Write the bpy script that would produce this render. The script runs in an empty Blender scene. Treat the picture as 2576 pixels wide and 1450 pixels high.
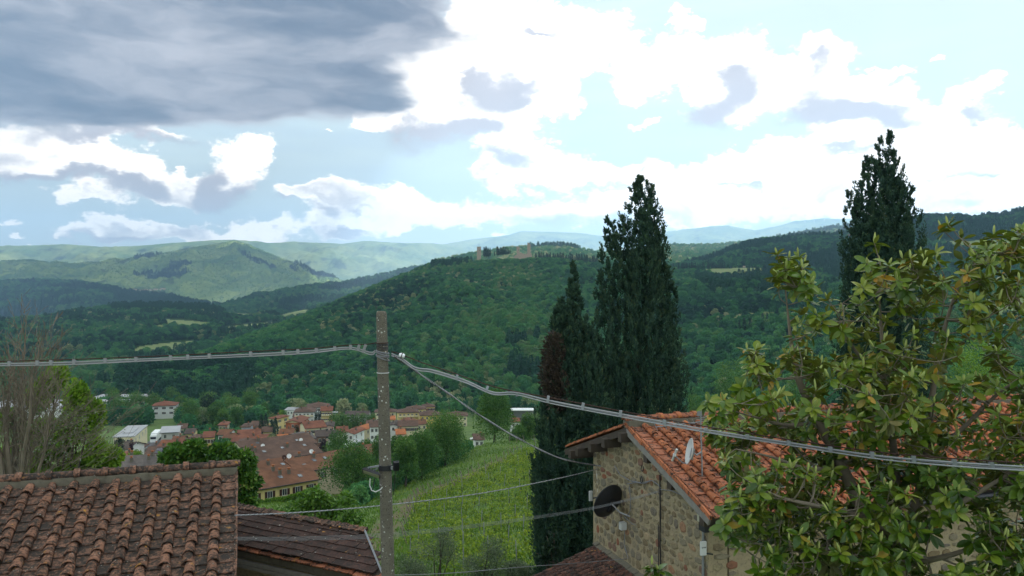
import bpy, math, random
import numpy as np
from math import radians, sin, cos, tan, pi, atan2, sqrt
from mathutils import Vector, Matrix
sc = bpy.context.scene
C = sc.collection
# ---------------------------------------------------------------- camera
F, CX, CY = 2022.0, 1288.0, 725.0          # focal length and centre in units of the 2576 px wide view
cam_d = bpy.data.cameras.new('camera'); cam = bpy.data.objects.new('camera', cam_d); C.objects.link(cam)
cam_d.sensor_width = 36.0; cam_d.lens = 36.0*F/2576.0
cam_d.clip_start = 0.1; cam_d.clip_end = 60000
cam.location = (0, 0, 0); cam.rotation_euler = (radians(90), 0, 0)
sc.camera = cam
# ---------------------------------------------------------------- light
SUN_AZ, SUN_EL = radians(35), radians(50)
SUND = Vector((sin(SUN_AZ)*cos(SUN_EL), cos(SUN_AZ)*cos(SUN_EL), sin(SUN_EL)))
sd = bpy.data.lights.new('sun', 'SUN'); sd.energy = 5.0; sd.angle = radians(0.5); sd.color = (1.0, 0.93, 0.80)
so = bpy.data.objects.new('sun', sd); C.objects.link(so); so.location = (30, 40, 80)
so.rotation_euler = (-SUND).to_track_quat('-Z', 'Y').to_euler()
sc.view_settings.view_transform = 'Standard'; sc.view_settings.look = 'None'
sc.view_settings.exposure = 1.05; sc.view_settings.gamma = 1.0; sc.view_settings.use_curve_mapping = False
sc.render.engine = 'CYCLES'
cy = sc.cycles
cy.use_denoising = True; cy.max_bounces = 6; cy.diffuse_bounces = 3; cy.glossy_bounces = 2; cy.transmission_bounces = 3
cy.transparent_max_bounces = 8; cy.volume_bounces = 0; cy.caustics_reflective = False; cy.caustics_refractive = False
cy.sample_clamp_indirect = 4.0; cy.use_adaptive_sampling = True; cy.adaptive_threshold = 0.015
# ---------------------------------------------------------------- sky (world)
def azel(px, py):
    return atan2(px-CX, F), math.atan((CY-py)/sqrt(F*F+(px-CX)**2))
def make_world():
    w = bpy.data.worlds.new('World'); sc.world = w; w.use_nodes = True
    nt = w.node_tree; N = nt.nodes; L = nt.links; N.clear()
    def nd(t, **kw):
        n = N.new(t)
        for k, v in kw.items(): setattr(n, k, v)
        return n
    def put(sock, v):
        if isinstance(v, bpy.types.NodeSocket): L.new(v, sock)
        else: sock.default_value = v
    def M(op, a, b=0.0, c=0.0, clamp=False):
        n = nd('ShaderNodeMath', operation=op, use_clamp=clamp)
        put(n.inputs[0], a); put(n.inputs[1], b); put(n.inputs[2], c); return n.outputs[0]
    def V(op, a, b=(0, 0, 0), c=(0, 0, 0)):
        n = nd('ShaderNodeVectorMath', operation=op)
        put(n.inputs[0], a); put(n.inputs[1], b)
        if op == 'MULTIPLY_ADD': put(n.inputs[2], c)
        return n.outputs['Value'] if op == 'DOT_PRODUCT' else n.outputs[0]
    def noise(vec, scale, detail=6, rough=0.55, dist=0.0, color=False):
        n = nd('ShaderNodeTexNoise'); put(n.inputs['Vector'], vec)
        n.inputs['Scale'].default_value = scale; n.inputs['Detail'].default_value = detail
        n.inputs['Roughness'].default_value = rough; n.inputs['Distortion'].default_value = dist
        return n.outputs['Color'] if color else n.outputs['Fac']
    def mix(f, a, b):
        n = nd('ShaderNodeMix', data_type='RGBA'); put(n.inputs[0], f)
        for s, v in ((n.inputs[6], a), (n.inputs[7], b)):
            if isinstance(v, tuple): s.default_value = (*v, 1)
            else: L.new(v, s)
        return n.outputs[2]
    def smooth(x, lo, hi):
        n = nd('ShaderNodeMapRange', interpolation_type='SMOOTHSTEP'); put(n.inputs[0], x)
        n.inputs[1].default_value = lo; n.inputs[2].default_value = hi
        return n.outputs[0]
    tc = nd('ShaderNodeTexCoord').outputs['Generated']
    d = V('NORMALIZE', tc)
    sx = nd('ShaderNodeSeparateXYZ'); L.new(d, sx.inputs[0])
    az = M('ARCTAN2', sx.outputs[0], sx.outputs[1]); el = M('ARCSINE', sx.outputs[2])
    cb = nd('ShaderNodeCombineXYZ'); L.new(az, cb.inputs[0]); L.new(el, cb.inputs[1]); ae = cb.outputs[0]
    # billowy edge warp, flattened stretch for the layered bank
    wn = V('SUBTRACT', noise(V('MULTIPLY', ae, (1, 1.5, 1)), 9, 5, 0.6, color=True), (0.5, 0.5, 0.5))
    p = V('MULTIPLY_ADD', wn, (0.16, 0.11, 0), ae)
    st = V('SUBTRACT', noise(V('MULTIPLY', ae, (1, 3.2, 1)), 4.5, 4, 0.55, color=True), (0.5, 0.5, 0.5))
    ps = V('MULTIPLY_ADD', st, (0.26, 0.07, 0), ae)
    def field(blobs, pos, start=0.0):
        acc = start
        for (px, py, rx, ry, wt) in blobs:
            a, e = azel(px, py); ra, re = rx/F, ry/F
            v = V('MULTIPLY_ADD', pos, (1/ra, 1/re, 0), (-a/ra, -e/re, 0))
            g = M('POWER', math.exp(-1), V('DOT_PRODUCT', v, v))
            acc = M('MULTIPLY_ADD', g, wt, acc)
        return acc
    W = [(1290, 100, 230, 140, 1.0), (1180, 60, 90, 110, .6), (1500, 70, 110, 60, .8), (1000, 170, 110, 60, .8), (930, 290, 60, 40, .7), (1150, 290, 230, 70, .9), (1350, 220, 80, 60, .6),
         (1800, 150, 170, 95, 1.0), (1620, 185, 60, 50, .7), (1840, 270, 90, 70, .9), (2090, 230, 110, 90, 1.0), (2072, 140, 50, 50, .7), (2230, 280, 130, 60, .9), (2400, 350, 200, 60, .8), (2475, 240, 55, 40, .8),
         (1700, 420, 330, 36, .9), (1350, 400, 120, 50, .8), (2350, 440, 400, 60, .9), (1900, 520, 800, 66, 1.0), (1250, 420, 80, 45, .8),
         (625, 390, 84, 62, 1.1), (660, 345, 45, 40, .6), (590, 470, 85, 40, .8), (340, 450, 95, 44, 1.0), (315, 412, 40, 26, .6), (205, 495, 55, 18, .7), (480, 462, 45, 28, .7), (420, 490, 60, 18, .5),
         (80, 395, 160, 50, 1.1), (40, 325, 170, 50, .9), (300, 318, 190, 20, .7), (200, 345, 110, 26, .7), (310, 575, 130, 28, .9), (310, 548, 40, 24, .6), (480, 580, 80, 26, .8), (640, 588, 90, 28, .9), (20, 550, 32, 14, .7), (75, 597, 18, 8, .7), (180, 575, 40, 14, .6),
         (880, 500, 72, 50, 1.1), (850, 575, 90, 30, .8), (770, 500, 55, 20, .7), (1000, 500, 32, 28, .7), (1100, 560, 200, 36, .9),
         (1725, 38, 20, 18, .9), (2255, 187, 25, 9, .9), (2340, 160, 26, 9, .9), (435, 408, 10, 8, .9), (1630, 290, 40, 10, .7), (815, 313, 16, 8, .8)]
    G = [(1110, 335, 140, 42, 1.2), (1190, 315, 75, 38, .9), (1225, 215, 90, 40, 1.1), (1320, 238, 60, 24, .8), (1160, 198, 45, 18, .6), (1350, 100, 85, 12, 1.0), (1260, 410, 100, 22, 1.0), (1210, 445, 36, 12, .7),
         (1790, 165, 45, 40, 1.0), (1838, 235, 55, 55, 1.1), (1775, 300, 48, 36, 1.0), (2045, 270, 80, 58, 1.3), (2170, 292, 110, 28, 1.2), (2060, 162, 36, 24, .8),
         (2475, 282, 48, 18, 1.0), (2140, 385, 66, 14, 1.0), (2420, 420, 45, 8, .8), (2500, 417, 45, 6, .7), (1855, 478, 30, 8, .9), (1610, 412, 34, 7, .8), (2390, 515, 40, 22, .7), (1390, 565, 165, 26, .9), (1700, 572, 80, 7, .7),
         (585, 492, 95, 28, 1.2), (545, 440, 38, 40, .9), (330, 475, 90, 22, 1.1), (100, 440, 170, 16, 1.0), (50, 375, 80, 30, .7), (300, 592, 150, 14, 1.0), (330, 562, 50, 16, .7), (500, 572, 45, 20, .8), (870, 584, 95, 14, 1.1), (825, 545, 40, 20, .8), (905, 540, 26, 12, .7), (640, 598, 70, 12, .7), (745, 517, 34, 7, .7), (270, 330, 240, 20, 1.0), (950, 150, 60, 14, .6)]
    D = [(230, 30, 600, 130, 1.25), (700, 60, 340, 92, 1.1), (280, 185, 500, 82, 1.1), (650, 200, 220, 52, 1.0), (120, 262, 220, 26, .55), (480, 258, 250, 32, .8), (990, 40, 120, 55, .8), (840, 238, 110, 11, .8), (0, -260, 900, 260, 1.2), (-700, 60, 500, 220, 1.1)]
    fine = M('SUBTRACT', noise(V('MULTIPLY', ae, (1, 1.6, 1)), 30, 6, 0.62), 0.5)
    # clouds beyond the frame: the same kind of broken cumulus everywhere
    gen = M('MULTIPLY_ADD', noise(d, 3.2, 5, 0.58), 3.0, -1.1)
    inw = field([(1288, 350, 1900, 700, 1.0)], ae)
    gen = M('MULTIPLY', gen, M('SUBTRACT', 1.0, smooth(inw, 0.25, 0.7)))
    gen = M('MAXIMUM', gen, 0.0)
    wf = M('MULTIPLY_ADD', M('ABSOLUTE', fine), 1.5, M('ADD', field(W, p), M('SUBTRACT', gen, 0.16)))
    wm = smooth(wf, 0.37, 0.64)
    gf = M('MULTIPLY_ADD', fine, 0.5, field(G, p))
    gm = smooth(gf, 0.25, 1.05)
    df = M('MULTIPLY_ADD', fine, 0.25, field(D, ps))
    dm = smooth(df, 0.30, 0.92)
    # clear sky
    sky = nd('ShaderNodeTexSky', sky_type='NISHITA')
    sky.sun_disc = False; sky.sun_elevation = SUN_EL; sky.sun_rotation = SUN_AZ; sky.altitude = 500; sky.air_density = 1.0; sky.dust_density = 1.5; sky.ozone_density = 1.2
    skc = V('SCALE', sky.outputs[0]); N[-1].inputs['Scale'].default_value = 0.085
    cir = noise(V('MULTIPLY', ae, (0.8, 5.0, 1)), 5, 4, 0.6)
    veil = M('MULTIPLY_ADD', smooth(cir, 0.3, 0.75), 0.28, 0.66)
    base = mix(veil, skc, (0.55, 0.665, 0.67))
    cum = mix(M('MULTIPLY', gm, 0.85), (1.30, 1.22, 1.10), (0.38, 0.38, 0.425))
    soft = noise(V('MULTIPLY', p, (1, 1.5, 1)), 11, 5, 0.6)
    cum = mix(M('MULTIPLY', M('MULTIPLY', smooth(soft, 0.47, 0.72), smooth(wf, 0.6, 0.95)), 0.75), cum, (0.40, 0.405, 0.44))
    col = mix(wm, base, cum)
    col = mix(M('MULTIPLY', gm, 0.55), col, (0.38, 0.385, 0.43))
    lay = noise(V('MULTIPLY', ps, (1, 3.2, 1)), 4.2, 6, 0.56)
    lf = smooth(lay, 0.36, 0.70)
    edge = smooth(df, 0.45, 1.2)
    dark = mix(lf, (0.115, 0.145, 0.195), (0.36, 0.37, 0.405))
    dark = mix(edge, (0.44, 0.455, 0.485), dark)
    col = mix(dm, col, dark)
    bg = nd('ShaderNodeBackground'); L.new(col, bg.inputs[0]); bg.inputs[1].default_value = 1.0
    w.cycles.sampling_method = 'MANUAL'; w.cycles.sample_map_resolution = 512
    out = nd('ShaderNodeOutputWorld'); L.new(bg.outputs[0], out.inputs[0])
make_world()
# ---------------------------------------------------------------- helpers
rng = np.random.default_rng(7); R = random.Random(11)
def at(px, py, d): return Vector(((px-CX)/F*d, d, (CY-py)/F*d))
def _hash(ix, iy, seed):
    h = (ix.astype(np.int64)*374761393 + iy.astype(np.int64)*668265263 + seed*974634777) & 0xFFFFFFFF
    h = ((h ^ (h >> 13))*1274126177) & 0xFFFFFFFF
    return ((h ^ (h >> 16)) & 0xFFFF)/65535.0
def vnoise(x, y, seed=0):
    x = np.asarray(x, float); y = np.asarray(y, float)
    ix = np.floor(x); iy = np.floor(y); fx = x-ix; fy = y-iy
    fx = fx*fx*(3-2*fx); fy = fy*fy*(3-2*fy)
    a = _hash(ix, iy, seed); b = _hash(ix+1, iy, seed); c = _hash(ix, iy+1, seed); e = _hash(ix+1, iy+1, seed)
    return (a*(1-fx)+b*fx)*(1-fy)+(c*(1-fx)+e*fx)*fy
def fbm(x, y, oct=5, seed=0, gain=0.5):
    s = 0.0; a = 1.0; t = 0.0
    for o in range(oct):
        s = s+a*vnoise(np.asarray(x)*2**o, np.asarray(y)*2**o, seed+o*17); t += a; a *= gain
    return s/t
def sstep(x, a, b):
    t = np.clip((np.asarray(x, float)-a)/(b-a), 0, 1); return t*t*(3-2*t)
def inpoly(px, py, poly):
    px = np.asarray(px, float); py = np.asarray(py, float); r = np.zeros(px.shape, bool); n = len(poly); j = n-1
    for i in range(n):
        xi, yi = poly[i]; xj, yj = poly[j]
        c = ((yi > py) != (yj > py)) & (px < (xj-xi)*(py-yi)/(yj-yi+1e-12)+xi); r ^= c; j = i
    return r
class MB:
    def __init__(s): s.v = []; s.f = []; s.m = []
    def add(s, vs, fs, mi=0):
        o = len(s.v); s.v += [tuple(v) for v in vs]; s.f += [tuple(i+o for i in f) for f in fs]; s.m += [mi]*len(fs)
    def box(s, c, size, X=(1, 0, 0), Y=(0, 1, 0), Z=(0, 0, 1), mi=0):
        c = Vector(c); X = Vector(X)*size[0]/2; Y = Vector(Y)*size[1]/2; Z = Vector(Z)*size[2]/2
        vs = [c+X*a+Y*b+Z*e for e in (-1, 1) for b in (-1, 1) for a in (-1, 1)]
        s.add(vs, [(0, 2, 3, 1), (4, 5, 7, 6), (0, 1, 5, 4), (2, 6, 7, 3), (0, 4, 6, 2), (1, 3, 7, 5)], mi)
    def tube(s, pts, rad, n=6, cap=True, mi=0):
        pts = [Vector(p) for p in pts]; k = len(pts)
        if not hasattr(rad, '__len__'): rad = [rad]*k
        o = len(s.v); up = None
        for i, p in enumerate(pts):
            t = (pts[min(i+1, k-1)]-pts[max(i-1, 0)]); t = t.normalized() if t.length > 1e-9 else Vector((0, 0, 1))
            if up is None: up = Vector((0, 0, 1)) if abs(t.z) < .9 else Vector((1, 0, 0))
            a = t.cross(up).normalized(); b = a.cross(t).normalized(); up = b
            for j in range(n):
                an = 2*pi*j/n; s.v.append(tuple(p+(a*cos(an)+b*sin(an))*rad[i]))
        for i in range(k-1):
            for j in range(n):
                j2 = (j+1) % n; s.f.append((o+i*n+j, o+i*n+j2, o+(i+1)*n+j2, o+(i+1)*n+j)); s.m.append(mi)
        if cap and n > 2:
            s.f.append(tuple(o+j for j in range(n))[::-1]); s.f.append(tuple(o+(k-1)*n+j for j in range(n))); s.m += [mi, mi]
    def lathe(s, c, prof, n=16, X=(1, 0, 0), Y=(0, 1, 0), Z=(0, 0, 1), mi=0):
        c = Vector(c); X = Vector(X); Y = Vector(Y); Z = Vector(Z); o = len(s.v)
        for (r, h) in prof:
            for j in range(n): s.v.append(tuple(c+X*r*cos(2*pi*j/n)+Y*r*sin(2*pi*j/n)+Z*h))
        for i in range(len(prof)-1):
            for j in range(n):
                j2 = (j+1) % n; s.f.append((o+i*n+j, o+i*n+j2, o+(i+1)*n+j2, o+(i+1)*n+j)); s.m.append(mi)
    def mesh(s, name, mats, smooth=False):
        me = bpy.data.meshes.new(name); me.from_pydata(s.v, [], s.f)
        for m in (mats if isinstance(mats, (list, tuple)) else [mats]): me.materials.append(m)
        if any(s.m): me.polygons.foreach_set('material_index', s.m)
        if smooth: me.polygons.foreach_set('use_smooth', [True]*len(s.f))
        me.update(); return me
    def build(s, name, mats, parent=None, smooth=False): return link(name, s.mesh(name, mats, smooth), parent)
def link(name, me, parent=None, mat=None):
    o = bpy.data.objects.new(name, me); C.objects.link(o)
    if mat is not None: o.matrix_basis = mat
    if parent is not None:
        o.parent = parent; o.matrix_parent_inverse = WM(parent).inverted()
    return o
def WM(o):
    m = o.matrix_basis.copy()
    return (WM(o.parent) @ o.matrix_parent_inverse @ m) if o.parent else m
def tag(o, label=None, cat=None, group=None, kind=None):
    for k, v in (('label', label), ('category', cat), ('group', group), ('kind', kind)):
        if v: o[k] = v
    return o
def thing(name, label, cat, loc=(0, 0, 0), group=None, rotz=0.0):
    o = bpy.data.objects.new(name, None); C.objects.link(o); o.location = loc; o.rotation_euler = (0, 0, rotz)
    o.matrix_basis = Matrix.Translation(Vector(loc)) @ Matrix.Rotation(rotz, 4, 'Z'); o.empty_display_size = .3
    return tag(o, label, cat, group)
def npmesh(name, V, Fa, mats, tint=None, smooth=False):
    """fast mesh from arrays: V (n,3), Fa (m,4) quads; tint: one float per face"""
    me = bpy.data.meshes.new(name); n, m = len(V), len(Fa); k = Fa.shape[1]
    me.vertices.add(n); me.vertices.foreach_set('co', np.asarray(V, np.float32).ravel())
    me.loops.add(m*k); me.loops.foreach_set('vertex_index', np.asarray(Fa, np.int32).ravel())
    me.polygons.add(m); me.polygons.foreach_set('loop_start', np.arange(0, m*k, k, dtype=np.int32))
    if smooth: me.polygons.foreach_set('use_smooth', np.ones(m, bool))
    for x in (mats if isinstance(mats, (list, tuple)) else [mats]): me.materials.append(x)
    if tint is not None:
        a = me.attributes.new('tint', 'FLOAT', 'FACE'); a.data.foreach_set('value', np.asarray(tint, np.float32))
    me.update(calc_edges=True); me.validate(); return me
# ---------------------------------------------------------------- materials
class NT:
    def __init__(s, name):
        s.m = bpy.data.materials.new(name); s.m.use_nodes = True; s.t = s.m.node_tree; s.N = s.t.nodes; s.L = s.t.links
        s.b = s.N['Principled BSDF']; s.b.inputs['Specular IOR Level'].default_value = 0.3
        s.out = s.N['Material Output']
    def nd(s, t, **kw):
        n = s.N.new(t)
        for k, v in kw.items(): setattr(n, k, v)
        return n
    def put(s, k, v):
        if isinstance(v, bpy.types.NodeSocket): s.L.new(v, k)
        elif isinstance(v, tuple) and len(v) == 3 and k.type == 'RGBA': k.default_value = (*v, 1)
        else: k.default_value = v
    def M(s, op, a, b=0.0, c=0.0):
        n = s.nd('ShaderNodeMath', operation=op); s.put(n.inputs[0], a); s.put(n.inputs[1], b); s.put(n.inputs[2], c); return n.outputs[0]
    def mix(s, f, a, b, blend='MIX'):
        n = s.nd('ShaderNodeMix', data_type='RGBA', blend_type=blend); s.put(n.inputs[0], f); s.put(n.inputs[6], a); s.put(n.inputs[7], b); return n.outputs[2]
    def coord(s, scale=(1, 1, 1), kind='Object'):
        tc = s.nd('ShaderNodeTexCoord').outputs[kind]
        v = s.nd('ShaderNodeVectorMath', operation='MULTIPLY'); s.L.new(tc, v.inputs[0]); v.inputs[1].default_value = scale; return v.outputs[0]
    def noise(s, vec, scale, detail=4, rough=.55):
        n = s.nd('ShaderNodeTexNoise'); s.put(n.inputs['Vector'], vec); n.inputs['Scale'].default_value = scale; n.inputs['Detail'].default_value = detail; n.inputs['Roughness'].default_value = rough
        return n.outputs['Fac']
    def vor(s, vec, scale, feature='F1'):
        n = s.nd('ShaderNodeTexVoronoi', feature=feature); s.put(n.inputs['Vector'], vec); n.inputs['Scale'].default_value = scale; return n
    def ss(s, x, lo, hi):
        n = s.nd('ShaderNodeMapRange', interpolation_type='SMOOTHSTEP'); s.put(n.inputs[0], x); n.inputs[1].default_value = lo; n.inputs[2].default_value = hi; return n.outputs[0]
    def ramp(s, fac, stops):
        n = s.nd('ShaderNodeValToRGB'); s.put(n.inputs[0], fac); e = n.color_ramp.elements
        while len(e) < len(stops): e.new(.5)
        for el, (p, c) in zip(e, stops): el.position = p; el.color = (*c, 1)
        return n.outputs[0]
    def rand(s): return s.nd('ShaderNodeObjectInfo').outputs['Random']
    def attr(s, name, kind='GEOMETRY'):
        return s.nd('ShaderNodeAttribute', attribute_name=name, attribute_type=kind).outputs['Fac']
    def bump(s, h, strength=.4, dist=.02):
        n = s.nd('ShaderNodeBump'); s.put(n.inputs['Height'], h); n.inputs['Strength'].default_value = strength; n.inputs['Distance'].default_value = dist
        s.L.new(n.outputs[0], s.b.inputs['Normal'])
    def col(s, c, rough=.8):
        s.put(s.b.inputs['Base Color'], c); s.put(s.b.inputs['Roughness'], rough); return s
def plain(name, c, rough=.7, var=.25, scale=6, metal=0, spec=.3, bump=0):
    t = NT(name); co = t.coord(); n = t.noise(co, scale)
    t.col(t.mix(n, tuple(x*(1-var) for x in c), tuple(min(1, x*(1+var)) for x in c)), rough)
    t.b.inputs['Metallic'].default_value = metal; t.b.inputs['Specular IOR Level'].default_value = spec
    if bump: t.bump(t.noise(co, scale*3), bump, .01)
    return t.m
def leafmat(name, stops, source='tint', trans=.25, rough=.55, spec=.25):
    t = NT(name)
    if source == 'tint': f = t.attr('tint')
    elif source == 'inst': f = t.attr('tone', 'INSTANCER')
    else: f = t.rand()
    if source == 'inst': f = t.M('ADD', f, t.M('MULTIPLY', t.M('SUBTRACT', t.attr('tint'), .5), .16))
    c = t.ramp(f, stops); t.col(c, rough); t.b.inputs['Specular IOR Level'].default_value = spec
    tr = t.nd('ShaderNodeBsdfTranslucent'); t.L.new(t.mix(.5, c, t.mix(1.0, c, (1.0, .95, .4), 'MULTIPLY')), tr.inputs[0])
    mx = t.nd('ShaderNodeMixShader'); mx.inputs[0].default_value = trans
    t.L.new(t.b.outputs[0], mx.inputs[1]); t.L.new(tr.outputs[0], mx.inputs[2]); t.L.new(mx.outputs[0], t.out.inputs[0])
    return t.m
def tilemat(name, base, dark, lichen, dk=(.42, .62), spots=13):
    """weathered clay: per tile tone, black crust, pale lichen spots, a little orange lichen"""
    t = NT(name); co = t.nd('ShaderNodeVectorMath', operation='ADD'); t.L.new(t.coord(), co.inputs[0])
    r = t.rand(); cb = t.nd('ShaderNodeCombineXYZ')
    for i, k in enumerate((13.7, 7.3, 3.1)): t.L.new(t.M('MULTIPLY', r, k*9), cb.inputs[i])
    t.L.new(cb.outputs[0], co.inputs[1]); v = co.outputs[0]
    tone = t.mix(r, tuple(x*.72 for x in base), tuple(x*1.22 for x in base))
    tone = t.mix(t.M('MULTIPLY', t.noise(v, 9, 3), .6), tone, tuple(x*.8 for x in base))
    n = t.noise(v, 16, 7, .7); n2 = t.noise(v, 3.0, 3)
    f = t.ss(t.M('ADD', t.M('MULTIPLY', n, .75), t.M('MULTIPLY', n2, .35)), dk[0], dk[1])
    c = t.mix(f, tone, dark)
    sp = t.ss(t.vor(v, spots).outputs['Distance'], .20, .12); sp = t.M('MULTIPLY', sp, t.ss(t.noise(v, 4, 2), .5, .66))
    c = t.mix(sp, c, lichen)
    og = t.M('MULTIPLY', t.ss(t.noise(v, 5, 4), .66, .72), .8)
    c = t.mix(og, c, (.42, .20, .03))
    t.col(c, .88); t.bump(n, .35, .006); return t.m
def roofmat(name, c):
    """clay roof seen from afar: tile ribs and courses as fine relief, patchy tone"""
    t = NT(name); co = t.coord(); w = t.nd('ShaderNodeTexWave', wave_type='BANDS', bands_direction='X'); t.L.new(co, w.inputs[0]); w.inputs['Scale'].default_value = 1.1
    w2 = t.nd('ShaderNodeTexWave', wave_type='BANDS', bands_direction='Y', wave_profile='SAW'); t.L.new(co, w2.inputs[0]); w2.inputs['Scale'].default_value = .9
    n = t.noise(co, .5, 5, .65); n3 = t.noise(co, 4, 3)
    k = t.mix(t.ss(n, .35, .65), tuple(x*.72 for x in c), tuple(x*1.2 for x in c))
    k = t.mix(t.M('MULTIPLY', t.ss(n3, .5, .7), .5), k, tuple(x*.5 for x in c))
    h = t.M('ADD', w.outputs['Fac'], t.M('MULTIPLY', w2.outputs['Fac'], .7))
    k = t.mix(t.M('MULTIPLY', h, .2), k, tuple(x*.6 for x in c))
    t.col(k, .9); t.bump(h, .8, .05); return t.m
def wallmat(name, c, var=.12):
    t = NT(name); co = t.coord(); n = t.noise(co, .6, 5, .6); n2 = t.noise(t.coord((1, 1, .25)), 1.5, 4)
    k = t.mix(n, tuple(x*(1-var) for x in c), tuple(min(1, x*(1+var)) for x in c))
    k = t.mix(t.M('MULTIPLY', t.ss(n2, .55, .75), .35), k, tuple(x*.6 for x in c)); t.col(k, .9); return t.m
MT = {}
MT['clay_old'] = tilemat('old_clay', (.25, .12, .075), (.032, .024, .019), (.32, .30, .26), (.46, .63))
MT['clay_flat'] = tilemat('old_clay_flat', (.215, .108, .070), (.028, .022, .018), (.30, .28, .25), (.425, .60))
MT['clay_red'] = tilemat('red_clay', (.40, .132, .058), (.035, .024, .02), (.34, .28, .22), (.53, .68))
MT['clay_red_flat'] = tilemat('red_clay_flat', (.36, .13, .07), (.035, .024, .02), (.34, .28, .22), (.50, .64))
MT['clay_brown'] = tilemat('brown_clay', (.075, .036, .028), (.024, .017, .015), (.42, .42, .38), (.42, .66), 8)
MT['clay_lean'] = tilemat('lean_clay', (.14, .06, .04), (.024, .018, .016), (.25, .22, .15), (.44, .62))
MT['mortar'] = plain('mortar', (.135, .12, .09), .95, .45, 9, bump=.6)
MT['wood'] = plain('old_wood', (.055, .042, .032), .85, .4, 7, bump=.4)
MT['board'] = plain('grey_board', (.20, .185, .165), .85, .3, 8)
MT['metal'] = plain('galvanised', (.25, .255, .27), .45, .12, 20, .4)
MT['dark_metal'] = plain('dark_metal', (.022, .022, .026), .45, .3, 12)
MT['plastic_white'] = plain('white_plastic', (.50, .50, .49), .5, .06, 4)
MT['plastic_beige'] = plain('beige_plastic', (.38, .36, .27), .5, .1, 4)
MT['cable_grey'] = plain('grey_cable', (.17, .17, .185), .45, .12, 5)
MT['cable_white'] = plain('pale_cable', (.31, .31, .325), .45, .1, 5)
MT['rust'] = plain('rusty_wire', (.045, .022, .016), .8, .4, 30)
MT['bark'] = plain('bark', (.06, .048, .038), .9, .4, 6, bump=.5)
MT['bark_grey'] = plain('pale_bark', (.17, .14, .105), .9, .45, 3)
MT['glass'] = plain('window_glass', (.03, .035, .045), .12, .3, 1, spec=.6)
MT['glass'].node_tree.nodes['Principled BSDF'].inputs['Metallic'].default_value = .2
MT['shutter_brown'] = plain('brown_shutter', (.055, .022, .014), .7, .2, 3)
MT['shutter_green'] = plain('green_shutter', (.02, .045, .032), .7, .2, 3)
MT['frame'] = plain('window_frame', (.55, .53, .48), .6, .1, 3)
MT['asphalt'] = plain('asphalt', (.085, .085, .088), .95, .2, .8)
MT['white'] = plain('white_paint', (.74, .74, .73), .7, .06, .6)
MT['orange_net'] = plain('orange_net', (.75, .13, .03), .8, .15, 3)
MT['yellow'] = plain('yellow_paint', (.62, .42, .03), .6, .1, 3)
MT['porcelain'] = plain('porcelain', (.72, .73, .75), .25, .03, 4)
# ---------------------------------------------------------------- the land
GD = np.array([-200, -60, 0, 20, 60, 110, 175, 250, 400, 600, 750, 1500, 4000.])
GZ = np.array([-5, -7, -9, -11.5, -21.5, -31.6, -45, -54.5, -71, -90, -104, -118, -125.])
def gz(x, d):
    x = np.asarray(x, float); d = np.asarray(d, float)
    z = np.interp(d, GD, GZ)
    z = z+10*sstep(x, -38, 0)*sstep(d, 80, 190)*(1-sstep(d, 196, 250))*(1-sstep(x, 60, 140))
    return z+(fbm(x*.08, d*.08, 3, 3)-.5)*.7
VINE = [(1030, 1452), (1027, 1370), (1037, 1294), (1054, 1262), (1077, 1249), (1145, 1223), (1215, 1192), (1287, 1152), (1330, 1136), (1420, 1120), (1700, 1080), (1700, 1460)]
TRACK = [(930, 1330), (1000, 1262), (1060, 1238), (1140, 1208), (1215, 1172), (1262, 1150), (1275, 1158), (1225, 1186), (1150, 1220), (1075, 1247), (1035, 1290), (1000, 1360), (940, 1460), (900, 1460)]
def ground():
    ds = np.concatenate([np.linspace(-120, 50, 30), np.linspace(54, 260, 150), np.geomspace(264, 1300, 90)])
    us = np.linspace(-1800, 4400, 300)
    U, Dd = np.meshgrid(us, ds); X = (U-CX)/F*(np.maximum(Dd, 0)+60); Y = Dd
    Z = gz(X, Y); V = np.stack([X, Y, Z], -1).reshape(-1, 3)
    nr, nc = U.shape; i = np.arange((nr-1)*nc).reshape(nr-1, nc)[:, :-1].ravel()
    Fa = np.stack([i, i+1, i+nc+1, i+nc], 1)
    t = NT('meadow'); co = t.coord(); n = t.noise(co, .07, 5, .6); n2 = t.noise(co, .9, 5, .65); n3 = t.noise(co, .3, 4, .6)
    c = t.mix(t.ss(n, .3, .7), (.050, .098, .016), (.095, .160, .030)); c = t.mix(t.M('MULTIPLY', t.ss(n2, .45, .7), .6), c, (.15, .175, .05))
    c = t.mix(t.M('MULTIPLY', t.ss(n3, .58, .72), .5), c, (.022, .045, .012))
    c = t.mix(t.M('MULTIPLY', t.attr('track'), t.ss(n2, .3, .6)), c, (.125, .085, .05)); t.col(c, .95); t.bump(n2, .9, .25)
    me = npmesh('ground', V, Fa, t.m, smooth=True)
    dv = np.maximum(Y, 1); px = CX+X/dv*F; py = CY-Z/dv*F
    tr = (inpoly(px, py, TRACK) & (Y > 55) & (Y < 230)).astype(np.float32)
    a = me.attributes.new('track', 'FLOAT', 'POINT'); a.data.foreach_set('value', tr.ravel())
    tag(link('ground', me), kind='structure')
ground()
SHEETS = {}
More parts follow.
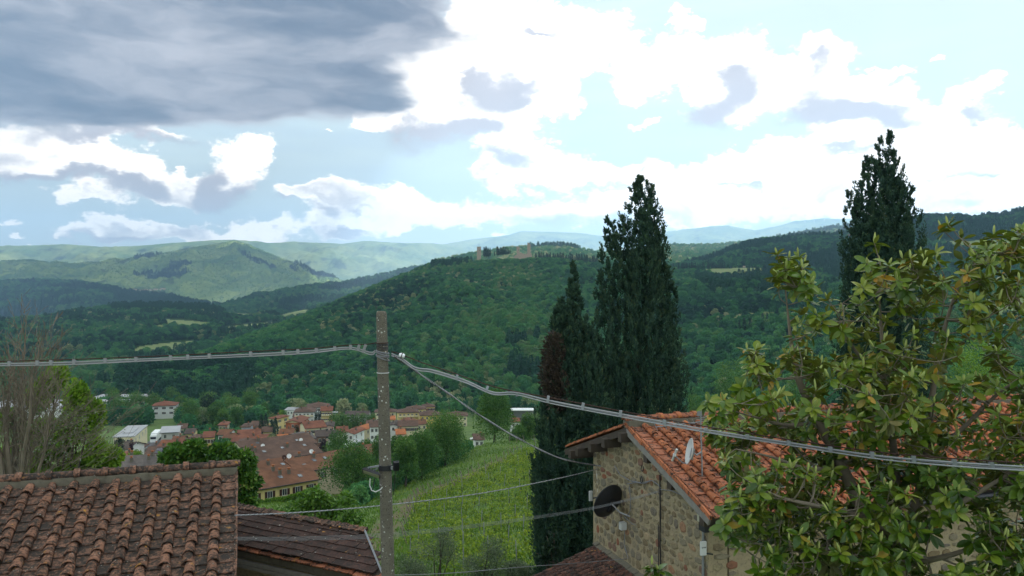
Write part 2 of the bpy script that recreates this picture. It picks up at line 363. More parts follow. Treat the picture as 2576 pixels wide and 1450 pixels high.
class Sheet:
    def __init__(s, name, ridge, base, mat, nu=260, nv=90, k=.9, amp=8, nsc=.004, seed=1, back=.5, jag=0):
        r = np.array(ridge, float); b = np.array(base, float)
        u = np.linspace(r[0, 0], r[-1, 0], nu); s.u = u
        ry = np.interp(u, r[:, 0], r[:, 1]); rd = np.interp(u, r[:, 0], r[:, 2]); by = np.interp(u, b[:, 0], b[:, 1]); bd = np.interp(u, b[:, 0], b[:, 2])
        ry = ry-jag*(fbm(u*.03, u*0, 4, seed+50)-.5)
        v = np.concatenate([np.linspace(0, 1, nv), 1+np.linspace(0, back, 14)[1:]]); s.v = v; s.nv = nv
        D = bd[:, None]+(rd-bd)[:, None]*v[None, :]
        zb = (CY-by)/F*bd; zr = (CY-ry)/F*rd
        vc = np.clip(v, 0, 1)[None, :]
        Z = zb[:, None]+(zr-zb)[:, None]*vc**k - ((zr-zb)*.9)[:, None]*np.maximum(v-1, 0)[None, :]**1.2
        X = (u[:, None]-CX)/F*D
        w = np.sin(pi*np.clip(v, 0, 1))[None, :]**.8
        rid = np.abs(fbm(X*nsc, D*nsc*.6, 5, seed)-.5)*2
        Z = Z+w*amp*((1-rid)*1.6-1.0)+w*amp*.5*(fbm(X*nsc*4, D*nsc*4, 4, seed+9)-.5)
        if name in ('lit_mountain', 'far_hills', 'blue_hills'): Z = Z-w*amp*.55*np.abs(fbm(X*nsc*3.2+9, D*nsc*1.6, 4, seed+3)-.5)*2
        s.X, s.D, s.Z = X, D, Z; s.PY = CY-Z/D*F
        nu_, nv_ = X.shape; i = np.arange((nu_-1)*nv_).reshape(nu_-1, nv_)[:, :-1].ravel()
        Fa = np.stack([i, i+nv_, i+nv_+1, i+1], 1)
        s.o = link(name, npmesh(name, np.stack([X, D, Z], -1).reshape(-1, 3), Fa, mat, smooth=True)); tag(s.o, kind='structure')
    def at(s, px, py):
        px = np.atleast_1d(np.asarray(px, float)); py = np.atleast_1d(np.asarray(py, float)); out = np.zeros((len(px), 3))
        fi = np.clip((px-s.u[0])/(s.u[1]-s.u[0]), 0, len(s.u)-1.001); i = fi.astype(int); f = fi-i
        for n in range(len(px)):
            pyc = s.PY[i[n], :s.nv]*(1-f[n])+s.PY[i[n]+1, :s.nv]*f[n]; d = s.D[i[n], :s.nv]*(1-f[n])+s.D[i[n]+1, :s.nv]*f[n]
            m = np.minimum.accumulate(pyc)+np.arange(len(pyc))*-1e-6
            dd = np.interp(-py[n], -m, d); yy = np.interp(-py[n], -m, pyc)
            out[n] = ((px[n]-CX)/F*dd, dd, (CY-yy)/F*dd)
        return out
    def scatter(s, n, v0=0, v1=1.05, seed=5):
        g = np.random.default_rng(seed); fu = g.uniform(0, len(s.u)-1.001, n*3); vv = g.uniform(v0, v1, n*3)
        fj = np.interp(vv, s.v, np.arange(len(s.v))); i = fu.astype(int); j = np.minimum(fj.astype(int), len(s.v)-2); a = fu-i; b = fj-j
        def q(A): return (A[i, j]*(1-b)+A[i, j+1]*b)*(1-a)+(A[i+1, j]*(1-b)+A[i+1, j+1]*b)*a
        d = q(s.D); keep = g.uniform(0, 1, n*3) < d/d.max()
        P = np.stack([q(s.X), d, q(s.Z)], 1)[keep][:n]; return P
def hillmat(name, lo, hi, sc=.006, fine=.05, dark=(.012, .028, .018)):
    t = NT(name); co = t.coord(); n = t.noise(co, sc, 6, .6); n2 = t.noise(co, fine, 4, .7); n3 = t.noise(co, sc*2.3, 4, .5)
    c = t.mix(t.ss(n, .3, .7), lo, hi); c = t.mix(t.M('MULTIPLY', t.ss(n2, .45, .7), .55), c, tuple(x*.45 for x in lo))
    c = t.mix(t.M('MULTIPLY', t.ss(n3, .6, .66), .7), c, dark); t.col(c, 1.0); t.b.inputs['Specular IOR Level'].default_value = 0; t.bump(n2, 1.0, 9.0 if fine < .06 else 3); return t.m
HM_FAR = hillmat('far_hill', (.075, .14, .05), (.21, .26, .095), .0022, .02)
HM_MID = hillmat('mid_hill', (.07, .14, .04), (.24, .30, .08), .003, .03)
HM_WOOD = hillmat('wooded_ground', (.016, .038, .014), (.032, .065, .022), .008, .12)
def build_hills():
    S = SHEETS
    S['far_left'] = Sheet('far_hills', [(-300, 615, 9500), (0, 622, 9800), (100, 617, 10000), (165, 615, 10000), (260, 622, 10000), (330, 620, 10000), (420, 613, 10000), (520, 606, 10000), (590, 603, 10000), (680, 612, 10500), (740, 608, 10500), (860, 614, 10500), (920, 606, 10500), (990, 610, 10500), (1060, 612, 10500), (1115, 616, 11000), (1250, 640, 11500)],
        [(-300, 735, 7600), (1250, 735, 8000)], HM_FAR, 420, 90, .85, 190, .0011, 21, jag=3)
    S['far_right'] = Sheet('blue_hills', [(980, 690, 12000), (1030, 662, 12000), (1115, 616, 12500), (1180, 603, 12500), (1280, 591, 12500), (1306, 582, 12500), (1380, 584, 12500), (1440, 585, 12500), (1500, 592, 12500), (1560, 600, 12500), (1660, 584, 12500), (1720, 578, 12500), (1790, 569, 12500), (1830, 568, 12500), (1900, 579, 12500), (1950, 570, 12500), (2000, 557, 12500), (2080, 549, 12500), (2200, 552, 12500), (2400, 546, 12500), (2520, 538, 12500), (2900, 545, 12500)],
        [(980, 735, 9500), (2900, 735, 9500)], HM_FAR, 420, 80, .85, 190, .0010, 33, jag=3)
    S['mountain'] = Sheet('lit_mountain', [(-300, 665, 6300), (0, 660, 6500), (80, 655, 6500), (180, 668, 6600), (260, 660, 6700), (330, 649, 6800), (420, 634, 7000), (520, 617, 7200), (560, 611, 7300), (600, 610, 7300), (650, 626, 7200), (720, 655, 7000), (800, 692, 6600), (850, 708, 6200), (960, 740, 5600)],
        [(-300, 790, 4900), (300, 785, 4900), (960, 775, 4900)], HM_MID, 420, 150, .8, 170, .0017, 45, jag=3)
    S['blue_hill'] = Sheet('shaded_hill', [(-300, 705, 4200), (0, 713, 4300), (100, 708, 4300), (200, 712, 4300), (250, 720, 4250), (330, 739, 4100), (420, 749, 4000), (480, 764, 3900), (560, 780, 3700)],
        [(-300, 830, 3000), (560, 815, 3000)], HM_WOOD, 200, 70, .8, 30, .003, 55, jag=3)
    S['spur'] = Sheet('spur_hill', [(420, 800, 3000), (560, 771, 3200), (640, 746, 3400), (760, 726, 3600), (880, 710, 3800), (980, 690, 3900), (1040, 675, 4000), (1120, 668, 4000), (1300, 670, 4000)],
        [(420, 830, 2400), (1300, 815, 2500)], HM_WOOD, 200, 70, .9, 20, .003, 65, jag=3)
    S['lit_wood'] = Sheet('lit_wood_hill', [(1100, 660, 3000), (1180, 642, 3000), (1280, 629, 3000), (1370, 622, 3000), (1412, 620, 3000), (1440, 626, 3000), (1500, 640, 3000), (1580, 640, 3100), (1640, 622, 3400), (1700, 618, 3700), (1760, 619, 3900), (1850, 614, 4100), (1900, 607, 4200), (1950, 599, 4300), (2050, 581, 4400), (2130, 570, 4400), (2400, 560, 4400)],
        [(1100, 715, 2000), (1580, 700, 2000), (2400, 700, 2700)], HM_MID, 260, 60, .9, 12, .003, 75, jag=2)
    S['dark_hill'] = Sheet('dark_hill', [(1640, 685, 2000), (1720, 668, 2100), (1780, 656, 2200), (1830, 632, 2300), (1890, 610, 2400), (1960, 602, 2400), (2040, 596, 2400), (2100, 594, 2400), (2150, 588, 2400), (2230, 567, 2300), (2300, 551, 2200), (2340, 546, 2200), (2400, 546, 2200), (2450, 550, 2200), (2520, 546, 2200), (2576, 534, 2200), (2900, 520, 2200)],
        [(1640, 740, 1350), (2900, 800, 1000)], HM_WOOD, 260, 80, .9, 14, .004, 85)
    S['left_hill'] = Sheet('farm_hill', [(-400, 820, 1700), (0, 812, 1800), (130, 800, 1900), (200, 784, 2000), (290, 775, 2050), (340, 771, 2100), (420, 771, 2100), (500, 774, 2100), (545, 781, 2100), (600, 790, 2100), (700, 795, 2100), (760, 782, 2150), (830, 770, 2200), (900, 765, 2200)],
        [(-400, 1030, 690), (300, 1030, 690), (900, 980, 900)], HM_WOOD, 320, 130, 1.0, 9, .004, 95)
    S['castle'] = Sheet('castle_hill', [(300, 972, 700), (380, 945, 760), (500, 905, 860), (615, 866, 960), (700, 831, 1050), (752, 808, 1150), (880, 754, 1350), (980, 712, 1450), (1040, 688, 1500), (1090, 668, 1500), (1140, 664, 1500), (1200, 662, 1500), (1260, 660, 1500), (1330, 658, 1500), (1400, 660, 1500), (1480, 668, 1500), (1540, 668, 1480), (1680, 674, 1500), (1750, 677, 1500), (1920, 672, 1550), (2100, 690, 1500), (2300, 720, 1300), (2576, 735, 1150), (2900, 740, 1000)],
        [(300, 1036, 590), (1500, 1040, 560), (1700, 1050, 520), (2000, 1085, 430), (2300, 1135, 330), (2900, 1150, 300)], HM_WOOD, 420, 170, .88, 30, .0042, 105)
build_hills()
FIELDS = [('left_hill', [(407, 805), (470, 808), (537, 815), (513, 827), (485, 829), (444, 822), (410, 812)]), ('left_hill', [(362, 827), (403, 819), (437, 825), (410, 829)]),
    ('left_hill', [(335, 889), (345, 876), (410, 866), (526, 858), (489, 871), (472, 876), (441, 887), (376, 893)]), ('left_hill', [(560, 787), (602, 789), (660, 789), (649, 796), (608, 801), (588, 797)]),
    ('left_hill', [(697, 799), (738, 784), (769, 781), (807, 781), (786, 789), (718, 806)]), ('left_hill', [(554, 831), (581, 822), (697, 810), (704, 820), (649, 827), (581, 836)]), ('left_hill', [(656, 845), (700, 835), (680, 848)]), ('left_hill', [(133, 895), (253, 888), (240, 897), (150, 900)]),
    ('castle', [(1752, 680), (1822, 677), (1915, 676), (1919, 688), (1884, 690), (1837, 697), (1783, 690)]), ('dark_hill', [(2350, 608), (2600, 606), (2600, 636), (2469, 637), (2390, 625)]), ('castle', [(2400, 752), (2468, 758), (2600, 748), (2600, 790), (2507, 797), (2430, 780)]), ('castle', [(1000, 985), (1000, 975), (1060, 968), (1050, 982)])]
def fields():
    t = NT('field_grass'); co = t.coord(); n = t.noise(co, .02, 5, .6); n2 = t.noise(co, .25, 3)
    c = t.mix(n, (.10, .155, .04), (.15, .19, .06)); c = t.mix(t.M('MULTIPLY', n2, .4), c, (.17, .165, .07)); t.col(c, 1.0)
    for k, (sh, poly) in enumerate(FIELDS):
        S = SHEETS[sh]; P = np.array(poly, float); x0, y0 = P.min(0); x1, y1 = P.max(0)
        nx, ny = 40, 14; gx, gy = np.meshgrid(np.linspace(x0, x1, nx), np.linspace(y1, y0, ny)); Q = S.at(gx.ravel(), gy.ravel()); Q[:, 2] += 1.2
        i = np.arange((ny-1)*nx).reshape(ny-1, nx)[:, :-1].ravel(); Fa = np.stack([i, i+1, i+nx+1, i+nx], 1)
        cx = gx.ravel()[Fa].mean(1); cyy = gy.ravel()[Fa].mean(1); Fa = Fa[inpoly(cx, cyy, poly)]
        if len(Fa): tag(link('field', npmesh('field', Q, Fa, t.m)), kind='structure')
fields()
# ---------------------------------------------------------------- cloud bank over the valley (it shades the near hills)
def cloud_bank():
    H = 4500.0; sh = H/tan(SUN_EL); ox, oy = sh*sin(SUN_AZ), sh*cos(SUN_AZ); st = 130.0
    xs = np.arange(-5000, 7600, st); ys = np.arange(1500, 11200, st); X, Y = np.meshgrid(xs, ys, indexing='ij'); gx, gy = X-ox, Y-oy
    w = (fbm(X*.0011, Y*.0011, 4, 91)-.5)*900; w2 = (fbm(X*.0011+40, Y*.0011, 4, 92)-.5)*900
    a = gx+w; b = gy+w2
    cov = (b < 2100) & (b > -1400) & (np.abs(a) < 4300)
    cov |= (a < -1350) & (b < 6150) & (b > -1400) & (a > -4300)
    cov |= (a < -2850) & (b < 7600) & (b > 3000) & (a > -6000)
    cov |= (a < -500) & (b < 4100) & (b > 0)
    for (cx, cyy, rx, ry) in [(-3600, 6400, 1300, 500), (-1900, 6150, 500, 320)]: cov |= ((a-cx)/rx)**2+((b-cyy)/ry)**2 < 1
    cov[0, :] = cov[-1, :] = False; cov[:, 0] = cov[:, -1] = False
    thick = 260*fbm(X*.002, Y*.002, 4, 77)+90
    mb = {}; V = []; Fq = []
    def vid(i, j, top):
        k = (i, j, top)
        if k not in mb:
            z = H+(thick[i, j] if top else -.35*thick[i, j]); mb[k] = len(V); V.append((xs[i]-st/2, ys[j]-st/2, z))
        return mb[k]
    for i, j in np.argwhere(cov):
        q = [(i, j), (i+1, j), (i+1, j+1), (i, j+1)]
        Fq.append([vid(*p, 1) for p in q]); Fq.append([vid(*p, 0) for p in q[::-1]])
        for (di, dj, e) in ((-1, 0, (3, 0)), (1, 0, (1, 2)), (0, -1, (0, 1)), (0, 1, (2, 3))):
            if not cov[i+di, j+dj]: Fq.append([vid(*q[e[0]], 0), vid(*q[e[1]], 0), vid(*q[e[1]], 1), vid(*q[e[0]], 1)])
    t = NT('cloud'); df = t.nd('ShaderNodeBsdfDiffuse'); df.inputs[0].default_value = (.8, .8, .82, 1); tr = t.nd('ShaderNodeBsdfTranslucent'); tr.inputs[0].default_value = (.97, .97, .96, 1)
    mx = t.nd('ShaderNodeMixShader'); mx.inputs[0].default_value = .52; t.L.new(df.outputs[0], mx.inputs[1]); t.L.new(tr.outputs[0], mx.inputs[2]); t.L.new(mx.outputs[0], t.out.inputs[0])
    tag(link('cloud', npmesh('cloud', np.array(V), np.array(Fq), t.m, smooth=True)), kind='stuff')
cloud_bank()
# ---------------------------------------------------------------- haze
def haze():
    mb = MB(); mb.box((0, 6500, 530), (18000, 15400, 1440))
    t = NT('haze_air'); t.N.remove(t.b); v = t.nd('ShaderNodeVolumePrincipled')
    v.inputs['Color'].default_value = (.42, .67, 1.0, 1); v.inputs['Density'].default_value = 1.05e-4; v.inputs['Anisotropy'].default_value = .2
    t.L.new(v.outputs[0], t.out.inputs['Volume']); tag(mb.build('haze', t.m), kind='stuff')
haze()
# ---------------------------------------------------------------- foliage
def unit(a): return a/np.maximum(np.linalg.norm(a, axis=1, keepdims=True), 1e-9)
def leaves(P, Dr, L, W, g, fold=0.0):
    """one rhombic leaf spray per point: P base, Dr direction, L length, W width"""
    n = len(P); Dr = unit(Dr); r = unit(g.normal(size=(n, 3))); S = unit(np.cross(Dr, r)); L = np.broadcast_to(L, (n,))[:, None]; W = np.broadcast_to(W, (n,))[:, None]
    a = P; b = P+Dr*L*.45+S*W*.5; c = P+Dr*L; d = P+Dr*L*.45-S*W*.5
    V = np.stack([a, b, c, d], 1).reshape(-1, 3); Fa = np.arange(4*n).reshape(n, 4); return V, Fa
def crown_points(lobes, n, g, shell=.55, up=.25):
    """points and outward directions in a crown made of lobes (x,y,z,rx,ry,rz)"""
    Lb = np.array(lobes, float); vol = (Lb[:, 3]*Lb[:, 4])**.9; idx = g.choice(len(Lb), n, p=vol/vol.sum())
    dirs = unit(g.normal(size=(n, 3))); rad = 1-(1-shell)*g.uniform(0, 1, n)**1.6
    P = Lb[idx, :3]+dirs*rad[:, None]*Lb[idx, 3:6]; out = dirs.copy(); out[:, 2] += up; return P, out+g.normal(size=(n, 3))*.45, idx
def lobes_for(w, h, g, n=12, z0=.25, flat=1.0):
    """lobes filling a crown w wide and h high with its base at z0*h; narrower at the top"""
    out = []
    for i in range(n):
        t = (i+.5)/n; z = z0*h+(h-z0*h)*(.12+.76*t); rr = 1.2*w/2*(.62+.55*sin(pi*min(1, .25+t*.75)) - .62*t*flat)
        a = i*2.4+g.uniform(-.6, .6); q = g.uniform(.35, .75)*max(.25, rr-.22*w); s = w*g.uniform(.19, .29)
        out.append((q*cos(a), q*sin(a), z, s, s, s*g.uniform(.7, 1.0)))
    out.append((0, 0, z0*h+(h-z0*h)*.45, w*.3, w*.3, (h-z0*h)*.35)); return out
G_MID = [(0, (.022, .068, .018)), (.35, (.050, .138, .026)), (.65, (.09, .19, .034)), (1, (.16, .25, .05))]
G_BRIGHT = [(0, (.065, .15, .014)), (.5, (.165, .30, .028)), (1, (.29, .40, .05))]
G_DARK = [(0, (.008, .020, .012)), (.5, (.014, .036, .018)), (1, (.030, .055, .022))]
G_CYP = [(0, (.014, .034, .026)), (.5, (.032, .070, .046)), (.85, (.06, .10, .048)), (1, (.10, .09, .04))]
G_OLIVE = [(0, (.06, .09, .045)), (.5, (.125, .165, .095)), (1, (.24, .27, .18))]
G_WOOD = [(0, (.022, .058, .042)), (.22, (.038, .120, .058)), (.5, (.060, .190, .070)), (.74, (.105, .25, .075)), (.84, (.14, .22, .09)), (.93, (.24, .29, .14)), (1, (.36, .37, .21))]
LM = dict(mid=leafmat('broad_leaf', G_MID), bright=leafmat('spring_leaf', G_BRIGHT, trans=.35), dark=leafmat('dark_leaf', G_DARK, trans=.1), cyp=leafmat('cypress_leaf', G_CYP, trans=.08, rough=.7, spec=.15), olive=leafmat('olive_leaf', G_OLIVE, trans=.1),
    wood=leafmat('wood_leaf', G_WOOD, 'inst', trans=.2, rough=.8, spec=.1), bloom=leafmat('blossom_leaf', [(0, (.05, .09, .03)), (.4, (.16, .19, .08)), (1, (.50, .47, .30))], trans=.25),
    brown=leafmat('dead_leaf', [(0, (.022, .016, .012)), (1, (.075, .058, .04))], trans=.1), purple=leafmat('purple_leaf', [(0, (.012, .006, .012)), (1, (.045, .02, .035))], trans=.1),
    vine=leafmat('vine_leaf', [(0, (.09, .18, .018)), (.5, (.24, .33, .03)), (1, (.40, .43, .06))], trans=.4), walnut=leafmat('walnut_leaf', [(0, (.045, .12, .016)), (.5, (.105, .22, .025)), (1, (.19, .31, .055))], trans=.35, rough=.4, spec=.4),
    linden=leafmat('linden_leaf', [(0, (.022, .07, .014)), (.45, (.06, .15, .018)), (.8, (.12, .23, .025)), (1, (.32, .37, .08))], trans=.3, rough=.45, spec=.35))
def crown_obj(name, lobes, n, L, mat, g, parent=None, shell=.5, aspect=.6, base_t=0, up=.25):
    P, Dr, idx = crown_points(lobes, n, g, shell, up); lt = g.uniform(0, 1, len(lobes))[idx]
    V, Fa = leaves(P, Dr, L*g.uniform(.6, 1.3, n), L*aspect*g.uniform(.7, 1.2, n), g)
    tint = np.clip(.5+(lt-.5)*.45+g.normal(size=n)*.17+base_t, 0, 1); me = npmesh(name, V, Fa, mat, tint)
    return link(name, me, parent) if parent is not None or name[0] != '_' else me
def trunk(mb, h, r, lobes, g, n=6, z0=-.5):
    mb.tube([(0, 0, z0), (0.02*h, 0, h*.3), (0, .02*h, h*.75)], [r, r*.8, r*.3], n)
    for l in lobes[:8]:
        b = g.uniform(.2, .5)*h; m = Vector((l[0]*.45, l[1]*.45, (b+l[2])/2-.05*h)); mb.tube([(0, 0, b), m, (l[0], l[1], l[2])], [r*.45, r*.3, r*.1], 5, cap=False)
def broad_tree(px, py_top, w_px, d, kind='mid', label='', name='broadleaf_tree', group=None, leaf=.42, n=2600, z_base=None, zt=None, seed=0, flat=1.0, z0=.22, cat='tree', nl=12, bt=0):
    g = np.random.default_rng(seed+int(px)*7+int(d)); x = (px-CX)/F*d; zb = float(gz(x, d)) if z_base is None else z_base
    top = (CY-py_top)/F*d; h = top-zb; w = w_px/F*d
    t = thing(name, label, cat, (x, d, zb), group); lob = lobes_for(w, h, g, nl, z0, flat)
    mb = MB(); trunk(mb, h, max(.08, h*.028), lob, g); mb.build('trunk', MT['bark'], None).parent = t
    o = crown_obj('crown', lob, int(n*1.35), leaf, LM[kind], g, base_t=bt); o.parent = t; return t
def cypress_mesh(spires, n, L, g, mats=None, W=.35):
    """spires: (x, y, z0, z1, radius) flame shapes clad with upright sprays"""
    Ps = []; Ds = []; T = []; S = np.array(spires, float); area = (S[:, 3]-S[:, 2])*S[:, 4]; cnt = (n*area/area.sum()).astype(int)
    for (x, y, z0, z1, r), c in zip(spires, cnt):
        t = g.uniform(0, 1, c)**1.15; th = g.uniform(0, 2*pi, c); z = z0+(z1-z0)*t
        prof = np.where(t < .25, .72+.28*t/.25, (1-((t-.25)/.75)**1.7))*.97+.03
        ph = g.uniform(0, 9); lump = 1+.30*(vnoise(th*1.9+ph, t*(z1-z0)*.55, int(ph*99))-.5)*2*.8+.22*(vnoise(th*4+ph, t*(z1-z0)*1.6, 5)-.5)
        rad = r*prof*lump*(1-.28*g.uniform(0, 1, c)**2.2)
        Ps.append(np.stack([x+rad*np.cos(th), y+rad*np.sin(th), z], 1)); Ds.append(np.stack([np.cos(th)*.55, np.sin(th)*.55, np.full(c, 1.0)], 1)+g.normal(size=(c, 3))*.28)
        T.append(np.clip(.42+.5*(vnoise(th*3+ph, z*1.1, 8)-.5)+g.normal(size=c)*.13, 0, 1))
    P = np.concatenate(Ps); Dr = np.concatenate(Ds); n = len(P)
    V, Fa = leaves(P, Dr, L*g.uniform(.55, 1.35, n), L*W*g.uniform(.7, 1.3, n), g); return V, Fa, np.concatenate(T)
def plume_cypress(spires, npl, per, L, g, pl=(.6, 1.35)):
    """near cypress: many upright feathery plumes set on each spire, every plume a spindle of small sprays"""
    S = np.array(spires, float); area = (S[:, 3]-S[:, 2])*S[:, 4]; cnt = np.maximum(30, (npl*area/area.sum()).astype(int)); Ps = []; Ds = []; T = []
    for (x, y, z0, z1, r), c in zip(spires, cnt):
        t = g.uniform(0, 1, c)**1.1; th = g.uniform(0, 2*pi, c); H = z1-z0; prof = np.where(t < .3, .75+.25*t/.3, (1-((t-.3)/.7)**2.3))*.93+.05; ph = g.uniform(0, 9)
        lump = 1+.26*(vnoise(th*1.7+ph, t*H*.5, int(ph*99))-.5)*2
        rad = r*prof*lump*(1-.45*g.uniform(0, 1, c)**2); B = np.stack([x+rad*np.cos(th), y+rad*np.sin(th), z0+H*t], 1)
        lean = g.uniform(.05, .34, c); ax = unit(np.stack([np.cos(th)*lean+g.normal(size=c)*.12, np.sin(th)*lean+g.normal(size=c)*.12, np.ones(c)], 1)); LL = g.uniform(*pl, c)*(.55+.6*np.minimum(1, rad/1.2))*np.clip(1.25-t, .45, 1)
        f = g.uniform(0, 1, (c, per)); w = (np.sin(pi*np.clip(f*.86+.12, 0, 1))**1.1)*.10*LL[:, None]; q = unit(g.normal(size=(c*per, 3))).reshape(c, per, 3)
        P = B[:, None, :]+ax[:, None, :]*(f*LL[:, None]-LL[:, None]*.35)[:, :, None]+q*w[:, :, None]; D = ax[:, None, :]*.9+q*.55+g.normal(size=(c, per, 3))*.2
        Ps.append(P.reshape(-1, 3)); Ds.append(D.reshape(-1, 3)); T.append((np.clip(.30+.35*f+.35*(g.uniform(0, 1, c)[:, None]-.5)+g.normal(size=(c, per))*.10, 0, 1)).ravel())
    P = np.concatenate(Ps); Dr = np.concatenate(Ds); n = len(P); V, Fa = leaves(P, Dr, L*g.uniform(.5, 1.4, n), L*.38*g.uniform(.7, 1.3, n), g); return V, Fa, np.concatenate(T)
# prototypes of crowns for the woods (not linked to the scene themselves)
def proto(name, V, Fa, T, mat):
    o = bpy.data.objects.new(name, npmesh(name, V, Fa, mat, T)); return o
def build_protos():
    out = []
    for k in range(5):
        g = np.random.default_rng(200+k); lob = []
        for i in range(9): a = i*2.4+g.uniform(-.5, .5); q = g.uniform(.25, .62)*(1 if i < 6 else .5); s = g.uniform(.30, .46); lob.append((q*cos(a), q*sin(a), .75+.13*i*.8+g.uniform(-.1, .1), s, s, s*.85))
        P, Dr, idx = crown_points(lob, 620, g, .72); lt = g.uniform(0, 1, 9)[idx]; V, Fa = leaves(P, Dr, .24*g.uniform(.6, 1.3, 620), .19*g.uniform(.7, 1.2, 620), g)
        out.append(proto('crown_%d' % k, V, Fa, np.clip(.5+(lt-.5)*.5+g.normal(size=620)*.25, 0, 1), LM['wood']))
    for k in range(2):
        g = np.random.default_rng(300+k); n = 420; t = g.uniform(0, 1, n)**.8; th = g.uniform(0, 2*pi, n); r = .62*(1-t)**.8*(.75+.25*np.sin(t*40))+.03
        P = np.stack([r*np.cos(th), r*np.sin(th), .25+2.3*t], 1); Dr = np.stack([np.cos(th), np.sin(th), -.25+0*th], 1)+g.normal(size=(n, 3))*.3
        V, Fa = leaves(P, Dr, .26*g.uniform(.6, 1.3, n), .14, g); out.append(proto('conifer_%d' % k, V, Fa, np.clip(.4+g.normal(size=n)*.2, 0, 1), LM['wood']))
    return out
PROTOS = build_protos()
def scatter_gn(name, P, S, Rz, K, Tn, protos, label=None):
    me = bpy.data.meshes.new(name); n = len(P); me.vertices.add(n); me.vertices.foreach_set('co', P.astype(np.float32).ravel())
    for nm, ty, a in (('sc', 'FLOAT', S), ('rz', 'FLOAT', Rz), ('kd', 'INT', K), ('tone', 'FLOAT', Tn)):
        at_ = me.attributes.new(nm, ty, 'POINT'); at_.data.foreach_set('value', a.astype(np.int32 if ty == 'INT' else np.float32))
    o = link(name, me); tag(o, kind='stuff')
    ng = bpy.data.node_groups.new(name, 'GeometryNodeTree'); ng.interface.new_socket('Geometry', in_out='INPUT', socket_type='NodeSocketGeometry'); ng.interface.new_socket('Geometry', in_out='OUTPUT', socket_type='NodeSocketGeometry')
    N, L = ng.nodes, ng.links; gi = N.new('NodeGroupInput'); go = N.new('NodeGroupOutput'); jn = N.new('GeometryNodeJoinGeometry')
    def attr(nm, ty):
        a = N.new('GeometryNodeInputNamedAttribute'); a.data_type = ty; a.inputs[0].default_value = nm; return a.outputs[0]
    for k, p in enumerate(protos):
        oi = N.new('GeometryNodeObjectInfo'); oi.inputs[0].default_value = p; oi.inputs['As Instance'].default_value = True
        cmp = N.new('FunctionNodeCompare'); cmp.data_type = 'INT'; cmp.operation = 'EQUAL'; L.new(attr('kd', 'INT'), cmp.inputs[2]); cmp.inputs[3].default_value = k
        ip = N.new('GeometryNodeInstanceOnPoints'); L.new(gi.outputs[0], ip.inputs['Points']); L.new(oi.outputs['Geometry'], ip.inputs['Instance']); L.new(cmp.outputs[0], ip.inputs['Selection'])
        cx = N.new('ShaderNodeCombineXYZ'); L.new(attr('rz', 'FLOAT'), cx.inputs[2]); L.new(cx.outputs[0], ip.inputs['Rotation']); L.new(attr('sc', 'FLOAT'), ip.inputs['Scale']); L.new(ip.outputs[0], jn.inputs[0])
    L.new(jn.outputs[0], go.inputs[0]); md = o.modifiers.new('scatter', 'NODES'); md.node_group = ng; return o
